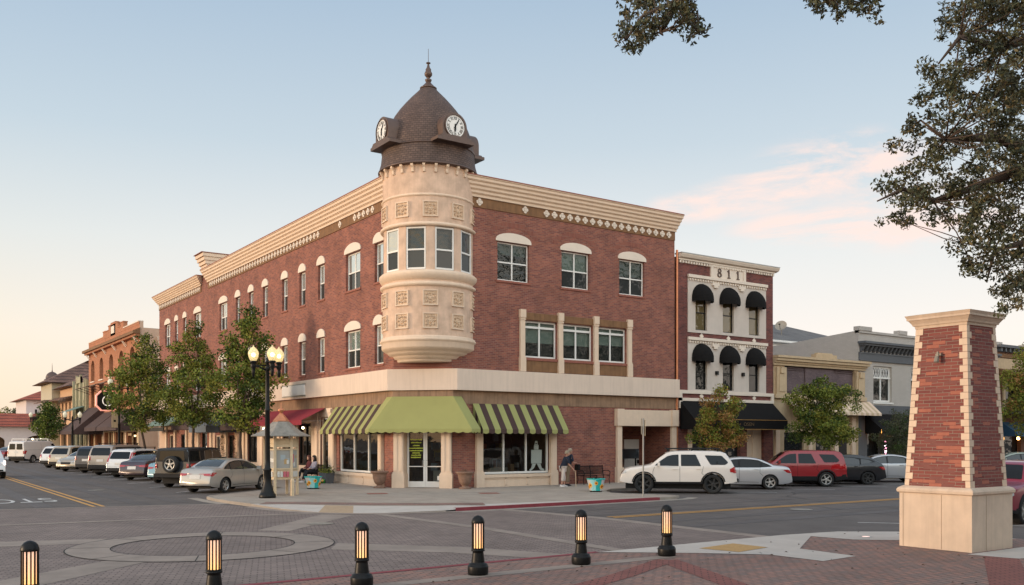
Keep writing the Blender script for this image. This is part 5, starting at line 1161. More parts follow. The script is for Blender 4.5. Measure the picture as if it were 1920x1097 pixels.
for (h0, z0, h1, z1) in ((.80, 1.15, .83, 1.17), (.83, 1.17, .835, 1.22), (.835, 1.22, .81, 1.26), (.81, 1.26, .74, 1.30)): b.frust(0, 0, h0, h0, z0, h1, h1, z1)
b.build('plinth_moulding', PL)
b = MB(mats=['plinth'])
for (h0, z0, h1, z1) in ((.565, 4.62, .575, 4.68), (.60, 4.68, .615, 4.72), (.615, 4.72, .67, 4.80), (.69, 4.80, .69, 4.84), (.69, 4.84, .72, 4.90), (.72, 4.90, .55, 4.93)): b.frust(0, 0, h0, h0, z0, h1, h1, z1)
b.build('cap', PL)
b = MB(mats=['zinc']); b.box(-.66, -.60, -.06, .06, 4.02, 4.06); b.tube((-.70, 0, 4.0), (-.72, 0, 3.88), .04, .055); b.box(-.68, -.64, -.02, .02, 3.95, 4.1); b.build('spotlight', PL)
gl_ = MB(mats=[emis('uplight', (1, .62, .55), .9), 'metal']); gl_.lathe([(.001, .004), (.09, .004)], (0, 0, 0), 20, m=0); gl_.lathe([(.09, 0), (.09, .006), (.13, .004), (.13, 0)], (0, 0, 0), 20, m=1)
o = gl_.build('ground_light', loc=(-.15, -22.0, .021), fix=False); tag(o, 'round light set flush in the pale concrete left of the brick pillar', 'ground light')
# ------------------------------------------------------------------ lit bollards
def make_bollard():
    root = thing('bollard_light', 'x', 'bollard')
    b = MB(mats=['black']); b.smooth = True
    b.lathe([(.001, .15), (.17, .15), (.175, .13), (.175, .03), (.165, .0), (.001, 0)], n=28)
    b.lathe([(.17, .15), (.155, .17), (.15, .185), (.115, .195), (.112, .21)], n=28); b.build('base', root, fix=False)
    b = MB(mats=['black']); b.smooth = True; b.lathe([(.112, .21), (.094, .36), (.09, .385), (.112, .39), (.116, .405), (.112, .42), (.095, .425), (.10, .43), (.10, .435)], n=28); b.build('column', root, fix=False)
    b = MB(mats=[mat('lit_diffuser', (.8, .6, .4), .5, var=0)]); b.smooth = True; b.lathe([(.090, .43), (.090, .86)], n=28)
    m = b.mats[0]; t = m.node_tree; pb = t.nodes['Principled BSDF']
    tcn = t.nodes.new('ShaderNodeTexCoord'); sp = t.nodes.new('ShaderNodeSeparateXYZ'); rp = t.nodes.new('ShaderNodeValToRGB')   # emission colour ramp up the tube: amber and strongest low down, dull peach above
    mrn = t.nodes.new('ShaderNodeMapRange'); mrn.inputs[1].default_value = .43; mrn.inputs[2].default_value = .86
    t.links.new(tcn.outputs['Object'], sp.inputs[0]); t.links.new(sp.outputs[2], mrn.inputs[0]); t.links.new(mrn.outputs[0], rp.inputs[0])
    e = rp.color_ramp.elements; e[0].position = 0; e[0].color = (1, .50, .12, 1); e[1].position = 1; e[1].color = (.62, .36, .26, 1); k = rp.color_ramp.elements.new(.4); k.color = (.95, .43, .20, 1)
    t.links.new(rp.outputs[0], pb.inputs['Emission Color']); pb.inputs['Emission Strength'].default_value = 1.0
    b.build('diffuser', root, fix=False)
    b = MB(mats=['black'])
    for k in range(13):
        a = 2*math.pi*(k+.5)/13; c, s = math.cos(a), math.sin(a); t_ = .0085
        b.box(-t_, t_, .091, .106, .43, .86); 
        for i in range(8):
            x, y, z = b.v[-8+i]; b.v[-8+i] = (x*c-y*s, x*s+y*c, z)
    b.build('lantern_bars', root)
    b = MB(mats=['black']); b.smooth = True; b.lathe([(.10, .425), (.112, .43), (.112, .44), (.086, .445)], n=28); b.build('ring', root, fix=False)
    b = MB(mats=['black']); b.smooth = True; b.lathe([(.086, .855), (.11, .858), (.112, .875), (.106, .90), (.095, .935), (.07, .965), (.035, .985), (.001, .992)], n=28); b.build('domed_cap', root, fix=False)
    return root
def copy_tree(o, parent=None):
    c = o.copy(); COL.objects.link(c)
    if parent is not None: c.parent = parent
    for ch in list(o.children): copy_tree(ch, c)
    return c
bl = make_bollard(); G = 'lit bollards along the plaza edge'
labs = ['black lit bollard at the bottom left corner, leftmost of the row', 'black lit bollard second from the left, in front of the paved ring',
        'black lit bollard standing third from the left near the bottom edge', 'black lit bollard in front of the red kerb end of the crosswalk, fourth from left', 'black lit bollard fifth from the left, under the sunflower pot', 'black lit bollard rightmost of the row, beside the yellow tactile paving']
for i, x in enumerate((-17.43, -15.12, -12.85, -10.72, -8.50, -6.36)):
    o = bl if i == 0 else copy_tree(bl)
    o.location = (x, -21.85+.0*i, .02); o['label'] = labs[i]; o['group'] = G
# ------------------------------------------------------------------ street lamps
def lamp(name, label, loc, arms, H=5.25, n=14, banner=None, lit=1.0, group='street lamps with acorn globes'):
    root = thing(name, label, 'street lamp', loc, group=group)
    b = MB(mats=['black']); b.smooth = True
    b.lathe([(.001, 0), (.30, 0), (.31, .03), (.30, .14), (.26, .17), (.24, .22), (.20, .34), (.16, .50), (.14, .62), (.135, 1.0), (.15, 1.02), (.15, 1.06), (.11, 1.10), (.10, 1.4), (.085, 3.2), (.095, 3.22), (.095, 3.27), (.08, 3.3), (.07, H-.3), (.09, H-.25), (.09, H-.2), (.07, H-.15), (.06, H), (.10, H+.03), (.06, H+.08), (.02, H+.2), (.001, H+.22)], n=16)
    b.build('post', root, fix=False)
    for (ax, ay, dz) in arms:
        r = math.hypot(ax, ay)
        b = MB(mats=['black']); b.smooth = True; zz = H-.1+dz
        b.path([(0, 0, zz-.2), (ax*.35, ay*.35, zz-.1), (ax*.7, ay*.7, zz-.02), (ax, ay, zz-.05)], .03, 6); b.path([(0, 0, zz+.02), (ax*.6, ay*.6, zz), (ax, ay, zz-.02)], .022, 6)
        b.lathe([(.02, -.42), (.05, -.38), (.07, -.2), (.06, -.15), (.09, -.08), (.10, .0), (.085, .06), (.12, .10), (.13, .14), (.11, .16)], (ax, ay, zz), 14)
        a_ = b.build('arm', root, fix=False)
        g = MB(mats=[M['globe'] if lit else M['globe_off']]); g.smooth = True
        g.lathe([(.10, .16), (.14, .22), (.18, .34), (.195, .43), (.18, .50), (.12, .60), (.055, .66), (.03, .68), (.02, .72), (.001, .74)], (ax, ay, zz), 16)
        g.build('globe', a_, fix=False)
    if banner:
        b = MB(mats=['black', banner]); b.box(-.55, 0, -.012, .012, 2.95, 2.98, 0); b.box(-.55, 0, -.012, .012, 4.15, 4.18, 0); b.box(-.52, -.08, -.006, .006, 2.98, 4.15, 1); b.box(-.38, -.22, -.010, -.0065, 3.4, 3.55, 0); b.build('banner', root)
    return root
M['globe'] = mat('lit_glass_globe', (.75, .68, .45), .25, var=0, emit=(1, .80, .45), es=.22)
M['globe_off'] = mat('frosted_globe', (.62, .60, .48), .3, var=0, emit=(1, .85, .5), es=.12)
lp = lamp('street_lamp', 'tall black street lamp with three glowing globes beside the notice kiosk', (-7.1, -1.75, HW), [(-.53, 0, 0), (.44, 0, 0), (0, -.50, 0)], H=4.98)
for arm in [c for c in lp.children if c.name.startswith('arm')]:
    for g in arm.children: pass
bb = MB(mats=[emis('lamp_bulb', (1, .86, .6), 4)])
for (ax, ay) in ((-.53, 0), (.44, 0), (0, -.50)): bb.ball((ax, ay, 4.88+.38), .085, 10)
# bulbs glow through the globes: seen as the bright core, so the globe is part transparent
t = M['globe'].node_tree; pb = t.nodes['Principled BSDF']; tp = t.nodes.new('ShaderNodeBsdfTransparent'); tp.inputs[0].default_value = (1, .93, .7, 1); mx = t.nodes.new('ShaderNodeMixShader'); mx.inputs[0].default_value = .45
t.links.new(pb.outputs[0], mx.inputs[1]); t.links.new(tp.outputs[0], mx.inputs[2]); t.links.new(mx.outputs[0], t.nodes['Material Output'].inputs[0])
bb.build('bulb', lp, fix=False)
lamp('street_lamp', 'street lamp with pale globes and dark banner beyond the white van', (-4.6, 75, HW), [(-.75, .0, 0), (.75, 0, 0)], H=4.4, lit=0)
lamp('street_lamp', 'street lamp with two pale globes before the peach building', (-4.6, 54.5, HW), [(-.6, 0, 0), (.6, 0, 0)], H=4.0, lit=0)
lamp('street_lamp', 'street lamp post with orange banner before the orange brick building', (-4.3, 37, HW), [(-.6, 0, 0), (.6, 0, 0)], H=6.0, lit=0, banner='ochre')
# ------------------------------------------------------------------ notice kiosk
KK = thing('notice_kiosk', 'pale wooden notice kiosk with grey hexagonal roof and copper top', 'notice kiosk', (-6.05, -.35, HW), rot=R(-17))
hexp = [(math.cos(R(60*k+5)), math.sin(R(60*k+5))) for k in range(6)]
for k in range(6):
    c = hexp[k]; b = MB(mats=['wood']); b.box(c[0]*.62-.05, c[0]*.62+.05, c[1]*.62-.05, c[1]*.62+.05, 0, 2.28); b.build('post', KK)
b = MB(mats=['zinc', 'wood'])
def hexring(r, z): return [(p[0]*r, p[1]*r, z) for p in hexp]
b.loft(hexring(1.13, 2.27), hexring(1.15, 2.30), 0); b.loft(hexring(1.15, 2.30), hexring(.75, 2.48), 0); b.loft(hexring(.75, 2.48), hexring(.30, 2.86), 0); b.build('roof', KK)
b = MB(mats=['copper']); b.loft(hexring(.31, 2.85), hexring(.32, 2.88)); b.loft(hexring(.32, 2.88), hexring(.06, 3.18)); b.smooth = True; b.lathe([(.05, 3.17), (.05, 3.2), (.12, 3.27), (.12, 3.32), (.04, 3.38), (.015, 3.42), (.012, 3.58), (.001, 3.6)], n=12); b.build('copper_finial', KK, fix=False)
paper = [mat('paper_%d' % i, c, .8, var=0) for i, c in enumerate(((.62,.60,.55),(.45,.30,.14),(.20,.10,.18),(.35,.40,.42),(.5,.12,.15)))]
kb = mat('board_backing', (.34, .33, .30), .8); rr = random.Random(6)
for k in range(6):
    A = Vector((*hexp[k], 0))*.62; B_ = Vector((*hexp[(k+1) % 6], 0))*.62; d = (B_-A); L_ = d.length; d.normalize(); n_ = Vector((d.y, -d.x, 0))
    F = (lambda A, d, n_: lambda p: tuple(A+d*p[0]+n_*p[1]+Vector((0, 0, p[2]))))(A, d, n_)
    b = MB(F, ['wood']+[kb]+paper)
    b.box(.05, L_-.05, -.03, .0, .62, .98, 0); b.box(.05, L_-.05, -.02, .0, 1.06, 1.74, 1); b.box(.05, L_-.05, -.03, .03, 1.0, 1.055, 0); b.box(.05, L_-.05, -.03, .03, 1.745, 1.80, 0)
    b.box(.05, L_-.05, -.02, .02, 1.86, 2.2, 0)
    for q_ in range(5):
        s = .08+(L_-.24)*rr.random(); z = 1.1+.42*rr.random(); b.box(s, s+rr.uniform(.08, .16), .004, .007+.0008*q_, z, z+rr.uniform(.1, .2), 2+rr.randrange(5))
    for q_ in range(4): s = .08+q_*(L_-.16)/4; b.box(s, s+.09, .0, .05, .72, .93, 2 if k % 2 else 2+rr.choice((0, 0, 4)))
    for q_ in range(5): s = .1+q_*(L_-.2)/5; b.lathe([(.015, 0), (.05, 0)], (s+.05, .022, 2.0), 6, m=0)
    b.build('notice_board', KK, fix=False)
sp_ = thing('wooden_stub_post', 'short weathered wooden post in front of the notice kiosk', 'post', (-5.9, -1.15, HW)); b = MB(mats=['wood']); b.box(-.05, .05, -.05, .05, 0, .62); b.frust(0, 0, .05, .05, .62, .02, .02, .67); b.build('post_shaft', sp_)
# ------------------------------------------------------------------ urns, pots, benches, sign post
def urn(loc, label):
    root = thing('stone_urn', label, 'planter', loc, group='stone urns beside the shop door')
    b = MB(mats=['stone']); b.smooth = True
    b.lathe([(.001, 0), (.27, 0), (.27, .05), (.20, .07), (.13, .11), (.13, .15), (.20, .20), (.25, .30), (.29, .45), (.31, .58), (.32, .64), (.40, .69), (.41, .74), (.36, .75), (.33, .72), (.001, .70)], n=28); b.build('bowl', root, fix=False)
    b = MB(mats=['leafB', 'leafO', 'bark']); r = random.Random(int(loc[0]*10))
    for k in range(60):
        a = r.uniform(0, 6.28); q_ = r.uniform(0, .22); x, y, z = q_*math.cos(a), q_*math.sin(a), .72+r.uniform(0, .1); s = .04
        b.poly([(x-s, y, z), (x, y-s, z+.02), (x+s, y, z+.03), (x, y+s, z)], r.randrange(3))
    b.build('withered_plant', root, fix=False)
urn((-.62, 2.05, HW), 'terracotta stone urn left of the glass shop doors'); urn((2.12, -.72, HW), 'terracotta stone urn right of the glass shop doors')
petal = mat('sunflower_yellow', (.85, .42, .03), .6, var=.1); seed_ = mat('sunflower_red', (.32, .04, .015), .6, var=.1); teal = mat('teal_paint', (.02, .42, .38), .5, var=.08); cy = mat('cyan_paint', (.30, .62, .62), .5, var=.05); pgrey = mat('pale_grey_paint', (.55, .52, .50), .5, var=.05)
def pot(loc, label, rot=0):
    root = thing('sunflower_pot', label, 'planter', loc, rot=rot, group='painted sunflower planters')
    b = MB(mats=[teal, cy, pgrey, 'black']); b.smooth = False
    N = 36; r0, r1 = .27, .37; H = .50
    for i in range(N):
        a0_, a1_ = 360*i/N, 360*(i+1)/N; m = 0 if (i//4) % 3 == 0 else (2 if (i//4) % 3 == 1 else 1)
        b.lathe([(r0, .05), (r1, H)], n=1, a0=a0_, a1=a1_, m=m)
    b.smooth = True; b.lathe([(.001, 0), (.25, 0), (.27, .05)], n=N, m=3); b.lathe([(r1, H), (r1+.02, H+.01), (r1+.02, H+.04), (r1-.03, H+.04), (r1-.04, H-.02), (.001, H-.03)], n=N, m=0); b.build('tub', root, fix=False)
    f = MB(mats=[petal, seed_])
    for a, z, s in ((-70, .22, .115), (-118, .36, .085), (-30, .2, .085), (-165, .27, .1), (20, .34, .1), (70, .24, .1), (130, .3, .1), (175, .2, .08)):
        rad = r0+(r1-r0)*(z-.05)/.45+.004; ca, sa = math.cos(R(a)), math.sin(R(a))
        def on(dx, dz, e): 
            rr_ = r0+(r1-r0)*(z+dz-.05)/.45+.004+e; t_ = R(a)+dx/rr_; return (rr_*math.cos(t_), rr_*math.sin(t_), z+dz)
        K = 20; pts = [on(s*(1 if k % 2 else .78)*math.cos(2*math.pi*k/K), s*(1 if k % 2 else .78)*math.sin(2*math.pi*k/K), .002) for k in range(K)]
        f.add([on(0, 0, .004)]+pts, [(0, 1+k, 1+(k+1) % K) for k in range(K)], 0)
        pts = [on(s*.42*math.cos(2*math.pi*k/12), s*.42*math.sin(2*math.pi*k/12), .007) for k in range(12)]; f.poly(pts, 1)
    f.build('painted_sunflowers', root, fix=False)
    g = MB(mats=['soil', 'leafB', seed_]); r = random.Random(3); g.lathe([(.001, .46), (.33, .46)], n=16, m=0)
    for k in range(70):
        an = r.uniform(0, 6.28); q_ = r.uniform(0, .3); x, y, z = q_*math.cos(an), q_*math.sin(an), .47+r.uniform(0, .1); s = .04; g.poly([(x-s, y, z), (x, y-s, z+.03), (x+s, y, z+.02), (x, y+s, z)], r.choice((1, 1, 2)))
    g.build('plants', root, fix=False)
pot((5.45, -5.6, HW), 'teal pot painted with sunflowers on the pavement in front of the bench', R(-10)); pot((-3.3, 3.1, HW), 'teal pot painted with sunflowers half hidden behind the notice kiosk', R(20))
def bench(loc, rot, label):
    root = thing('metal_bench', label, 'bench', loc, rot, group='black metal benches against the brick walls')
    b = MB(mats=['black'])
    for k in range(9): y = -.22+.05*k; b.box(-.78, .78, y, y+.032, .43-.004*k, .445-.004*k)
    b.build('seat', root)
    b = MB(mats=['black'])
    for k in range(30): x = -.76+.0517*k; b.box(x, x+.02, .24, .25, .5, .84); 
    b.box(-.78, .78, .235, .265, .84, .88); b.box(-.78, .78, .235, .265, .48, .51); b.build('backrest', root)
    for sx in (-.80, 0, .80):
        b = MB(mats=['black']); b.path([(sx, -.25, 0), (sx, -.2, .22), (sx, -.24, .42), (sx, .24, .42), (sx, .30, .9)], .022, 6); b.path([(sx, .24, .42), (sx, .2, .2), (sx, .3, 0)], .022, 6)
        if sx: b.path([(sx, -.24, .42), (sx, -.28, .55), (sx, -.2, .64), (sx, .0, .65), (sx, .27, .62)], .02, 6)
        b.build('leg', root)
bench((9.45, -.65, HW), 0, 'empty black metal bench against the brick wall right of the walking pair')
bench((-.75, 9.25, HW), R(-90), 'black metal bench where two people sit by the cream shopfront')
sp_ = thing('sign_post', 'thin galvanised post with two small signs seen edge-on near the red kerb', 'sign post', (4.75, -9.2, HW))
b = MB(mats=['metal']); b.tube((0, 0, 0), (0, 0, 2.95), .03, n=10); b.build('post_shaft', sp_)
for z0_, z1_, s in ((2.35, 2.95, .012), (2.3, 2.9, -.012)):
    b = MB(mats=['zinc' if s > 0 else 'wood']); b.box(-.03, .27, -.012+(.06 if s > 0 else -.065), .0+(.06 if s > 0 else -.065), z0_, z1_); 
    o = b.build('sign_plate', sp_); o.rotation_euler = (0, 0, R(52))
# flower display and green crate beside the seated pair
fd = thing('planter_box', 'dark planter box with trailing plants beside the seated pair', 'planter', (-.75, 7.55, HW))
b = MB(mats=['darkgrey']); b.frust(0, 0, .2, .38, 0, .24, .42, .5); b.build('box', fd)
g = MB(mats=['leafA', 'leafB', 'leafC', 'oakB']); r = random.Random(12)
for k in range(420):
    x, y, z = r.gauss(0, .17), r.gauss(0, .3), .5+abs(r.gauss(0, .14)); s = r.uniform(.02, .05); a = r.uniform(0, 6.3)
    g.poly([(x-s*math.cos(a), y-s*math.sin(a), z), (x, y, z-s*.5), (x+s*math.cos(a), y+s*math.sin(a), z+s*.4), (x, y, z+s)], r.randrange(4))
g.build('foliage', fd, fix=False)
td = thing('toy_display', 'small heap of bright red, green and blue trinkets on the pavement', 'trinkets', (-1.15, 7.6, HW))
cs = [mat('trinket_%d' % i, c, .5, var=0) for i, c in enumerate(((.55,.04,.03),(.03,.28,.05),(.03,.2,.42),(.6,.35,.08),(.62,.6,.55)))]
g = MB(mats=cs); r = random.Random(2)
for k in range(30): x, y = r.uniform(-.15, .15), r.uniform(-.45, .45); g.ball((x, y, r.uniform(.06, .4 if y > .15 else .16)), r.uniform(.04, .08), 8, m=(0 if y > .2 else (1 if k % 3 else 2)) if k % 5 else 3)
g.build('trinkets', td, fix=False)
# potted spiral shrubs at the canopy entrance, stop sign and menu stands far left
for i, (x, y) in enumerate(((-.9, 23.6), (-.9, 21.4))):
    root = thing('potted_shrub', ('tall dark potted shrub left of the canopy posts', 'tall dark potted shrub right of the canopy posts')[i], 'plant', (x, y, HW), group='tall potted shrubs at the side entrance')
    b = MB(mats=['stone']); b.frust(0, 0, .18, .18, 0, .24, .24, .5); b.build('pot', root)
    g = MB(mats=['leafB', 'oakB']); r = random.Random(i)
    for k in range(900):
        z = r.uniform(.5, 2.4); rad = (.34-.12*(z-.5))*(.8+.3*math.sin(z*7)); a = r.uniform(0, 6.3); q_ = rad*r.random()**.4; X, Y, s = q_*math.cos(a), q_*math.sin(a), r.uniform(.03, .06)
        g.poly([(X-s, Y, z), (X, Y-s, z+s*.4), (X+s, Y, z+s*.5), (X, Y+s, z)], r.randrange(2))
    g.build('foliage', root, fix=False)
ss = thing('stop_sign', 'red octagonal stop sign at the far left of the street', 'stop sign', (-15.2, 70, 0), rot=0)
b = MB(mats=['metal']); b.tube((0, 0, 0), (0, 0, 2.6), .03); b.build('post_shaft', ss)
b = MB(mats=['redcurb', 'whiteline']); b.ext([(.38*math.cos(R(22.5+45*k)), -.05, 2.5+.38*math.sin(R(22.5+45*k))) for k in range(8)], (0, .01, 0), 1); b.ext([(.35*math.cos(R(22.5+45*k)), -.053, 2.5+.35*math.sin(R(22.5+45*k))) for k in range(8)], (0, .002, 0), 0)
vs, fs = text_poly('STOP', .26, 0); b.add([(v.x, -.056, 2.41+v.y) for v in vs], fs, 1); b.build('sign_plate', ss, fix=False)
# ------------------------------------------------------------------ vehicles
M['tyre'] = mat('tyre_rubber', (.014, .014, .014), .85, var=.1); M['carglass'] = glass('car_glass', gl=-.02, base=(.008, .009, .010), wob=0); M['carglass2'] = glass('light_car_glass', gl=.02, base=(.03, .034, .034), wob=0)
M['rim'] = mat('alloy_rim', (.45, .44, .42), .35, metal=.6, var=.05); M['rimdark'] = mat('dark_rim', (.03, .03, .03), .5, metal=.3, var=.1); M['trim'] = mat('black_plastic_trim', (.013, .013, .014), .6, var=.1, spec=.2)
M['taillight'] = mat('tail_lamp', (.34, .008, .012), .15, var=0, coat=1); M['headlight'] = mat('headlamp', (.45, .45, .45), .08, var=0, coat=1); M['plate'] = mat('number_plate', (.55, .53, .50), .5, var=.15, scale=25); M['seam'] = mat('panel_gap', (.01, .01, .01), .9, var=0)
M['chrome'] = mat('bright_trim', (.55, .54, .52), .2, metal=.9, var=0)
PAINT = {}
def paint(name, c, metal=.0, rough=.28):
    if name not in PAINT: PAINT[name] = mat(name+'_car_paint', c, rough, metal=metal, var=.03, scale=1, coat=.6)
    return PAINT[name]
WH = {}
def wheel_parts(r, wd, style):
    key = (r, wd, style)
    if key in WH: return WH[key]
    t = MB(mats=['tyre']); t.smooth = True; h = wd/2
    def lat(b, prof, n=28, m=None):        # profile (radius, y) around the y axis
        vs = []; fs = []
        for (q, y) in prof:
            for i in range(n): a = 2*math.pi*i/n; vs.append((q*math.cos(a), y, q*math.sin(a)))
        for j in range(len(prof)-1):
            for i in range(n): fs.append((j*n+i, j*n+(i+1) % n, (j+1)*n+(i+1) % n, (j+1)*n+i))
        b.add(vs, fs, m)
    ri = r*.66
    lat(t, [(ri, h-.02), (ri+.01, h), (r*.86, h+.004), (r*.96, h-.015), (r, h-.045), (r, -h+.045), (r*.96, -h+.015), (r*.86, -h), (ri, -h)])
    rim = MB(mats=['rimdark' if style == 'dark' else 'rim', 'seam']); rim.smooth = True
    lat(rim, [(ri+.004, h-.012), (ri-.012, h-.008), (ri-.022, h-.05), (ri-.03, -h+.02)], m=0)
    lat(rim, [(ri-.02, h-.10), (.001, h-.10)], m=1)
    lat(rim, [(.065, h-.09), (.06, h-.028), (.04, h-.02), (.001, h-.018)], n=14, m=0)
    rim.smooth = False; ns = 6 if style == 'dark' else 5
    for k in range(ns):
        a = 2*math.pi*k/ns+.3
        for (w0, w1, off) in ((.036, .028, 0),) if style != 'double' else ((.02, .016, -.10), (.02, .016, .10)):
            A = []; B_ = []
            for (q, w_) in ((.05, w0), (ri-.012, w1)):
                c, s = math.cos(a+off*(1 if q > .1 else .4)), math.sin(a+off*(1 if q > .1 else .4))
                for sg in (-1, 1):
                    x, z = q*c-s*w_*sg, q*s+c*w_*sg; A.append((x, h-.025 if q < .1 else h-.018, z)); B_.append((x, h-.06, z))
            A = [A[0], A[1], A[3], A[2]]; B_ = [B_[0], B_[1], B_[3], B_[2]]; rim.loft(A, B_, 0)
    WH[key] = (t, rim); return WH[key]
def pin(P, q):
    x, y = q; c = False; n = len(P)
    for i in range(n):
        x0, y0 = P[i]; x1, y1 = P[(i+1) % n]
        if (y0 > y) != (y1 > y) and x < (x1-x0)*(y-y0)/(y1-y0)+x0: c = not c
    return c
def round_poly(P, r=.05, n=3):
    out_ = []; N = len(P)
    for i in range(N):
        a, b, c = Vector(P[i-1]), Vector(P[i]), Vector(P[(i+1) % N]); u = (a-b); v = (c-b); k = min(r, u.length*.45, v.length*.45); p, q = b+u.normalized()*k, b+v.normalized()*k
        for t in [j/n for j in range(n+1)]: out_.append(tuple(p*(1-t)**2+b*2*t*(1-t)+q*t*t))
    return out_
class Car:
    def __init__(s, name, label, loc, ang, sp, group=None, cat='car'):
        s.sp = sp; L, W = sp['L'], sp['W']; s.L = L
        s.root = thing(name, label, cat, (loc[0], loc[1], .0), rot=R(ang), group=group)
        pr = sp['prof']; px_ = [p[0]*L for p in pr]; pz = [p[1] for p in pr]
        wr, xw = sp['wr'], [sp['xr'], sp['xf']]; ra = wr+.055; s.wr = wr
        bl_ = sp.get('belt', .98); tm = sp.get('tm', .42); z0 = sp.get('sill', .24); t4 = sp.get('corner', .15)
        xs = sorted(set([round(L*i/70, 4) for i in range(71)]+px_+[xw[j]+ra*math.cos(R(a)) for j in (0, 1) for a in range(0, 181, 12)]))
        def hw(x): t = abs(x-L/2)/(L/2); return W/2*(1-t4*t**6-.02*t**2)
        K = 14; rows = []
        for x in xs:
            zt = float(np.interp(x, px_, pz)); zb = z0+.10*max(0, (abs(x-L/2)/(L/2)-.8)/.2)**1.5
            for c in xw:
                if abs(x-c) < ra: zb = max(zb, wr+math.sqrt(ra*ra-(x-c)**2)*.98)
            zb = min(zb, zt-.05); H = hw(x); row = []
            def yy(z):
                y = H*(1-.05*max(0, (.5-z)/.3)**2)
                if z > .62: y = H*(1-.025*min(1, (z-.62)/max(.05, bl_-.62))**2)
                if z > bl_: y = H*.975-tm*(z-bl_)
                return max(y, .05)
            rt = min(.09, (zt-zb)*.4)
            for k in range(K): z = zb+(zt-rt-zb)*k/(K-1); row.append((yy(z), z))
            yt = yy(zt-rt)
            row += [(yt-.012, zt-rt*.55), (yt-.04, zt-rt*.2), (yt-.09, zt-.005), (yt*.62, zt+.012*(yt/.8)), (0, zt+.022)]
            rows.append(row)
        n = len(rows[0]); b = MB(mats=[sp['paint'], 'trim']); b.smooth = True
        V = []
        for x, row in zip(xs, rows):
            for y, z in row: V.append((x-L/2, y, z))
        for x, row in zip(xs, rows):
            for y, z in row: V.append((x-L/2, -y, z))
        F_ = []; NR = len(xs); off = n*NR
        for i in range(NR-1):
            for k in range(n-1):
                F_.append((i*n+k, (i+1)*n+k, (i+1)*n+k+1, i*n+k+1)); F_.append((off+i*n+k, off+i*n+k+1, off+(i+1)*n+k+1, off+(i+1)*n+k))
        F_.append(tuple(range(n-1, -1, -1))+tuple(off+k for k in range(0, n-1))); e = (NR-1)*n; F_.append(tuple(e+k for k in range(n))+tuple(off+e+k for k in range(n-2, -1, -1)))
        b.add(V, F_, 0); s.body = b.build('body', s.root, fix=False)
        me = s.body.data; bm = bmesh.new(); bm.from_mesh(me); bmesh.ops.remove_doubles(bm, verts=bm.verts, dist=.0008); bmesh.ops.recalc_face_normals(bm, faces=bm.faces)
        zl = sp.get('lower', 0)
        if zl:
            for f in bm.faces:
                if f.calc_center_median().z < zl: f.material_index = 1
        s.bvh = BVHTree.FromBMesh(bm); bm.to_mesh(me); bm.free()
        u = MB(mats=['trim']); u.box(-L/2+.25, L/2-.25, -W/2+.27, W/2-.27, .2, .62); u.box(-L/2+xw[0]+ra, -L/2+xw[1]-ra, -W/2+.07, W/2-.07, z0-.01, .5); u.build('underbody', s.root)
        t, rim = wheel_parts(wr, sp.get('ww', .22), sp.get('rim', 'silver'))
        for c in xw:
            for sg in (1, -1):
                w_ = t.build('wheel', s.root, fix=False); r_ = rim.build('rim', w_, fix=False); w_.location = (c-L/2, sg*(W/2-sp.get('ww', .22)/2-.025), wr); w_.rotation_euler = (0, random.Random(c*sg).uniform(0, 1), 0) if sg > 0 else (0, random.Random(c).uniform(0, 1), math.pi)
                if t is not None: pass
    def ray(s, side, a, b_):
        if side in 'LR': o, d = Vector((a, 3 if side == 'L' else -3, b_)), Vector((0, -1 if side == 'L' else 1, 0))
        elif side == 'B': o, d = Vector((-5, a, b_)), Vector((1, 0, 0))
        elif side == 'F': o, d = Vector((5, a, b_)), Vector((-1, 0, 0))
        else: o, d = Vector((a, b_, 4)), Vector((0, 0, -1))
        h = s.bvh.ray_cast(o, d)
        if h[0] is None: return None
        n = h[1]
        if n.dot(d) > 0: n = -n
        return h[0], n
    def decal(s, sides, P, m, name, e=.006, r=.04, step=.07, parent=None, label=None):
        P = round_poly(P, r) if r else list(P); L = s.L
        xs_ = [p[0] for p in P]; ys_ = [p[1] for p in P]; pts = [Vector(p) for p in P]; n = len(P)
        # subdivide long edges
        Q = []
        for i in range(n):
            a, c = pts[i], pts[(i+1) % n]; k = max(1, int((c-a).length/step)); Q += [a+(c-a)*j/k for j in range(k)]
        nb_ = len(Q); x = min(xs_)+step*.5
        while x < max(xs_):
            y = min(ys_)+step*.5
            while y < max(ys_):
                if pin(P, (x, y)) and min((Vector((x, y))-q).length for q in Q) > step*.35: Q.append(Vector((x, y)))
                y += step
            x += step
        res = delaunay_2d_cdt(Q, [(i, (i+1) % nb_) for i in range(nb_)], [], 1, 1e-6)
        outs = []
        for sd_ in sides:
            b = MB(mats=[m]); vs = []; okk = []
            for q in res[0]:
                a, c = q.x, q.y
                if sd_ in 'LRT': a -= L/2
                h = s.ray(sd_, a, c)
                if h is None: vs.append((0, 0, 0)); okk.append(False)
                else: p = h[0]+h[1]*e; vs.append(tuple(p)); okk.append(True)
            b.smooth = True; b.add(vs, [f for f in res[2] if all(okk[i] for i in f)])
            if any(okk): 
                o = b.build(name, parent or s.root, fix=False, label=label); outs.append(o)
                used = [i for i in range(len(vs)) if not okk[i]]
                if used:
                    bm = bmesh.new(); bm.from_mesh(o.data); bmesh.ops.delete(bm, geom=[v for v in bm.verts if not v.link_faces], context='VERTS'); bm.to_mesh(o.data); bm.free()
        return outs
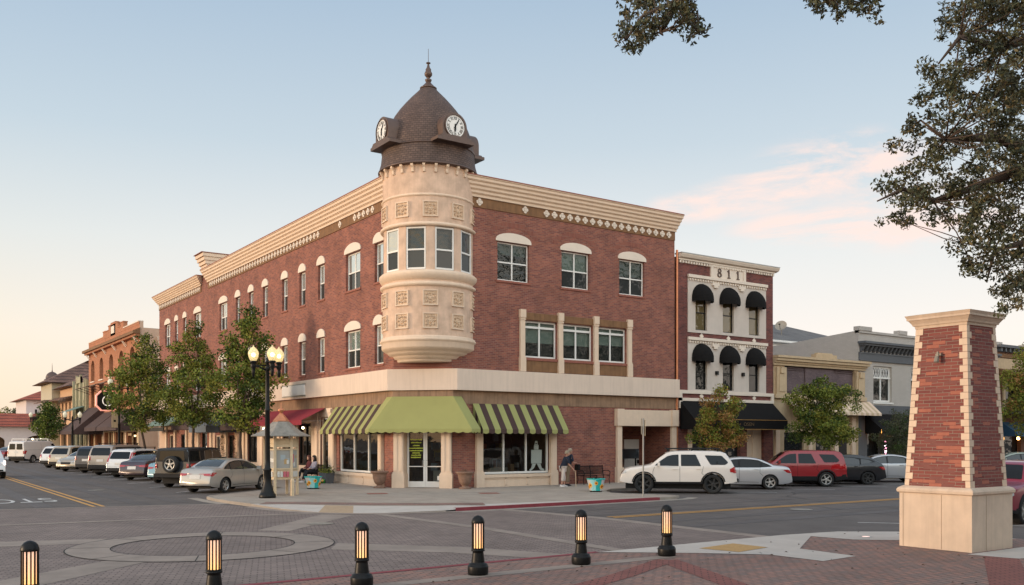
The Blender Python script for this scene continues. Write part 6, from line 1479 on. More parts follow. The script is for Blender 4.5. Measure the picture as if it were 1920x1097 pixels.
    def line(s, sides, pts, wd=.012, m='seam', name='door_seam', e=.004):
        for sd_ in sides:
            b = MB(mats=[m])
            for (p, q) in zip(pts, pts[1:]):
                p, q = Vector(p), Vector(q); k = max(1, int((q-p).length/.08)); d = (q-p).normalized(); nn = Vector((-d.y, d.x))*wd/2
                rws = []
                for i in range(k+1):
                    c = p+(q-p)*i/k; r_ = []
                    for sg in (1, -1):
                        v = c+nn*sg; h = s.ray(sd_, v.x-(s.L/2 if sd_ in 'LRT' else 0), v.y); r_.append(None if h is None else tuple(h[0]+h[1]*e))
                    rws.append(r_)
                for A, B_ in zip(rws, rws[1:]):
                    if None not in A and None not in B_: b.poly([A[0], A[1], B_[1], B_[0]])
            if b.f: b.build(name, s.root, fix=False)
    def mirrors(s, x, z, m):
        for sg in (1, -1):
            h = s.ray('L' if sg > 0 else 'R', x-s.L/2, z-.05)
            if not h: continue
            p = h[0]; b = MB(mats=[m]); X = p.x; b.frust(X, p.y+sg*.14, .05, .10, z-.07, .045, .09, z+.08); b.box(X-.03, X+.03, min(p.y, p.y+sg*.08), max(p.y, p.y+sg*.08), z-.06, z-.02); b.build('mirror', s.root)
    def handle(s, pts, m):
        for sd_ in 'LR':
            for (x, z) in pts:
                h = s.ray(sd_, x-s.L/2, z)
                if h: p = h[0]; sg = 1 if sd_ == 'L' else -1; b = MB(mats=[m]); y0_, y1_ = sorted((p.y-.01, p.y+sg*.03)); b.box(p.x-.09, p.x+.09, y0_, y1_, z-.015, z+.015); b.build('door_handle', s.root)
def sedan(name, label, loc, ang, pc, L=4.6, W=1.8, H=1.45, rim='silver', kind='sedan', group=None, tail=None, gl='carglass2'):
    k = H/1.45
    if kind == 'sedan': prof = [(0,.50),(.004,.60),(.012,.80),(.022,.93),(.035,1.0),(.07,1.04),(.15,1.075),(.17,1.09),(.22,1.21),(.28,1.34),(.33,1.40),(.40,1.44),(.47,1.45),(.54,1.43),(.60,1.37),(.66,1.26),(.72,1.12),(.755,1.03),(.80,.98),(.90,.89),(.95,.80),(.985,.68),(.996,.58),(1,.48)]
    else: prof = [(0,.50),(.006,.62),(.014,.82),(.03,.96),(.05,1.05),(.08,1.13),(.13,1.27),(.20,1.38),(.27,1.44),(.36,1.475),(.45,1.48),(.54,1.45),(.61,1.38),(.67,1.27),(.73,1.12),(.765,1.03),(.81,.98),(.90,.89),(.95,.80),(.985,.68),(.996,.58),(1,.48)]
    prof = [(a, z*k) for a, z in prof]
    s = Car(name, label, loc, ang, dict(L=L, W=W, prof=prof, wr=.325, xr=L*.205, xf=L*.80, belt=.96*k, tm=.46, paint=pc, rim=rim), group)
    q = lambda P: [(a*L, z*k) for a, z in P]
    hb = kind != 'sedan'
    s.decal('LR', q([(.745,.985),(.66,1.19),(.60,1.29),(.53,1.355),(.45,1.375),(.38,1.36),(.31,1.315),(.22,1.13) if not hb else (.17,1.24),(.185,1.03) if not hb else (.12,1.13),(.30,.99)]), 'trim', 'window_surround', e=.003, r=.03)
    s.decal('LR', q([(.72,.995),(.645,1.19),(.59,1.275),(.53,1.325),(.495,1.335),(.495,.985)]), gl, 'window', r=.03)
    s.decal('LR', q([(.48,.985),(.48,1.335),(.42,1.34),(.35,1.31),(.295,1.235),(.295,.99)]), gl, 'window', r=.03)
    s.decal('LR', q([(.28,1.0),(.28,1.22),(.235,1.125),(.205,1.045)] if not hb else [(.28,1.0),(.28,1.27),(.20,1.23),(.15,1.14),(.19,1.07)]), gl, 'window', r=.02, step=.05)
    s.decal('T', [(L*.175,-.62),(L*.32,-.52),(L*.32,.52),(L*.175,.62)] if not hb else [(L*.06,-.60),(L*.20,-.52),(L*.20,.52),(L*.06,.60)], gl, 'rear_window', r=.08)
    s.decal('T', [(L*.745,-.68),(L*.61,-.53),(L*.61,.53),(L*.745,.68)], gl, 'windscreen', r=.06)
    s.line('LR', q([(.72,.98),(.735,.80),(.735,.35)])); s.line('LR', q([(.487,.98),(.487,.35),(.31,.33)])); s.line('LR', q([(.70,.33),(.487,.33)])); s.line('LR', q([(.295,1.0),(.30,.75),(.27,.62)]))
    s.handle([(L*.53, .88*k), (L*.335, .90*k)], pc); s.mirrors(L*.70, 1.02*k, pc)
    s.decal('B', [(-.80,.86*k),(-.80,.73*k),(-.42,.76*k),(-.42,.84*k)], 'taillight', 'tail_lamp', e=.01, r=.03, step=.05); s.decal('B', [(.80,.86*k),(.80,.73*k),(.42,.76*k),(.42,.84*k)], 'taillight', 'tail_lamp', e=.01, r=.03, step=.05)
    s.decal('LR', q([(.012,.84),(.012,.73),(.05,.76),(.085,.88),(.04,.90)]), 'taillight', 'tail_lamp', e=.008, r=.02, step=.04)
    s.decal('B', [(-.26,.62*k),(.26,.62*k),(.26,.78*k),(-.26,.78*k)], 'plate', 'number_plate', e=.014, r=.01); s.decal('B', [(-.7,.30),(.7,.30),(.7,.40),(-.7,.40)], 'trim', 'bumper_insert', e=.006, r=.02)
    for sg in (-1, 1):
        s.decal('F', [(sg*.78,.72*k),(sg*.42,.63*k),(sg*.42,.70*k),(sg*.78,.83*k)], 'headlight', 'headlight', e=.012, r=.03, step=.05)
    s.decal('LR', q([(.93,.72),(.985,.62),(.985,.70),(.94,.80)]), 'headlight', 'headlight', e=.008, r=.02, step=.04)
    s.decal('F', [(-.36,.50*k),(.36,.50*k),(.40,.66*k),(-.40,.66*k)], 'trim', 'grille', e=.01, r=.05); s.decal('F', [(-.6,.28),(.6,.28),(.55,.40),(-.55,.40)], 'trim', 'air_intake', e=.008, r=.03)
    return s
def suv(name, label, loc, ang, pc, L=4.75, W=1.88, H=1.78, rim='silver', wr=.37, box=0, rack=False, lower=0, group=None, sill=.30, rearlamp='low', gl='carglass', cat='SUV', wide_pillar=False):
    k = H/1.78
    r0 = [(0,.50),(.004,.62),(.010,.95),(.022,1.12),(.05,1.38),(.075,1.56),(.095,1.68),(.13,1.74)] if not box else [(0,.50),(.004,.62),(.008,.95),(.014,1.15),(.03,1.45),(.045,1.62),(.065,1.71),(.10,1.75)]
    prof = [(a, z*k) for a, z in r0+[(.20,1.77),(.35,1.78),(.50,1.77),(.56,1.745),(.60,1.68),(.66,1.48),(.715,1.26),(.735,1.19),(.78,1.15),(.90,1.08),(.955,1.0),(.985,.82),(.996,.66),(1,.5)]]
    s = Car(name, label, loc, ang, dict(L=L, W=W, prof=prof, wr=wr, xr=L*.205, xf=L*.79, belt=1.12*k, tm=.26, paint=pc, rim=rim, sill=sill, lower=lower, ww=.25, corner=.10), group, cat)
    q = lambda P: [(a*L, z*k) for a, z in P]; t0 = .045 if not box else .02
    if not wide_pillar: s.decal('LR', q([(.715,1.16),(.655,1.40),(.60,1.58),(.555,1.64),(.36,1.665),(.15,1.64),(t0+.055,1.52),(t0+.04,1.19),(.30,1.14)]), 'trim', 'window_surround', e=.003, r=.04)
    s.decal('LR', q([(.70,1.17),(.645,1.38),(.59,1.56),(.55,1.61),(.495,1.625),(.495,1.15)]), gl, 'window', r=.03)
    s.decal('LR', q([(.475,1.15),(.475,1.625),(.325,1.63),(.29,1.15)] if not wide_pillar else [(.475,1.15),(.475,1.625),(.35,1.625),(.305,1.15)]), gl, 'window', r=.03)
    s.decal('LR', q([(.27,1.17),(.30,1.62),(.17,1.60),(t0+.075,1.48),(t0+.06,1.2)] if not wide_pillar else [(.225,1.20),(.275,1.60),(.13,1.58),(.075,1.30),(.10,1.20)]), gl, 'window', r=.05)
    yb = .62*W/1.88
    s.decal('B', [(-yb-.06,1.16*k),(yb+.06,1.16*k),(yb-.02,1.60*k),(-yb+.02,1.60*k)], gl, 'rear_window', r=.08)
    s.decal('T', [(L*.715,-.70),(L*.605,-.58),(L*.605,.58),(L*.715,.70)], gl, 'windscreen', r=.06)
    s.line('LR', q([(.70,1.12),(.715,.90),(.71,.42)])); s.line('LR', q([(.485,1.14),(.485,.40)])); s.line('LR', q([(.70,.40),(.485,.40),(.33,.40)])); s.line('LR', q([(.285,1.14),(.30,.85),(.27,.72)])); s.line('B', [(-.72,1.1*k),(-.72,.72*k),(.72,.72*k),(.72,1.1*k)])
    s.handle([(L*.53, 1.02*k), (L*.325, 1.03*k)], pc); s.mirrors(L*.665, 1.22*k, pc)
    for sg in (-1, 1):
        if rearlamp == 'tall': s.decal('B', [(sg*.82,.98*k),(sg*.68,.98*k),(sg*.66,1.58*k),(sg*.76,1.56*k)], 'taillight', 'tail_lamp', e=.012, r=.03, step=.05)
        else: s.decal('B', [(sg*.88,.86*k),(sg*.66,.88*k),(sg*.68,1.10*k),(sg*.86,1.12*k)], 'taillight', 'tail_lamp', e=.012, r=.03, step=.05)
        s.decal('F', [(sg*.84,.86*k),(sg*.48,.80*k),(sg*.48,.93*k),(sg*.82,.99*k)], 'headlight', 'headlight', e=.012, r=.03, step=.05)
    s.decal('LR', q([(.008,.88),(.06,.90),(.065,1.02),(.03,1.12),(.012,1.08)]), 'taillight', 'tail_lamp', e=.008, r=.02, step=.04)
    s.decal('LR', q([(.94,.86),(.985,.80),(.98,.90),(.945,.97)]), 'headlight', 'headlight', e=.008, r=.02, step=.04)
    s.decal('B', [(-.24,.80*k),(.24,.80*k),(.24,.94*k),(-.24,.94*k)], 'plate', 'number_plate', e=.014, r=.01); s.decal('B', [(-.84,.40),(.84,.40),(.84,.62*k),(-.84,.62*k)], 'trim', 'bumper_insert', e=.008, r=.03)
    s.decal('F', [(-.42,.68*k),(.42,.68*k),(.44,.92*k),(-.44,.92*k)], 'trim', 'grille', e=.01, r=.05); s.decal('F', [(-.75,.38),(.75,.38),(.7,.52),(-.7,.52)], 'trim', 'air_intake', e=.008, r=.03)
    # dark arch lips
    if lower or wide_pillar:
        for xc in (L*.205, L*.79):
            for sd_ in 'LR':
                b = MB(mats=['trim']); ra = wr+.055; Q = []
                for a in range(8, 173, 8):
                    row = []
                    for rr_, ee in ((ra+.002, .03), (ra+.055, .006)):
                        h = s.ray(sd_, xc-L/2+rr_*math.cos(R(a)), wr+.0+rr_*math.sin(R(a))+.004)
                        row.append(None if h is None else tuple(h[0]+h[1]*ee))
                    Q.append(row)
                for A, B_ in zip(Q, Q[1:]):
                    if None not in A and None not in B_: b.poly([A[0], A[1], B_[1], B_[0]])
                if b.f: b.build('wheel_arch_trim', s.root, fix=False)
    if rack:
        b = MB(mats=['trim']); zt = H+.03
        for sg in (-1, 1): b.tube((L*-.36, sg*.62, zt+.06), (L*.10, sg*.62, zt+.06), .022, n=6); [b.box(x*L-.03, x*L+.03, sg*.62-.02, sg*.62+.02, zt-.07, zt+.06) for x in (-.34, -.12, .08)]
        if rack == 'basket':
            for i in range(9): x = L*(-.35+.055*i); b.box(x, x+.06, -.6, .6, zt+.04, zt+.07)
        else: [b.box(x*L-.02, x*L+.02, -.6, .6, zt+.05, zt+.075) for x in (-.2, .05)]
        b.build('roof_rack', s.root)
    return s
GA = 'cars parked nose-in along the side street'; GB = 'cars parked nose-in along the main street'
silver = paint('silver', (.40, .375, .34), .35); white = paint('white', (.66, .61, .56)); coolwhite = paint('cool_white', (.62, .62, .62)); gold = paint('champagne', (.40, .34, .26), .3); dkred = paint('dark_purple', (.045, .028, .035), .2); ltblue = paint('light_blue', (.19, .33, .38), .2)
grey = paint('dark_grey', (.05, .054, .062), .2); black = paint('black', (.008, .009, .012)); red = paint('red', (.25, .009, .014)); crimson = paint('crimson', (.22, .006, .025), .2); sil2 = paint('bright_silver', (.47, .47, .48), .4); navy = paint('navy', (.012, .014, .03)); sage = paint('pale_sage', (.30, .34, .28), .2); tan_ = paint('pewter', (.30, .26, .225), .3)
sedan('parked_car', 'silver sedan nearest the corner with red tail lamps, parked behind the lamp post', (-6.3, 5.45), 37, silver, L=4.55, W=1.78, H=1.43, group=GA)
sedan('parked_car', 'small light blue sedan half hidden behind the grey off-roader', (-5.55, 15.1), 42, ltblue, L=4.3, W=1.72, H=1.45, group=GA)
sedan('parked_car', 'dark purple-brown sedan between the light blue car and a white SUV', (-5.85, 19.3), 42, dkred, L=4.85, W=1.82, H=1.46, group=GA)
suv('parked_car', 'white SUV with tall red tail lamps behind the dark sedan', (-5.75, 23.6), 42, coolwhite, L=4.5, W=1.82, H=1.68, rearlamp='tall', group=GA, rack=True, wr=.34)
suv('parked_car', 'pewter boxy SUV with framed number plate, behind the white one', (-5.75, 28.2), 42, tan_, L=4.95, W=1.95, H=1.9, box=1, group=GA, rack=True)
suv('parked_car', 'dark navy SUV seen from behind, next to the cream saloon', (-6.0, 32.4), 42, navy, L=4.5, W=1.8, H=1.78, box=1, group=GA)
sedan('parked_car', 'champagne sedan facing out of its bay towards the road', (-6.5, 36.3), 222, gold, L=4.7, W=1.8, H=1.45, group=GA)
suv('parked_car', 'champagne SUV with dark rear glass behind the sedan facing out', (-6.3, 40.6), 42, gold, L=4.8, W=1.88, H=1.75, group=GA, rearlamp='low')
suv('parked_car', 'white SUV at the far end of the row, beside the white van', (-6.3, 45.4), 42, coolwhite, L=4.6, W=1.85, H=1.7, group=GA)
sedan('parked_car', 'small red-brown car just beyond the white van', (-7.2, 72), 42, paint('maroon', (.14, .02, .025), .1), group=GA)
suv('parked_car', 'dark car far down the street left of the van', (-12.5, 80), 60, navy, group=GA, H=1.7)
sedan('parked_car', 'black car at the far left end of the street', (-15.5, 92), 60, black, group=GA)
# four door off-roader with spare wheel
jp = Car('parked_off_roader', 'grey boxy off-roader with black hardtop and spare wheel on the tailgate', (-6.05, 10.55), 42, dict(L=4.6, W=1.86, wr=.40, xr=.95, xf=3.85, belt=1.18, tm=.10, paint=grey, rim='silver', sill=.42, ww=.26, corner=.02, prof=[(0,.62),(.002,.75),(.004,1.2),(.008,1.76),(.02,1.83),(.2,1.85),(.45,1.85),(.56,1.84),(.585,1.79),(.625,1.35),(.635,1.25),(.66,1.21),(.9,1.16),(.96,1.12),(.985,.95),(1,.62)]), GA, 'car')
jp.decal('LR', [(.03,1.22),(1.30,1.22),(1.30,1.82),(.03,1.80)], 'trim', 'hardtop', e=.008, r=.02); jp.decal('T', [(.03,-.86),(2.6,-.84),(2.6,.84),(.03,.86)], 'trim', 'hardtop', e=.01, r=.03)
jp.decal('LR', [(.15,1.28),(.95,1.28),(.95,1.72),(.15,1.72)], 'carglass', 'window', e=.014); jp.decal('LR', [(1.38,1.28),(1.95,1.28),(1.95,1.74),(1.38,1.74)], 'carglass', 'window'); jp.decal('LR', [(2.06,1.28),(2.72,1.28),(2.60,1.70),(2.55,1.74),(2.06,1.74)], 'carglass', 'window')
jp.decal('B', [(-.84,1.22),(.84,1.22),(.82,1.80),(-.82,1.80)], 'trim', 'hardtop', e=.008, r=.03); jp.decal('B', [(-.66,1.28),(.66,1.28),(.62,1.72),(-.62,1.72)], 'carglass', 'rear_window', e=.014)
jp.decal('T', [(2.86,-.74),(2.70,-.72),(2.70,.72),(2.86,.74)], 'carglass', 'windscreen', e=.014)
for sg in (-1, 1):
    jp.decal('B', [(sg*.90,.92),(sg*.76,.92),(sg*.76,1.14),(sg*.90,1.14)], 'taillight', 'tail_lamp', e=.03, r=.01)
    for xc in (.95-2.3, 3.85-2.3):
        b = MB(mats=['trim']); P = [(xc-.62, .62), (xc-.46, .93), (xc+.40, .95), (xc+.62, .66), (xc+.54, .66), (xc+.36, .88), (xc-.42, .86), (xc-.54, .62)]; y = sg*.90; b.ext([(p[0], y, p[1]) for p in P], (0, sg*.12, 0)); b.build('fender_flare', jp.root)
b = MB(mats=['trim']); b.box(-2.45, -2.25, -.86, .86, .50, .68); b.box(2.25, 2.45, -.8, .8, .52, .70); b.build('bumper', jp.root)
t, rim = wheel_parts(.39, .26, 'silver'); w_ = t.build('spare_wheel', jp.root, fix=False); r_ = rim.build('rim', w_, fix=False); w_.location = (-2.45, -.05, 1.10); w_.rotation_euler = (0, 0, math.pi/2)
jp.line('LR', [(1.32,1.2),(1.32,.5)]); jp.line('LR', [(2.0,1.2),(2.0,.5)]); jp.handle([(1.85, 1.05), (2.5, 1.05)], 'trim'); jp.mirrors(2.75, 1.32, 'trim')
# cargo van
vn = Car('cargo_van', 'white cargo van with roof racks parked beyond the row of cars', (-6.2, 63.8), 42, dict(L=5.5, W=2.0, wr=.37, xr=1.1, xf=4.6, belt=1.2, tm=.14, paint=white, sill=.35, ww=.24, corner=.06, prof=[(0,.55),(.003,.8),(.006,1.3),(.012,1.85),(.025,1.98),(.06,2.03),(.4,2.08),(.62,2.06),(.68,1.98),(.73,1.75),(.79,1.42),(.81,1.33),(.85,1.28),(.95,1.12),(.98,.95),(1,.6)]), None, 'van')
for sg in (-1, 1):
    vn.decal('B', [(sg*.08,1.25),(sg*.74,1.25),(sg*.70,1.80),(sg*.08,1.80)], 'carglass', 'rear_window', r=.08); vn.decal('B', [(sg*.94,.85),(sg*.80,.85),(sg*.80,1.15),(sg*.94,1.15)], 'taillight', 'tail_lamp', e=.02, r=.02)
vn.decal('LR', [(4.25,1.28),(3.55,1.28),(3.55,1.78),(3.85,1.80),(4.0,1.6)], 'carglass', 'window'); vn.decal('T', [(4.30,-.78),(3.82,-.70),(3.82,.70),(4.30,.78)], 'carglass', 'windscreen'); vn.decal('B', [(-.24,.92),(.14,.92),(.14,1.08),(-.24,1.08)], 'plate', 'number_plate', e=.012, r=.01)
vn.line('LR', [(3.45,1.9),(3.45,.5)]); vn.line('LR', [(2.2,1.9),(2.2,.5)]); vn.line('B', [(0,1.9),(0,.6)]); vn.line('LR', [(.1,1.22),(3.4,1.22)]); vn.mirrors(4.15, 1.35, 'trim')
b = MB(mats=['trim']); b.box(-2.86, -2.70, -.95, .95, .42, .62); b.build('bumper', vn.root)
b = MB(mats=['white'])
for x in (-2.3, -.9, .5):
    b.box(x-.03, x+.03, -.8, .8, 2.22, 2.27); [b.box(x-.03, x+.03, sg*.78-.03, sg*.78+.03, 2.02, 2.22) for sg in (-1, 1)]
b.build('roof_rack', vn.root)
# oncoming white SUV cut by the left edge
cs_ = suv('moving_suv', 'white SUV with lit headlamp driving towards us at the left edge', (-13.75, 27.0), -90, coolwhite, L=4.85, W=1.9, H=1.68, cat='SUV')
b = MB(mats=[emis('lit_headlamp', (1, .80, .72), 5)]); 
for sg in (-1, 1): b.lathe([(.001, 0), (.05, 0)], (0, 0, 0), 10); 
b.v = []; b.f = []; b.mi = []; b.sm = []
for sg in (-1, 1):
    for z_ in (.80, .92): b.box(2.30, 2.335, sg*.80-.05, sg*.80+.05, z_, z_+.09)
b.build('headlight', cs_.root)
# right hand row
ft = suv('parked_suv', 'white off-road SUV with black roof basket and black wheels, parked next to the sign post', (9.0, -6.7), 138, white, L=4.83, W=1.92, H=1.78, rim='dark', wr=.405, rack='basket', wide_pillar=True, group=GB, sill=.42, box=0)
b = MB(mats=['trim']); b.box(-2.50, -2.3, -.6, .6, .48, .62); [b.box(-1.0, .95, sg*.92-.05, sg*.92+.05, .42, .50) for sg in (-1, 1)]; b.build('side_step', ft.root)
sedan('parked_car', 'silver sedan between the white off-road SUV and the red SUV', (13.5, -5.95), 138, sil2, L=4.8, W=1.81, H=1.45, group=GB, gl='carglass')
ex = suv('parked_suv', 'red SUV with grey lower panels between the silver sedan and black hatchback', (17.55, -5.95), 138, red, L=4.75, W=1.8, H=1.72, group=GB, box=1, lower=.50, wr=.36, gl='carglass', wide_pillar=True)
sedan('parked_car', 'black hatchback right of the red SUV', (21.0, -5.95), 138, black, L=4.4, W=1.8, H=1.46, kind='hatch', rim='dark', group=GB, gl='carglass2')
sedan('parked_car', 'pale silver sedan partly behind the brick pillar', (24.9, -5.9), 138, sil2, L=4.65, W=1.8, H=1.46, group=GB)
suv('parked_suv', 'crimson SUV cut by the right edge behind the brick pillar', (7.5, -21.35), 188, crimson, L=4.6, W=1.84, H=1.66, group=GB, wr=.36, lower=.42)
sedan('parked_car', 'pale sage sedan glimpsed right of the pillar behind the crimson SUV', (38.5, -6.0), 138, sage, L=4.6, W=1.8, H=1.45, group=GB)
sedan('parked_car', 'dark car at the right edge under the blue awning', (42.6, -6.0), 138, grey, L=4.6, W=1.8, H=1.45, group=GB)
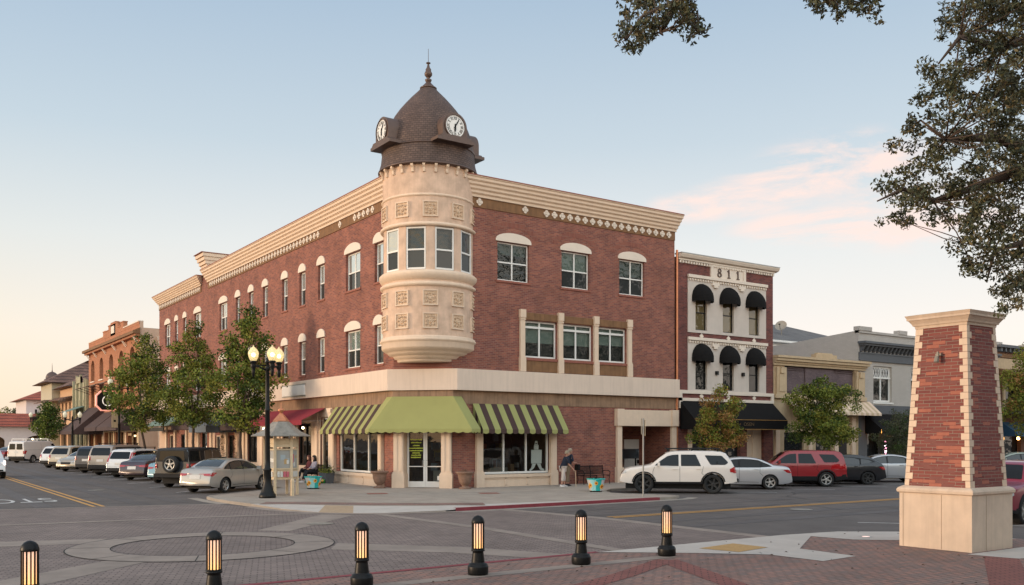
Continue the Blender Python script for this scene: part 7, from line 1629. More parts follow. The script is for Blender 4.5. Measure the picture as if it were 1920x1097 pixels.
OAK = [(-4.82,-27.55,11.09,0.28),(-6.3,-29.41,8.2,0.35),(-6.51,-28.95,5.22,0.19),(-2.08,-27.87,9.78,0.28),(-4.5,-30.24,8.89,0.29),(-5.61,-27.07,7.66,0.2),(-6.25,-29.45,10.2,0.3),(-4.52,-29.41,8.27,0.36),(-3.55,-27.74,10.22,0.37),(-5.73,-27.54,7.54,0.25),(-1.21,-28.46,10.73,0.29),(-6.42,-28.88,5.72,0.21),(-1.5,-28.77,8.09,0.32),(-3.23,-29.0,7.47,0.34),(-6.56,-29.23,6.23,0.37),(-7.09,-29.04,6.15,0.21),(-8.09,-27.83,5.62,0.19),(-6.83,-28.94,4.88,0.21),(-2.92,-28.05,5.43,0.4),(-6.22,-28.01,8.44,0.25),(-5.53,-27.36,8.34,0.19),(-3.35,-27.1,8.27,0.23),(-3.72,-28.19,7.43,0.28),(-6.73,-28.9,8.07,0.23),(-6.62,-27.82,10.24,0.28),(-5.1,-29.3,10.12,0.32),(-6.49,-29.15,7.47,0.28),(-4.0,-27.26,10.59,0.29),(-4.23,-28.49,10.86,0.27),(-3.92,-30.08,6.28,0.32),(-6.08,-27.26,6.04,0.24),(-4.29,-29.99,5.93,0.35),(-7.2,-28.94,10.34,0.31),(-3.95,-26.67,7.19,0.21),(-3.7,-30.43,8.53,0.3),(-2.43,-28.29,5.3,0.34),(-5.68,-29.72,5.36,0.37),(-4.82,-29.85,7.67,0.39),(-3.48,-26.92,6.27,0.21),(-4.12,-27.68,4.83,0.18),(-6.8,-28.71,7.11,0.17),(-4.72,-28.68,4.73,0.4),(-4.13,-29.97,9.68,0.31),(-4.94,-27.8,8.54,0.25),(-4.95,-28.2,4.9,0.22),(-4.7,-28.66,11.55,0.3),(-5.2,-27.76,8.02,0.24),(-4.74,-27.02,10.36,0.35),(-2.45,-27.93,6.56,0.34),(-3.95,-28.83,8.05,0.37),(-4.89,-28.35,7.78,0.41),(-1.55,-28.4,5.59,0.31),(-4.69,-30.22,9.87,0.34),(-5.66,-26.93,6.62,0.18),(-3.03,-27.14,9.02,0.25),(-6.4,-29.54,7.63,0.32),(-6.0,-27.85,10.68,0.41),(-4.65,-30.11,9.11,0.41),(-6.02,-29.46,6.03,0.28),(-6.12,-29.29,9.16,0.29),(-4.45,-27.29,10.11,0.31),(-4.43,-26.45,9.03,0.18),(-3.01,-29.57,8.57,0.39),(-4.31,-27.73,8.34,0.26),(-4.5,-27.51,5.74,0.23),(-6.88,-29.03,8.31,0.29),(-5.25,-26.19,5.83,0.23),(-6.46,-28.16,9.55,0.34),(-3.5,-30.45,7.3,0.41),(-7.5,-28.86,8.14,0.2),(-2.32,-28.97,7.16,0.4),(-5.4,-25.99,5.9,0.23),(-5.08,-29.87,5.33,0.35),(-3.23,-27.91,5.82,0.39),(-4.89,-29.56,6.26,0.27),(-3.99,-28.92,6.68,0.27),(-2.7,-28.61,12.0,0.31),(-2.32,-28.86,10.87,0.42),(-3.06,-27.6,11.97,0.3),(-7.38,-28.26,6.9,0.22),(-1.14,-28.96,8.65,0.38),(-6.17,-28.45,8.19,0.17),(-5.05,-28.75,10.12,0.41),(-2.4,-28.83,12.12,0.34),(-5.56,-28.76,8.84,0.38),(-3.53,-28.9,9.7,0.33),(-6.4,-28.47,10.49,0.31),(-3.73,-29.47,8.57,0.35),(-3.18,-27.22,9.31,0.25),(-2.18,-29.69,8.42,0.27),(-3.75,-27.45,5.07,0.25),(-4.7,-27.88,10.4,0.27),(-3.71,-26.83,9.19,0.23),(-4.62,-27.54,9.02,0.19),(-6.73,-27.96,5.86,0.26),(-5.29,-27.16,9.01,0.26),(-4.32,-29.25,8.74,0.32),(-3.84,-26.75,10.13,0.18),(-3.89,-27.64,5.97,0.17),(-1.27,-29.55,10.47,0.4),(-6.46,-28.05,6.2,0.19),(-0.33,-29.24,7.67,0.27),(-4.83,-29.16,9.0,0.32),(-4.59,-29.92,10.46,0.38),(-3.87,-27.08,4.66,0.26),(-7.32,-28.53,10.16,0.34),(-2.2,-28.44,11.82,0.31),(-0.71,-28.75,7.57,0.28),(-3.99,-26.7,6.44,0.18),(-5.34,-29.31,6.75,0.32),(-5.18,-27.31,7.54,0.19),(-4.54,-29.4,10.0,0.3),(-4.5,-27.83,7.91,0.18),(-6.57,-27.52,6.47,0.19),(-6.26,-28.2,4.5,0.22),(-6.81,-29.27,9.43,0.35),(-2.83,-27.6,12.61,0.33),(-3.67,-27.49,5.74,0.19),(-3.51,-28.58,7.89,0.32),(-5.27,-28.34,7.33,0.23),(-1.45,-28.7,11.64,0.31),(-2.33,-29.63,7.78,0.4),(-5.49,-28.11,5.99,0.18),(-3.93,-28.85,8.61,0.4),(-3.57,-28.55,10.61,0.34),(-6.02,-27.43,7.26,0.23),(-4.58,-27.51,6.4,0.25),(-3.88,-26.68,7.64,0.19),(-5.34,-27.3,5.08,0.23),(-5.58,-29.88,5.76,0.36),(-3.93,-27.35,5.97,0.25),(-0.52,-29.56,8.64,0.36),(-5.16,-27.87,6.56,0.19),(-1.23,-29.22,12.01,0.29),(-6.6,-28.11,4.54,0.19),(-5.36,-29.81,7.41,0.37),(-5.91,-26.58,6.09,0.24),(-5.75,-27.49,8.42,0.24),(-7.57,-28.3,6.47,0.19),(-4.26,-27.74,6.06,0.22),(-6.69,-27.46,7.14,0.24),(-2.18,-29.76,8.74,0.38),(-1.55,-28.84,6.99,0.37),(-7.1,-28.67,6.52,0.21),(-4.26,-29.05,9.79,0.34),(-6.59,-29.31,4.17,0.35),(-6.41,-27.71,6.53,0.24),(-5.57,-28.49,6.38,0.19),(-6.37,-27.74,5.67,0.19),(-5.23,-26.5,6.3,0.23),(-3.99,-27.32,7.46,0.25),(-1.24,-29.07,9.88,0.31),(-5.83,-27.94,8.1,0.23),(-4.56,-29.94,5.21,0.37),(-5.9,-28.19,5.2,0.21),(-3.58,-27.56,8.18,0.2),(-5.01,-27.5,7.62,0.24),(-2.67,-29.48,5.96,0.31),(-6.27,-28.17,8.32,0.21),(-1.98,-27.92,5.09,0.34),(-4.39,-27.88,11.47,0.3),(-6.84,-28.52,5.93,0.25),(-6.83,-27.56,5.67,0.23),(-6.16,-29.5,8.69,0.42),(-3.46,-26.91,7.97,0.25),(-4.63,-27.01,6.5,0.21),(-2.84,-29.27,10.28,0.4),(-4.18,-26.77,10.01,0.25),(-5.14,-29.8,7.1,0.4),(-7.01,-28.65,4.7,0.26),(-6.29,-27.93,10.01,0.42),(-7.23,-29.03,6.61,0.22),(-5.25,-26.45,6.83,0.25),(-5.92,-28.1,6.32,0.24),(-4.33,-28.45,7.9,0.27),(-7.64,-28.63,5.19,0.18),(-5.37,-26.71,7.9,0.18),(-3.71,-27.41,9.31,0.22),(-4.41,-29.84,8.76,0.32),(-3.6,-27.65,4.61,0.41),(-5.28,-27.33,8.91,0.2),(-7.04,-28.6,6.43,0.22),(-5.57,-27.61,8.38,0.18),(-2.55,-29.52,7.34,0.37),(-5.22,-29.06,7.76,0.42),(-6.93,-28.49,5.63,0.17),(-4.82,-27.73,6.89,0.25),(-0.8,-29.4,10.13,0.4),(-4.58,-27.6,4.79,0.22),(-2.77,-27.3,7.83,0.32),(-4.73,-27.69,4.4,0.17),(-7.5,-28.85,5.99,0.2),(-5.02,-29.76,8.5,0.31),(-6.69,-29.16,8.06,0.4),(-4.98,-27.12,9.33,0.19),(-5.57,-27.85,5.21,0.24),(-3.34,-27.03,11.59,0.31),(-5.79,-28.22,6.23,0.26),(-7.02,-28.67,6.31,0.22),(-6.08,-28.41,7.72,0.17),(-4.16,-27.78,7.13,0.19),(-7.38,-28.76,8.06,0.2),(-3.89,-26.65,8.47,0.23),(-5.82,-27.12,6.94,0.21),(-5.98,-28.15,8.06,0.18),(-5.57,-27.7,6.86,0.21),(-4.68,-27.58,8.84,0.25),(-5.32,-27.64,8.62,0.2),(-7.25,-28.9,4.75,0.19),(-4.7,-28.06,7.95,0.21),(-3.83,-28.74,11.23,0.39),(-4.78,-26.67,9.09,0.22),(-7.66,-27.86,5.46,0.22),(-3.6,-27.31,11.71,0.35),(-5.44,-26.99,5.83,0.21),(-6.62,-28.2,7.66,0.22),(-4.54,-30.53,6.8,0.3),(-4.66,-26.57,8.4,0.23),(-4.98,-27.7,8.28,0.19),(-3.85,-28.47,7.01,0.32),(-6.08,-29.07,4.82,0.37),(-4.48,-27.48,5.06,0.25),(-6.3,-27.26,6.26,0.18),(-4.92,-27.04,7.43,0.2),(-4.6,-28.34,6.41,0.34),(-3.84,-27.42,5.85,0.18),(-3.38,-27.22,8.12,0.19),(-5.02,-30.01,5.6,0.3),(-8.11,-27.95,5.26,0.18),(-6.51,-28.14,5.6,0.24),(-6.29,-28.62,6.61,0.22),(-4.62,-27.63,9.34,0.18),(-5.84,-27.58,5.25,0.25),(-4.32,-28.3,5.93,0.37),(-5.12,-27.21,6.5,0.18),(-6.84,-28.2,5.25,0.19),(-4.8,-28.34,10.05,0.41),(-8.15,-28.22,6.08,0.25),(-7.05,-28.9,4.17,0.25),(-4.51,-27.82,6.35,0.19),(-4.29,-27.64,4.69,0.23),(-2.9,-28.19,5.88,0.32),(-5.12,-27.94,4.92,0.2),(-4.1,-27.3,9.48,0.2),(-4.54,-27.08,5.72,0.25),(-6.54,-28.47,7.11,0.24),(-4.81,-26.8,5.78,0.22),(-3.54,-28.77,6.47,0.33),(-6.31,-28.75,9.05,0.38),(-4.36,-26.22,7.76,0.2),(-4.45,-26.57,10.94,0.33),(-4.4,-27.86,7.44,0.25),(-4.3,-27.32,6.32,0.25),(-7.21,-27.55,5.42,0.23),(-1.43,-28.53,12.28,0.32),(-6.65,-28.07,5.6,0.2),(-4.55,-27.79,9.37,0.21),(-6.55,-27.77,6.64,0.18),(-3.9,-30.25,9.82,0.36),(-5.77,-27.23,6.27,0.26),(-6.07,-28.19,8.47,0.23),(-4.34,-27.84,5.25,0.25),(-4.82,-29.58,9.33,0.32),(-4.92,-26.74,6.87,0.24),(-3.44,-27.17,9.25,0.26),(-3.39,-27.4,7.58,0.24),(-5.85,-28.31,4.94,0.22),(-5.76,-28.3,8.65,0.25),(-7.18,-29.07,5.99,0.24),(-5.49,-27.56,9.18,0.24),(-0.42,-29.1,9.99,0.42),(-7.34,-27.66,5.93,0.18),(-3.84,-28.17,8.99,0.3),(-5.76,-27.59,4.85,0.2),(-4.24,-26.97,5.13,0.2),(-3.65,-28.12,10.11,0.35),(-6.39,-28.62,5.07,0.25),(-6.35,-27.08,6.92,0.2),(-7.11,-28.99,5.74,0.19),(-2.08,-28.08,12.81,0.42),(-4.33,-27.02,6.59,0.19),(-6.98,-28.91,7.46,0.23),(-4.28,-27.58,6.11,0.18),(-5.21,-28.29,11.45,0.41),(-4.11,-27.83,9.41,0.24),(-6.94,-28.33,8.24,0.23),(-5.8,-27.47,6.55,0.23),(-3.59,-26.93,8.1,0.24),(-5.12,-26.75,8.06,0.26),(-3.74,-27.14,6.34,0.19),(-4.71,-27.08,7.16,0.23),(-6.69,-28.11,7.57,0.25),(-4.43,-27.23,8.32,0.24),(-3.74,-27.13,4.79,0.19),(-7.44,-28.78,6.96,0.21),(-5.65,-27.26,7.8,0.24),(-5.21,-28.35,8.54,0.22),(-2.32,-28.53,7.43,0.37),(-6.12,-28.13,7.06,0.26),(-4.04,-26.47,9.43,0.2),(-4.55,-27.32,5.64,0.22),(-1.88,-29.96,8.67,0.41),(-4.89,-30.45,9.09,0.28),(-7.26,-28.49,4.94,0.24),(-5.75,-27.75,7.84,0.18),(-6.6,-28.36,5.5,0.23),(-2.11,-28.35,8.37,0.27),(-6.15,-27.97,6.99,0.21),(-10.49,-26.44,7.48,0.13),(-11.38,-26.4,7.36,0.11),(-10.77,-25.68,8.0,0.1),(-9.91,-26.08,7.99,0.1),(-10.8,-26.69,7.76,0.12),(-10.58,-26.31,7.73,0.12),(-11.22,-26.09,7.94,0.11),(-9.94,-26.0,7.92,0.14),(-11.26,-26.44,7.22,0.13),(-10.79,-25.98,7.82,0.15),(-10.97,-25.94,7.5,0.14),(-11.4,-26.31,7.51,0.11),(-10.88,-26.21,8.03,0.12),(-10.37,-25.79,7.94,0.1),(-10.94,-25.95,8.12,0.12),(-11.12,-26.44,7.5,0.14),(-10.31,-25.78,8.23,0.1),(-10.82,-25.65,8.08,0.13),(-10.59,-26.47,7.6,0.13),(-10.15,-26.34,7.73,0.15),(-10.76,-26.69,7.62,0.15),(-10.56,-25.61,8.15,0.13),(-10.48,-25.81,8.02,0.14),(-11.12,-26.27,7.4,0.1),(-10.22,-26.02,8.04,0.14),(-11.05,-26.56,7.63,0.13),(-11.07,-26.58,7.84,0.15),(-10.61,-25.79,7.79,0.12),(-11.0,-25.89,7.36,0.14),(-11.02,-26.62,7.49,0.11),(-10.2,-26.21,8.04,0.1),(-10.62,-25.85,8.07,0.13),(-11.08,-26.42,7.41,0.13),(-10.04,-26.14,7.73,0.1),(-10.34,-25.98,8.26,0.14),(-10.63,-25.78,8.28,0.15),(-10.5,-25.55,7.97,0.11),(-10.93,-26.66,7.73,0.13),(-10.57,-25.51,8.29,0.11),(-11.13,-26.01,7.5,0.13),(-10.4,-25.72,8.24,0.1),(-10.93,-26.04,7.35,0.12),(-10.57,-26.53,8.0,0.12),(-10.34,-26.41,7.84,0.14),(-10.91,-26.57,7.66,0.14),(-10.6,-25.76,8.19,0.13),(-10.84,-26.63,7.88,0.1),(-10.7,-26.68,7.56,0.11),(-10.54,-25.78,7.68,0.12),(-9.02,-27.64,8.01,0.11),(-8.83,-27.16,8.09,0.14),(-8.59,-27.21,8.04,0.1),(-8.53,-27.09,8.33,0.14),(-9.24,-27.46,7.97,0.13),(-8.54,-27.82,8.01,0.12),(-8.95,-27.63,7.78,0.14),(-8.13,-27.26,8.3,0.11),(-8.85,-27.84,7.95,0.1),(-8.83,-27.7,8.07,0.12),(-8.15,-27.42,8.18,0.13),(-8.43,-27.64,8.21,0.14),(-8.74,-27.7,7.84,0.14),(-8.76,-27.55,7.97,0.12),(-8.69,-27.91,7.76,0.1),(-8.26,-27.47,8.01,0.13),(-9.12,-27.61,7.87,0.13),(-9.0,-27.41,7.89,0.12),(-7.86,-27.43,8.43,0.11),(-8.46,-27.12,8.41,0.13),(-9.4,-27.52,7.98,0.14),(-8.78,-27.25,8.11,0.14),(-8.81,-27.13,8.0,0.1),(-8.58,-27.44,8.19,0.12),(-8.76,-27.19,8.3,0.14),(-8.06,-27.54,8.15,0.11),(-9.12,-27.71,7.86,0.15),(-8.93,-27.73,7.77,0.11),(-8.42,-27.18,8.17,0.11),(-7.91,-27.41,8.06,0.13),(-8.11,-27.43,8.28,0.14)]
# ------------------------------------------------------------------ trees
def leaves(name, clumps, per, ls, mats, seed, parent=None, aspect=.5, flat=.0, loc=None, mixw=None, kind=None):
    """clumps: (x, y, z, r). Every clump is a puff of small folded leaves of mostly one tone."""
    r = np.random.default_rng(seed); V = []; FI = []; MI = []
    C_ = np.array(clumps, dtype=float); nC = len(C_)
    nl = np.maximum(8, (per*(C_[:, 3]/C_[:, 3].mean())**2).astype(int)); idx = np.repeat(np.arange(nC), nl); n = len(idx)
    d = r.normal(size=(n, 3)); d /= np.linalg.norm(d, axis=1)[:, None]; rad = r.random(n)**.45*1.15
    p = C_[idx, :3]+d*(rad*C_[idx, 3])[:, None]*np.array([1, 1, .8])
    a = r.normal(size=(n, 3))+d*.6; a[:, 2] -= .25; a /= np.linalg.norm(a, axis=1)[:, None]
    b = r.normal(size=(n, 3)); b -= a*(a*b).sum(1)[:, None]; b /= np.linalg.norm(b, axis=1)[:, None]
    c = np.cross(a, b); s = ls*r.uniform(.6, 1.35, n)[:, None]
    v0 = p-a*s*.5; v1 = p+b*s*aspect*.5+c*s*.08; v2 = p+a*s*.5; v3 = p-b*s*aspect*.5+c*s*.08
    verts = np.stack([v0, v1, v2, v3], 1).reshape(-1, 3)
    w_ = np.array(mixw or [1/len(mats)]*len(mats)); w_ = w_/w_.sum(); cm = r.choice(len(mats), nC, p=w_); mi = cm[idx]; sw = r.random(n) < .35; mi[sw] = r.choice(len(mats), sw.sum(), p=w_)
    me = bpy.data.meshes.new(name); me.vertices.add(4*n); me.vertices.foreach_set('co', verts.astype(np.float32).ravel()); me.loops.add(4*n); me.loops.foreach_set('vertex_index', np.arange(4*n, dtype=np.int32)); me.polygons.add(n); me.polygons.foreach_set('loop_start', np.arange(0, 4*n, 4, dtype=np.int32))
    for m in mats: me.materials.append(M[m])
    me.polygons.foreach_set('material_index', mi.astype(np.int32)); me.update(); me.validate()
    o = bpy.data.objects.new(name, me); COL.objects.link(o); o.parent = parent
    if loc: o.location = loc
    if kind: o['kind'] = kind
    return o
def street_tree(label, loc, prof, h0, th, nclump, cr, per, ls, mats, mixw, seed, lean=0, group=None, tr=.085, name='street_tree', cat='tree', off=(0, 0)):
    """prof: (height, crown radius) pairs"""
    r = random.Random(seed); root = thing(name, label, cat, loc, group=group)
    hs = [p[0] for p in prof]; rs = [p[1] for p in prof]; cl = []
    t = 0
    while len(cl) < nclump and t < 9000:
        t += 1; z = r.uniform(hs[0], hs[-1]); R_ = float(np.interp(z, hs, rs))*(.86+.28*math.sin(z*3.1+seed)*.6)
        if r.random() > (R_/max(rs))**1.2+.08: continue
        a = r.uniform(0, 2*math.pi); lob = 1+.18*math.sin(3*a+seed)+.12*math.sin(5*a+z*2); q = R_*lob*(r.random()**.42); k = (z-hs[0])/(hs[-1]-hs[0])
        x, y = q*math.cos(a)+off[0]*k, q*math.sin(a)+off[1]*k
        if any((x-c[0])**2+(y-c[1])**2+(z-c[2])**2 < (cr*.75)**2 for c in cl): continue
        cl.append((x, y, z, cr*r.uniform(.6, 1.3)))
    b = MB(mats=['bark']); b.smooth = True; lx = lean
    fork = [(0, 0, 0), (.03, .02, th*.35), (lx*.4-.02, .04, th*.7), (lx, 0, th)]; b.path(fork, [tr*1.5, tr*1.1, tr, tr*.95], 8)
    tips = sorted(cl, key=lambda c: -c[2])[:3]+r.sample(cl, min(len(cl), 22))
    mains = []
    for k in range(5):
        a = 2*math.pi*k/5+seed; q = .22*max(rs); e = (lx+q*math.cos(a)+off[0]*.4, q*math.sin(a)+off[1]*.4, th+(hs[-1]-th)*(.35+.1*(k % 3)))
        b.path([(lx, 0, th-.05), ((lx+e[0])/2+.05*math.sin(k), (e[1])/2, (th+e[2])/2-.1), e], [tr*.75, tr*.55, tr*.35], 6); mains.append(e)
    for c in tips:
        m = min(mains+[(lx, 0, th)], key=lambda m: (m[0]-c[0])**2+(m[1]-c[1])**2+(m[2]-c[2])**2*(2 if m[2] > c[2] else .7))
        mid = tuple((m[i]+c[i])/2+r.uniform(-.12, .12) for i in range(3)); b.path([m, mid, c[:3]], [tr*.3, tr*.2, tr*.08], 5)
    b.build('trunk', root, fix=False)
    leaves('crown', cl, per, ls, mats, seed, root, aspect=.6, mixw=mixw)
    return root
GT = 'street trees along the side street'
PA = [(2.9, .6), (3.5, 1.5), (4.3, 2.05), (5.4, 2.05), (6.5, 1.6), (7.4, 1.15), (8.2, .7), (9.1, .18)]
street_tree('green street tree nearest the corner, behind the street lamp', (-3.2, 13.1, HW), [(a, c*.9) for a, c in PA], 0, 2.7, 92, .42, 118, .15, ['leafA', 'leafB', 'leafC'], [.45, .4, .15], 11, group=GT, off=(.3, -.5))
street_tree('green street tree in the middle of the three, behind the off-roader', (-3.2, 21.8, HW), [(a+.1, c*1.0) for a, c in PA], 0, 2.8, 92, .42, 118, .15, ['leafA', 'leafB', 'leafC'], [.45, .35, .2], 23, group=GT)
street_tree('green street tree furthest along, before the orange brick building', (-3.2, 33.5, HW), [(3.0, .9), (3.6, 2.0), (4.6, 2.7), (5.8, 2.6), (6.8, 2.0), (7.8, 1.6), (8.7, .9), (9.4, .3)], 0, 2.6, 112, .5, 112, .17, ['leafA', 'leafB', 'leafC'], [.45, .35, .2], 37, lean=-.3, group=GT)
street_tree('small far street tree by the arcade at the street end', (-4.0, 74, HW), [(1.7, .5), (2.6, 1.5), (4.0, 1.5), (5.2, .9), (6.0, .2)], 0, 1.6, 60, .45, 80, .2, ['leafA', 'leafB'], [.4, .6], 41, group=GT)
GM = 'small round trees along the main street'
street_tree('small street tree with leaves turning orange, behind the white off-road SUV', (15.0, -3.5, HW), [(1.75, .7), (2.2, 1.25), (3.0, 1.45), (3.7, 1.2), (4.2, .75), (4.6, .15)], 0, 1.5, 75, .30, 150, .10, ['leafO', 'leafC', 'leafA', 'leafB'], [.42, .28, .2, .1], 52, group=GM, tr=.05)
street_tree('round green street tree behind the red SUV', (23.3, -3.5, HW), [(1.9, .8), (2.3, 1.6), (3.1, 2.0), (4.1, 1.8), (4.9, 1.2), (5.4, .3)], 0, 1.7, 110, .36, 150, .12, ['leafA', 'leafB', 'leafC'], [.45, .3, .25], 63, group=GM, tr=.06)
street_tree('grey green olive tree just left of the brick pillar', (30.2, -3.4, HW), [(1.2, .5), (1.7, 1.1), (2.6, 1.3), (3.4, .9), (3.9, .2)], 0, 1.1, 60, .32, 130, .08, ['oakA', 'oakB', 'leafB'], [.5, .2, .3], 71, group=GM, tr=.05)
street_tree('yellow green street tree at the right edge before the balcony', (44.6, -4.2, HW), [(2.2, .9), (3.4, 2.2), (5.5, 2.4), (7.4, 1.8), (8.6, .6)], 0, 2.1, 110, .5, 110, .16, ['leafA', 'leafC', 'leafO'], [.4, .45, .15], 83, group=GM, tr=.09)
for i, (x, y, h, sc_) in enumerate(((0.5, 181, 9.5, 4.2), (6.5, 178, 8.4, 3.8), (-9, 186, 8.6, 4.0))):
    street_tree(('tall distant tree above the red tile roofs at the left edge', 'distant tree just right of the leftmost one', 'distant tree low at the far left edge')[i], (x, y, 0), [(2.5, sc_*.6), (4.5, sc_), (7, sc_*.9), (h, sc_*.3)], 0, 2.5, 60, 1.1, 70, .55, ['oakA', 'leafC', 'oakB'], [.4, .3, .3], 90+i, group='distant trees at the street end', tr=.2, name='distant_tree')
# big live oak on the plaza, its limbs hang into the view
ok_ = thing('oak_tree', 'large dark live oak whose boughs hang into the view at the right and top', 'tree', (-2.42, -29.83, 0))
O_ = (-2.42, -29.83, 0)
rel = lambda p: (p[0]-O_[0], p[1]-O_[1], p[2])
b = MB(mats=['bark']); b.smooth = True
def limb(P, r0, r1, n=7):
    P = [rel(p) for p in P]; k = len(P); b.path(P, [r0+(r1-r0)*i/(k-1) for i in range(k)], n)
b.path([rel(p) for p in ((-2.42,-29.83,0),(-2.5,-29.75,1.2),(-2.61,-29.7,3.26),(-2.99,-29.56,6.78),(-3.71,-29.67,10.38))], [.5,.38,.34,.27,.16], 12)
limb([(-3.06,-29.51,7.79),(-5.13,-28.32,6.4),(-5.6,-28.12,6.49),(-5.88,-28.04,6.58),(-6.42,-27.79,6.54),(-6.69,-27.72,6.49),(-7.07,-27.58,6.72)], .12, .012)
limb([(-3.06,-29.51,6.78),(-4.92,-28.22,6.39),(-5.5,-27.94,6.14),(-6.05,-27.81,5.91),(-6.75,-27.56,5.65),(-7.28,-27.44,5.77),(-7.75,-27.35,5.55)], .11, .01)
limb([(-2.9,-29.6,6.0),(-4.2,-28.11,5.56),(-4.77,-27.84,5.26),(-5.33,-27.69,5.1),(-5.63,-27.73,4.59)], .09, .01)
limb([(-3.06,-29.51,9.12),(-4.92,-28.22,8.26),(-5.64,-27.97,7.94),(-6.44,-27.78,7.97),(-6.78,-27.66,7.55)], .10, .012)
limb([(-3.71,-29.67,10.38),(-6.32,-28.47,10.14),(-8.37,-27.41,9.39),(-9.69,-26.74,8.64),(-10.39,-26.38,8.11),(-10.62,-26.34,7.82),(-10.75,-26.25,7.51)], .16, .03)
limb([(-10.62,-26.34,7.89),(-10.88,-26.04,7.76),(-11.05,-25.92,7.45)], .03, .008); limb([(-10.58,-26.37,7.92),(-10.34,-26.41,7.69),(-10.2,-26.39,7.59),(-10.05,-26.49,7.66)], .02, .005); limb([(-8.37,-27.41,9.39),(-8.69,-27.31,8.49),(-8.72,-27.29,8.1),(-8.35,-27.55,8.03)], .03, .006)
joints = [(-5.13,-28.32,6.4),(-5.88,-28.04,6.58),(-6.69,-27.72,6.49),(-5.5,-27.94,6.14),(-6.05,-27.81,5.91),(-6.75,-27.56,5.65),(-4.2,-28.11,5.56),(-5.33,-27.69,5.1),(-4.92,-28.22,8.26),(-5.64,-27.97,7.94),(-6.44,-27.78,7.97),(-10.75,-26.25,7.51),(-11.05,-25.92,7.45),(-10.2,-26.39,7.59),(-8.72,-27.29,8.1),(-3.2,-29.5,8.3),(-4,-29,9.5)]
rr = random.Random(3)
for c in OAK:
    if rr.random() < .55:
        j = min(joints, key=lambda m: sum((m[i]-c[i])**2 for i in range(3)))
        if sum((j[i]-c[i])**2 for i in range(3)) < 4: mid = tuple((j[i]+c[i])/2+rr.uniform(-.08, .08) for i in range(3)); b.path([rel(j), rel(mid), rel(c[:3])], [.014, .009, .004], 4)
b.build('trunk', ok_, fix=False)
oak_puffs = []
for c in OAK:
    for k in range(5):
        v = Vector((rr.gauss(0, 1), rr.gauss(0, 1), rr.gauss(0, .8)))*c[3]*.52; oak_puffs.append((*(Vector(rel(c[:3]))+v), c[3]*rr.uniform(.30, .60)))
leaves('crown', oak_puffs, 44, .068, ['oakA', 'oakB', 'oakC'], 5, ok_, aspect=.42, mixw=[.42, .38, .2])
# park trees behind the plaza and the row across the street: they stand outside the view and show in the shop glass
GP = 'park trees behind the plaza'
for i, (x, y, s) in enumerate(((-34, -52, 1.2), (-22, -60, 1.3), (-9, -56, 1.1), (5, -50, 1.2), (18, -46, 1.1), (33, -50, 1.9), (47, -48, 2.0), (-46, -40, 1.2), (62, -50, 2.0))):
    street_tree('park tree standing behind the plaza, out of view, %s' % ('west end', 'second from the west', 'third from the west', 'in the middle', 'east of the middle', 'fourth from the east', 'third from the east', 'by the west road', 'east end')[i], (x, y, 0), [(2.5, 3*s), (3.5*s, 5*s), (7*s, 5*s), (10*s, 3*s), (12*s, .6)], 0, 2.6, 70, 1.5, 60, .8, ['oakA', 'leafB', 'oakB'], [.4, .3, .3], 120+i, group=GP, tr=.28, name='park_tree')

far_ = thing('shops_beyond_the_park', 'long dark row of two storey shops behind the park, out of view', 'building', (10, -95, 0), world=True)
b = MB(mats=['brick811', 'brown'])
for k in range(12): b.box(-70+16*k, -54.1+16*k, -104, -95+(k % 3)*.3, 0, 7+(k*37 % 5), k % 2)
b.build('facades', far_)
# ------------------------------------------------------------------ people
def skin(name, V, E, rad, m, parent, loc=(0, 0, 0), lv=2):
    """one continuous surface grown round a skeleton; V name->(x,y,z), E pairs, rad name->radius"""
    keys = list(V); me = bpy.data.meshes.new(name); me.from_pydata([V[k] for k in keys], [(keys.index(a), keys.index(c)) for a, c in E], [])
    o = bpy.data.objects.new(name, me); COL.objects.link(o); mo = o.modifiers.new('s', 'SKIN'); mo.use_smooth_shade = True
    sv = me.skin_vertices[0].data
    for i, k in enumerate(keys):
        r = rad[k]; sv[i].radius = (r, r) if not isinstance(r, tuple) else r; sv[i].use_root = (i == 0)
    su = o.modifiers.new('u', 'SUBSURF'); su.levels = lv; su.render_levels = lv
    dg = bpy.context.evaluated_depsgraph_get(); nm = bpy.data.meshes.new_from_object(o.evaluated_get(dg)); nm.name = name
    bpy.data.objects.remove(o); bpy.data.meshes.remove(me)
    o = bpy.data.objects.new(name, nm); COL.objects.link(o); o.parent = parent; o.location = loc
    nm.materials.clear(); nm.materials.append(m)
    for p in nm.polygons: p.use_smooth = True
    return o
SK = mat('skin', (.42, .22, .15), .6, var=.05); NAVY = mat('navy_cotton', (.012, .018, .035), .9, var=.15, scale=8); CR = mat('cream_trousers', (.55, .47, .42), .9, var=.06, scale=6); GH = mat('grey_blond_hair', (.30, .24, .17), .8, var=.2, scale=30); KH = mat('khaki_cloth', (.20, .14, .09), .9, var=.1)
BKC = mat('black_cloth', (.012, .012, .015), .9, var=.1); MAR = mat('maroon_cloth', (.09, .014, .018), .9, var=.15); LG = mat('light_grey_cloth', (.30, .27, .31), .9, var=.1); AUB = mat('auburn_hair', (.10, .03, .02), .7, var=.3, scale=30); BLH = mat('black_hair', (.01, .009, .009), .6, var=.2); SHW = mat('white_shoe', (.60, .56, .54), .6, var=.05)
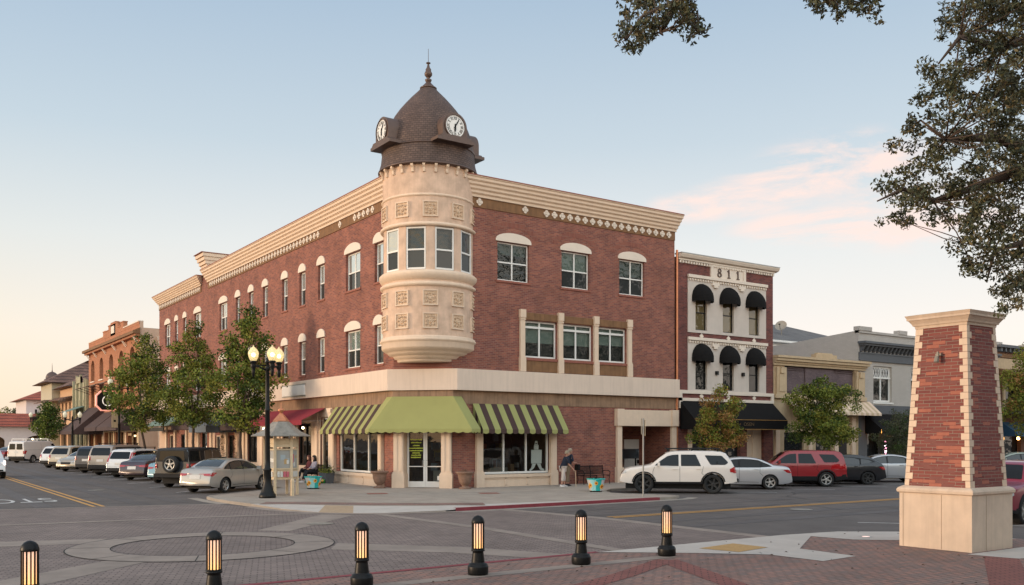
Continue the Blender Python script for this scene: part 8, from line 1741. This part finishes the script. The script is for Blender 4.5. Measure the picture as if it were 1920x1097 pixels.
def hand(V, E, rad, wrist, pre, d, side):
    """palm and five fingers; d = pointing direction, side = towards the thumb"""
    d = Vector(d).normalized(); s = Vector(side).normalized(); n = d.cross(s); w0 = Vector(V[wrist]); p = w0+d*.05
    V[pre+'palm'] = tuple(p); rad[pre+'palm'] = (.034, .016); E.append((wrist, pre+'palm'))
    for k, (o_, L_) in enumerate(((-.028, .06), (-.01, .075), (.009, .078), (.026, .07))):
        a = p+d*.035+s*o_; b_ = a+d*L_*.5+n*.006; c = b_+d*L_*.38+n*.018
        for q, pt, r in (('a', a, .0105), ('b', b_, .009), ('c', c, .0075)): V[pre+'f%d' % k+q] = tuple(pt); rad[pre+'f%d' % k+q] = r
        E += [(pre+'palm', pre+'f%da' % k), (pre+'f%da' % k, pre+'f%db' % k), (pre+'f%db' % k, pre+'f%dc' % k)]
    a = w0+d*.03+s*.035; b_ = a+d*.035+s*.02+n*.01; V[pre+'ta'] = tuple(a); V[pre+'tb'] = tuple(b_); rad[pre+'ta'] = .012; rad[pre+'tb'] = .009; E += [(pre+'palm', pre+'ta'), (pre+'ta', pre+'tb')]
def head(root, c, face, hair, style='short', s=1.0):
    """head with nose, brows, ears and hair; c centre, face = looking direction (x, y)"""
    a = math.atan2(face[1], face[0]); ca, sa = math.cos(a), math.sin(a)
    T = lambda p: (c[0]+(p[0]*ca-p[1]*sa)*s, c[1]+(p[0]*sa+p[1]*ca)*s, c[2]+p[2]*s)
    b = MB(T, [SK, BLH, SHW, MAR]); b.smooth = True
    N = 16; prof = [(-.115, .030, .02), (-.105, .052, .025), (-.075, .068, .02), (-.04, .076, .012), (0, .080, .004), (.04, .082, 0), (.08, .076, -.005), (.105, .055, -.008), (.12, .02, -.01)]
    rings = [[(cx_+r*1.14*math.cos(2*math.pi*k/N), r*math.sin(2*math.pi*k/N), z) for k in range(N)] for z, r, cx_ in prof]
    for A, B_ in zip(rings, rings[1:]): b.loft(A, B_, 0, cap=False)
    b.poly(rings[0], 0); b.poly(rings[-1], 0)
    b.ext([(.088, -.012, -.01), (.112, 0, -.018), (.088, .012, -.01), (.085, 0, .03)], (-.02, 0, 0), 0)
    for sg in (-1, 1):
        b.ball((.083, sg*.031, .018), .011, 8, 2); b.ball((.090, sg*.031, .018), .0055, 6, 1); b.ball((0, sg*.082, .0), .018, 8, 0); b.box(.084, .093, sg*.031-.016, sg*.031+.016, .036, .041, 1)
    b.box(.082, .092, -.022, .022, -.055, -.047, 3); h = b.build('head', root, fix=True)
    g = MB(T, [hair]); g.smooth = True
    hp = [(-.02, .090, -.030), (.03, .098, -.022), (.07, .096, -.015), (.105, .078, -.012), (.13, .045, -.01), (.137, .005, -.01)] if style == 'short' else [(-.22, .07, -.07), (-.14, .092, -.05), (-.06, .100, -.035), (.02, .102, -.026), (.07, .098, -.015), (.105, .080, -.012), (.13, .045, -.01), (.138, .005, -.01)]
    rg = [[(cx_+r*1.1*math.cos(2*math.pi*k/N), r*math.sin(2*math.pi*k/N), z) for k in range(N)] for z, r, cx_ in hp]
    for A, B_ in zip(rg, rg[1:]): g.loft(A, B_, 0, cap=False)
    g.build('hair', root, fix=False)
def shoe(root, p, d, m, name='shoe'):
    a = math.atan2(d[1], d[0]); ca, sa = math.cos(a), math.sin(a); T = lambda q: (p[0]+q[0]*ca-q[1]*sa, p[1]+q[0]*sa+q[1]*ca, p[2]+q[2])
    b = MB(T, [m]); b.smooth = True; P0 = [(-.07,-.03,0),(-.07,.03,0),(.08,.045,0),(.17,.03,0),(.185,0,0),(.17,-.03,0),(.08,-.045,0)]; P1 = [(x*.97, y*.9, .035) for x, y, z in P0]; P2 = [(-.06,-.028,.10),(-.06,.028,.10),(.03,.03,.09),(.12,.02,.05),(.15,0,.045),(.12,-.02,.05),(.03,-.03,.09)]
    b.loft(P0, P1); b.loft(P1, P2); b.build(name, root, fix=True)
def stander(label, loc, rot, H, top, legs, hair, cane=False, bag=False, stoop=.1, cuff=.14, hs='short', skirt=False):
    root = thing('person', label, 'person', loc, rot=rot, group='elderly pair walking by the brick wall'); k = H/1.62
    hy_ = .10*k; st = stoop
    V = {'pel': (0, 0, .90*k), 'w': (.02+st*.3, 0, 1.05*k), 'ch': (.0+st*.7, 0, 1.24*k), 'nk': (st*1.15, 0, 1.40*k), 'hd': (st*1.35, 0, 1.47*k)}
    rad = {'pel': .10, 'w': .09, 'ch': .09, 'nk': .048, 'hd': .045}; E = [('pel', 'w'), ('w', 'ch'), ('ch', 'nk'), ('nk', 'hd')]
    for sg, nm, fw in ((1, 'l', .10), (-1, 'r', -.10)):
        V[nm+'h'] = (0, sg*.09, .86*k); V[nm+'k'] = (fw*.6+.02, sg*.09, .46*k); V[nm+'a'] = (fw, sg*.085, .09); rad[nm+'h'] = .085; rad[nm+'k'] = .052; rad[nm+'a'] = .034; E += [('pel', nm+'h'), (nm+'h', nm+'k'), (nm+'k', nm+'a')]
        V[nm+'s'] = (st*.95, sg*.175, 1.34*k); hx = st*.9+(.28 if (cane and sg < 0) or (bag and sg < 0) else .06)
        V[nm+'e'] = (st*.9+(.06 if hx > st else 0), sg*.215, 1.07*k); V[nm+'w2'] = (hx, sg*.20, (.84 if not (bag and sg < 0) else 1.02)*k); rad[nm+'s'] = .045; rad[nm+'e'] = .034; rad[nm+'w2'] = .024; E += [('ch', nm+'s'), (nm+'s', nm+'e'), (nm+'e', nm+'w2')]
        dv = Vector(V[nm+'w2'])-Vector(V[nm+'e']); hand(V, E, rad, nm+'w2', nm, dv, (1, 0, 0) if abs(dv.x) < .15 else (0, -sg, .3))
    skin('body', V, E, rad, SK, root)
    keys = ['pel', 'w', 'ch', 'ls', 'rs', 'le', 're']; gr = {'pel': .17, 'w': .16, 'ch': .17, 'ls': .092, 'rs': .092, 'le': .07, 're': .07}
    TV = {q: V[q] for q in keys}; TV['hem'] = (V['pel'][0], 0, .80*k); gr['hem'] = .175
    skin('shirt', {'ch': TV['ch'], **{q: TV[q] for q in TV if q != 'ch'}}, [('ch', 'w'), ('w', 'pel'), ('pel', 'hem'), ('ch', 'ls'), ('ch', 'rs'), ('ls', 'le'), ('rs', 're')], gr, top, root)
    LV = {'pel': V['pel']}; lr = {'pel': .14}; LE = []
    for nm in 'lr':
        LV[nm+'h'] = V[nm+'h']; LV[nm+'k'] = V[nm+'k']; a, kk = Vector(V[nm+'a']), Vector(V[nm+'k']); LV[nm+'c'] = tuple(a+(kk-a)*cuff*2); lr[nm+'h'] = .105; lr[nm+'k'] = .078; lr[nm+'c'] = .070; LE += [('pel', nm+'h'), (nm+'h', nm+'k'), (nm+'k', nm+'c')]
        shoe(root, (V[nm+'a'][0]-.02, V[nm+'a'][1], 0), (1, 0), SHW if legs is CR else BKC)
    skin('trousers', LV, LE, lr, legs, root)
    head(root, (V['hd'][0]+.02, 0, V['hd'][2]+.09), (1, -.1), hair, hs)
    if cane:
        p = V['rw2']; b = MB(mats=['wood']); b.path([(p[0]+.02, p[1], p[2]-.09), (p[0]+.10, p[1], p[2]-.07), (p[0]+.12, p[1], p[2]-.16), (p[0]+.14, p[1]-.01, .0)], .012, 6)
        o = b.build('walking_stick'); o.location = root.location; o.rotation_euler = root.rotation_euler; tag(o, 'thin brown walking stick held by the woman in cream trousers', 'walking stick')
    if bag:
        p = V['rw2']; b = MB(mats=['black']); b.box(p[0]-.02, p[0]+.10, p[1]-.16, p[1]+.14, p[2]-.33, p[2]-.06); b.path([(p[0]+.04, p[1]-.1, p[2]-.06), (p[0]+.04, p[1]-.05, p[2]+.02), (p[0]+.04, p[1]+.05, p[2]+.02), (p[0]+.04, p[1]+.1, p[2]-.06)], .01, 5)
        o = b.build('handbag'); o.location = root.location; o.rotation_euler = root.rotation_euler; tag(o, 'black bag carried by the second of the two walkers', 'bag')
    return root
stander('person in navy top and cream cropped trousers leaning on a stick', (6.65, -1.85, HW), R(-18), 1.58, NAVY, CR, GH, cane=True, stoop=.14, cuff=.22)
stander('person in dark top and khaki trousers partly behind the first walker', (7.3, -1.35, HW), R(-5), 1.68, NAVY, KH, GH, bag=True, stoop=.10, cuff=.08)
def sitter(label, loc, rot, top, legs, hair, shoes, hs, knee=.0, cross=False):
    root = thing('person', label, 'person', loc, rot=rot, group='two people seated on the bench'); z = .52
    V = {'pel': (0, 0, z+.04), 'w': (-.02, 0, z+.18), 'ch': (-.04, 0, z+.38), 'nk': (-.01, 0, z+.54), 'hd': (.0, 0, z+.60)}; rad = {'pel': .10, 'w': .09, 'ch': .09, 'nk': .048, 'hd': .043}; E = [('pel', 'w'), ('w', 'ch'), ('ch', 'nk'), ('nk', 'hd')]
    for sg, nm in ((1, 'l'), (-1, 'r')):
        e = .12 if (cross and sg > 0) else 0
        V[nm+'h'] = (.05, sg*.09, z); V[nm+'k'] = (.44, sg*.10-e*.8, z+.02+e); V[nm+'a'] = (.60+knee-e*.6, sg*.10-e*1.3, .09+e*.8); rad[nm+'h'] = .082; rad[nm+'k'] = .055; rad[nm+'a'] = .036; E += [('pel', nm+'h'), (nm+'h', nm+'k'), (nm+'k', nm+'a')]
        V[nm+'s'] = (-.02, sg*.17, z+.47); V[nm+'e'] = (.08, sg*.21, z+.22); V[nm+'w2'] = (.29, sg*.09, z+.16); rad[nm+'s'] = .052; rad[nm+'e'] = .037; rad[nm+'w2'] = .024; E += [('ch', nm+'s'), (nm+'s', nm+'e'), (nm+'e', nm+'w2')]; hand(V, E, rad, nm+'w2', nm, (.9, -sg*.3, -.2), (0, -sg, .5))
    skin('body', V, E, rad, SK, root)
    TV = {q: V[q] for q in ('ch', 'w', 'pel', 'ls', 'rs', 'le', 're')}; g = {'ch': .15, 'w': .145, 'pel': .15, 'ls': .072, 'rs': .072, 'le': .055, 're': .055}
    for nm in 'lr': a, c = Vector(V[nm+'e']), Vector(V[nm+'w2']); TV[nm+'q'] = tuple(a+(c-a)*.85); g[nm+'q'] = .042
    skin('top', TV, [('ch', 'w'), ('w', 'pel'), ('ch', 'ls'), ('ch', 'rs'), ('ls', 'le'), ('rs', 're'), ('le', 'lq'), ('re', 'rq')], g, top, root)
    LV = {'pel': V['pel']}; lr = {'pel': .145}; LE = []
    for nm in 'lr':
        LV[nm+'h'] = V[nm+'h']; LV[nm+'k'] = V[nm+'k']; a, c = Vector(V[nm+'a']), Vector(V[nm+'k']); LV[nm+'c'] = tuple(a+(c-a)*.12); lr[nm+'h'] = .10; lr[nm+'k'] = .075; lr[nm+'c'] = .055; LE += [('pel', nm+'h'), (nm+'h', nm+'k'), (nm+'k', nm+'c')]
        shoe(root, (V[nm+'a'][0], V[nm+'a'][1], V[nm+'a'][2]-.09), (1, 0), shoes)
    skin('trousers', LV, LE, lr, legs, root); head(root, (.03, 0, z+.70), (1, .15), hair, hs); return root
sitter('person with long auburn hair in a maroon top and black trousers on the bench', (-.80, 9.62, HW), R(180), MAR, BKC, AUB, SHW, 'long', cross=True)
sitter('person with dark hair in a pale grey top on the bench beside the first', (-.80, 8.95, HW), R(184), LG, BKC, BLH, SHW, 'long', knee=.05)
for o in bpy.data.objects:
    if '_w' in o: del o['_w']
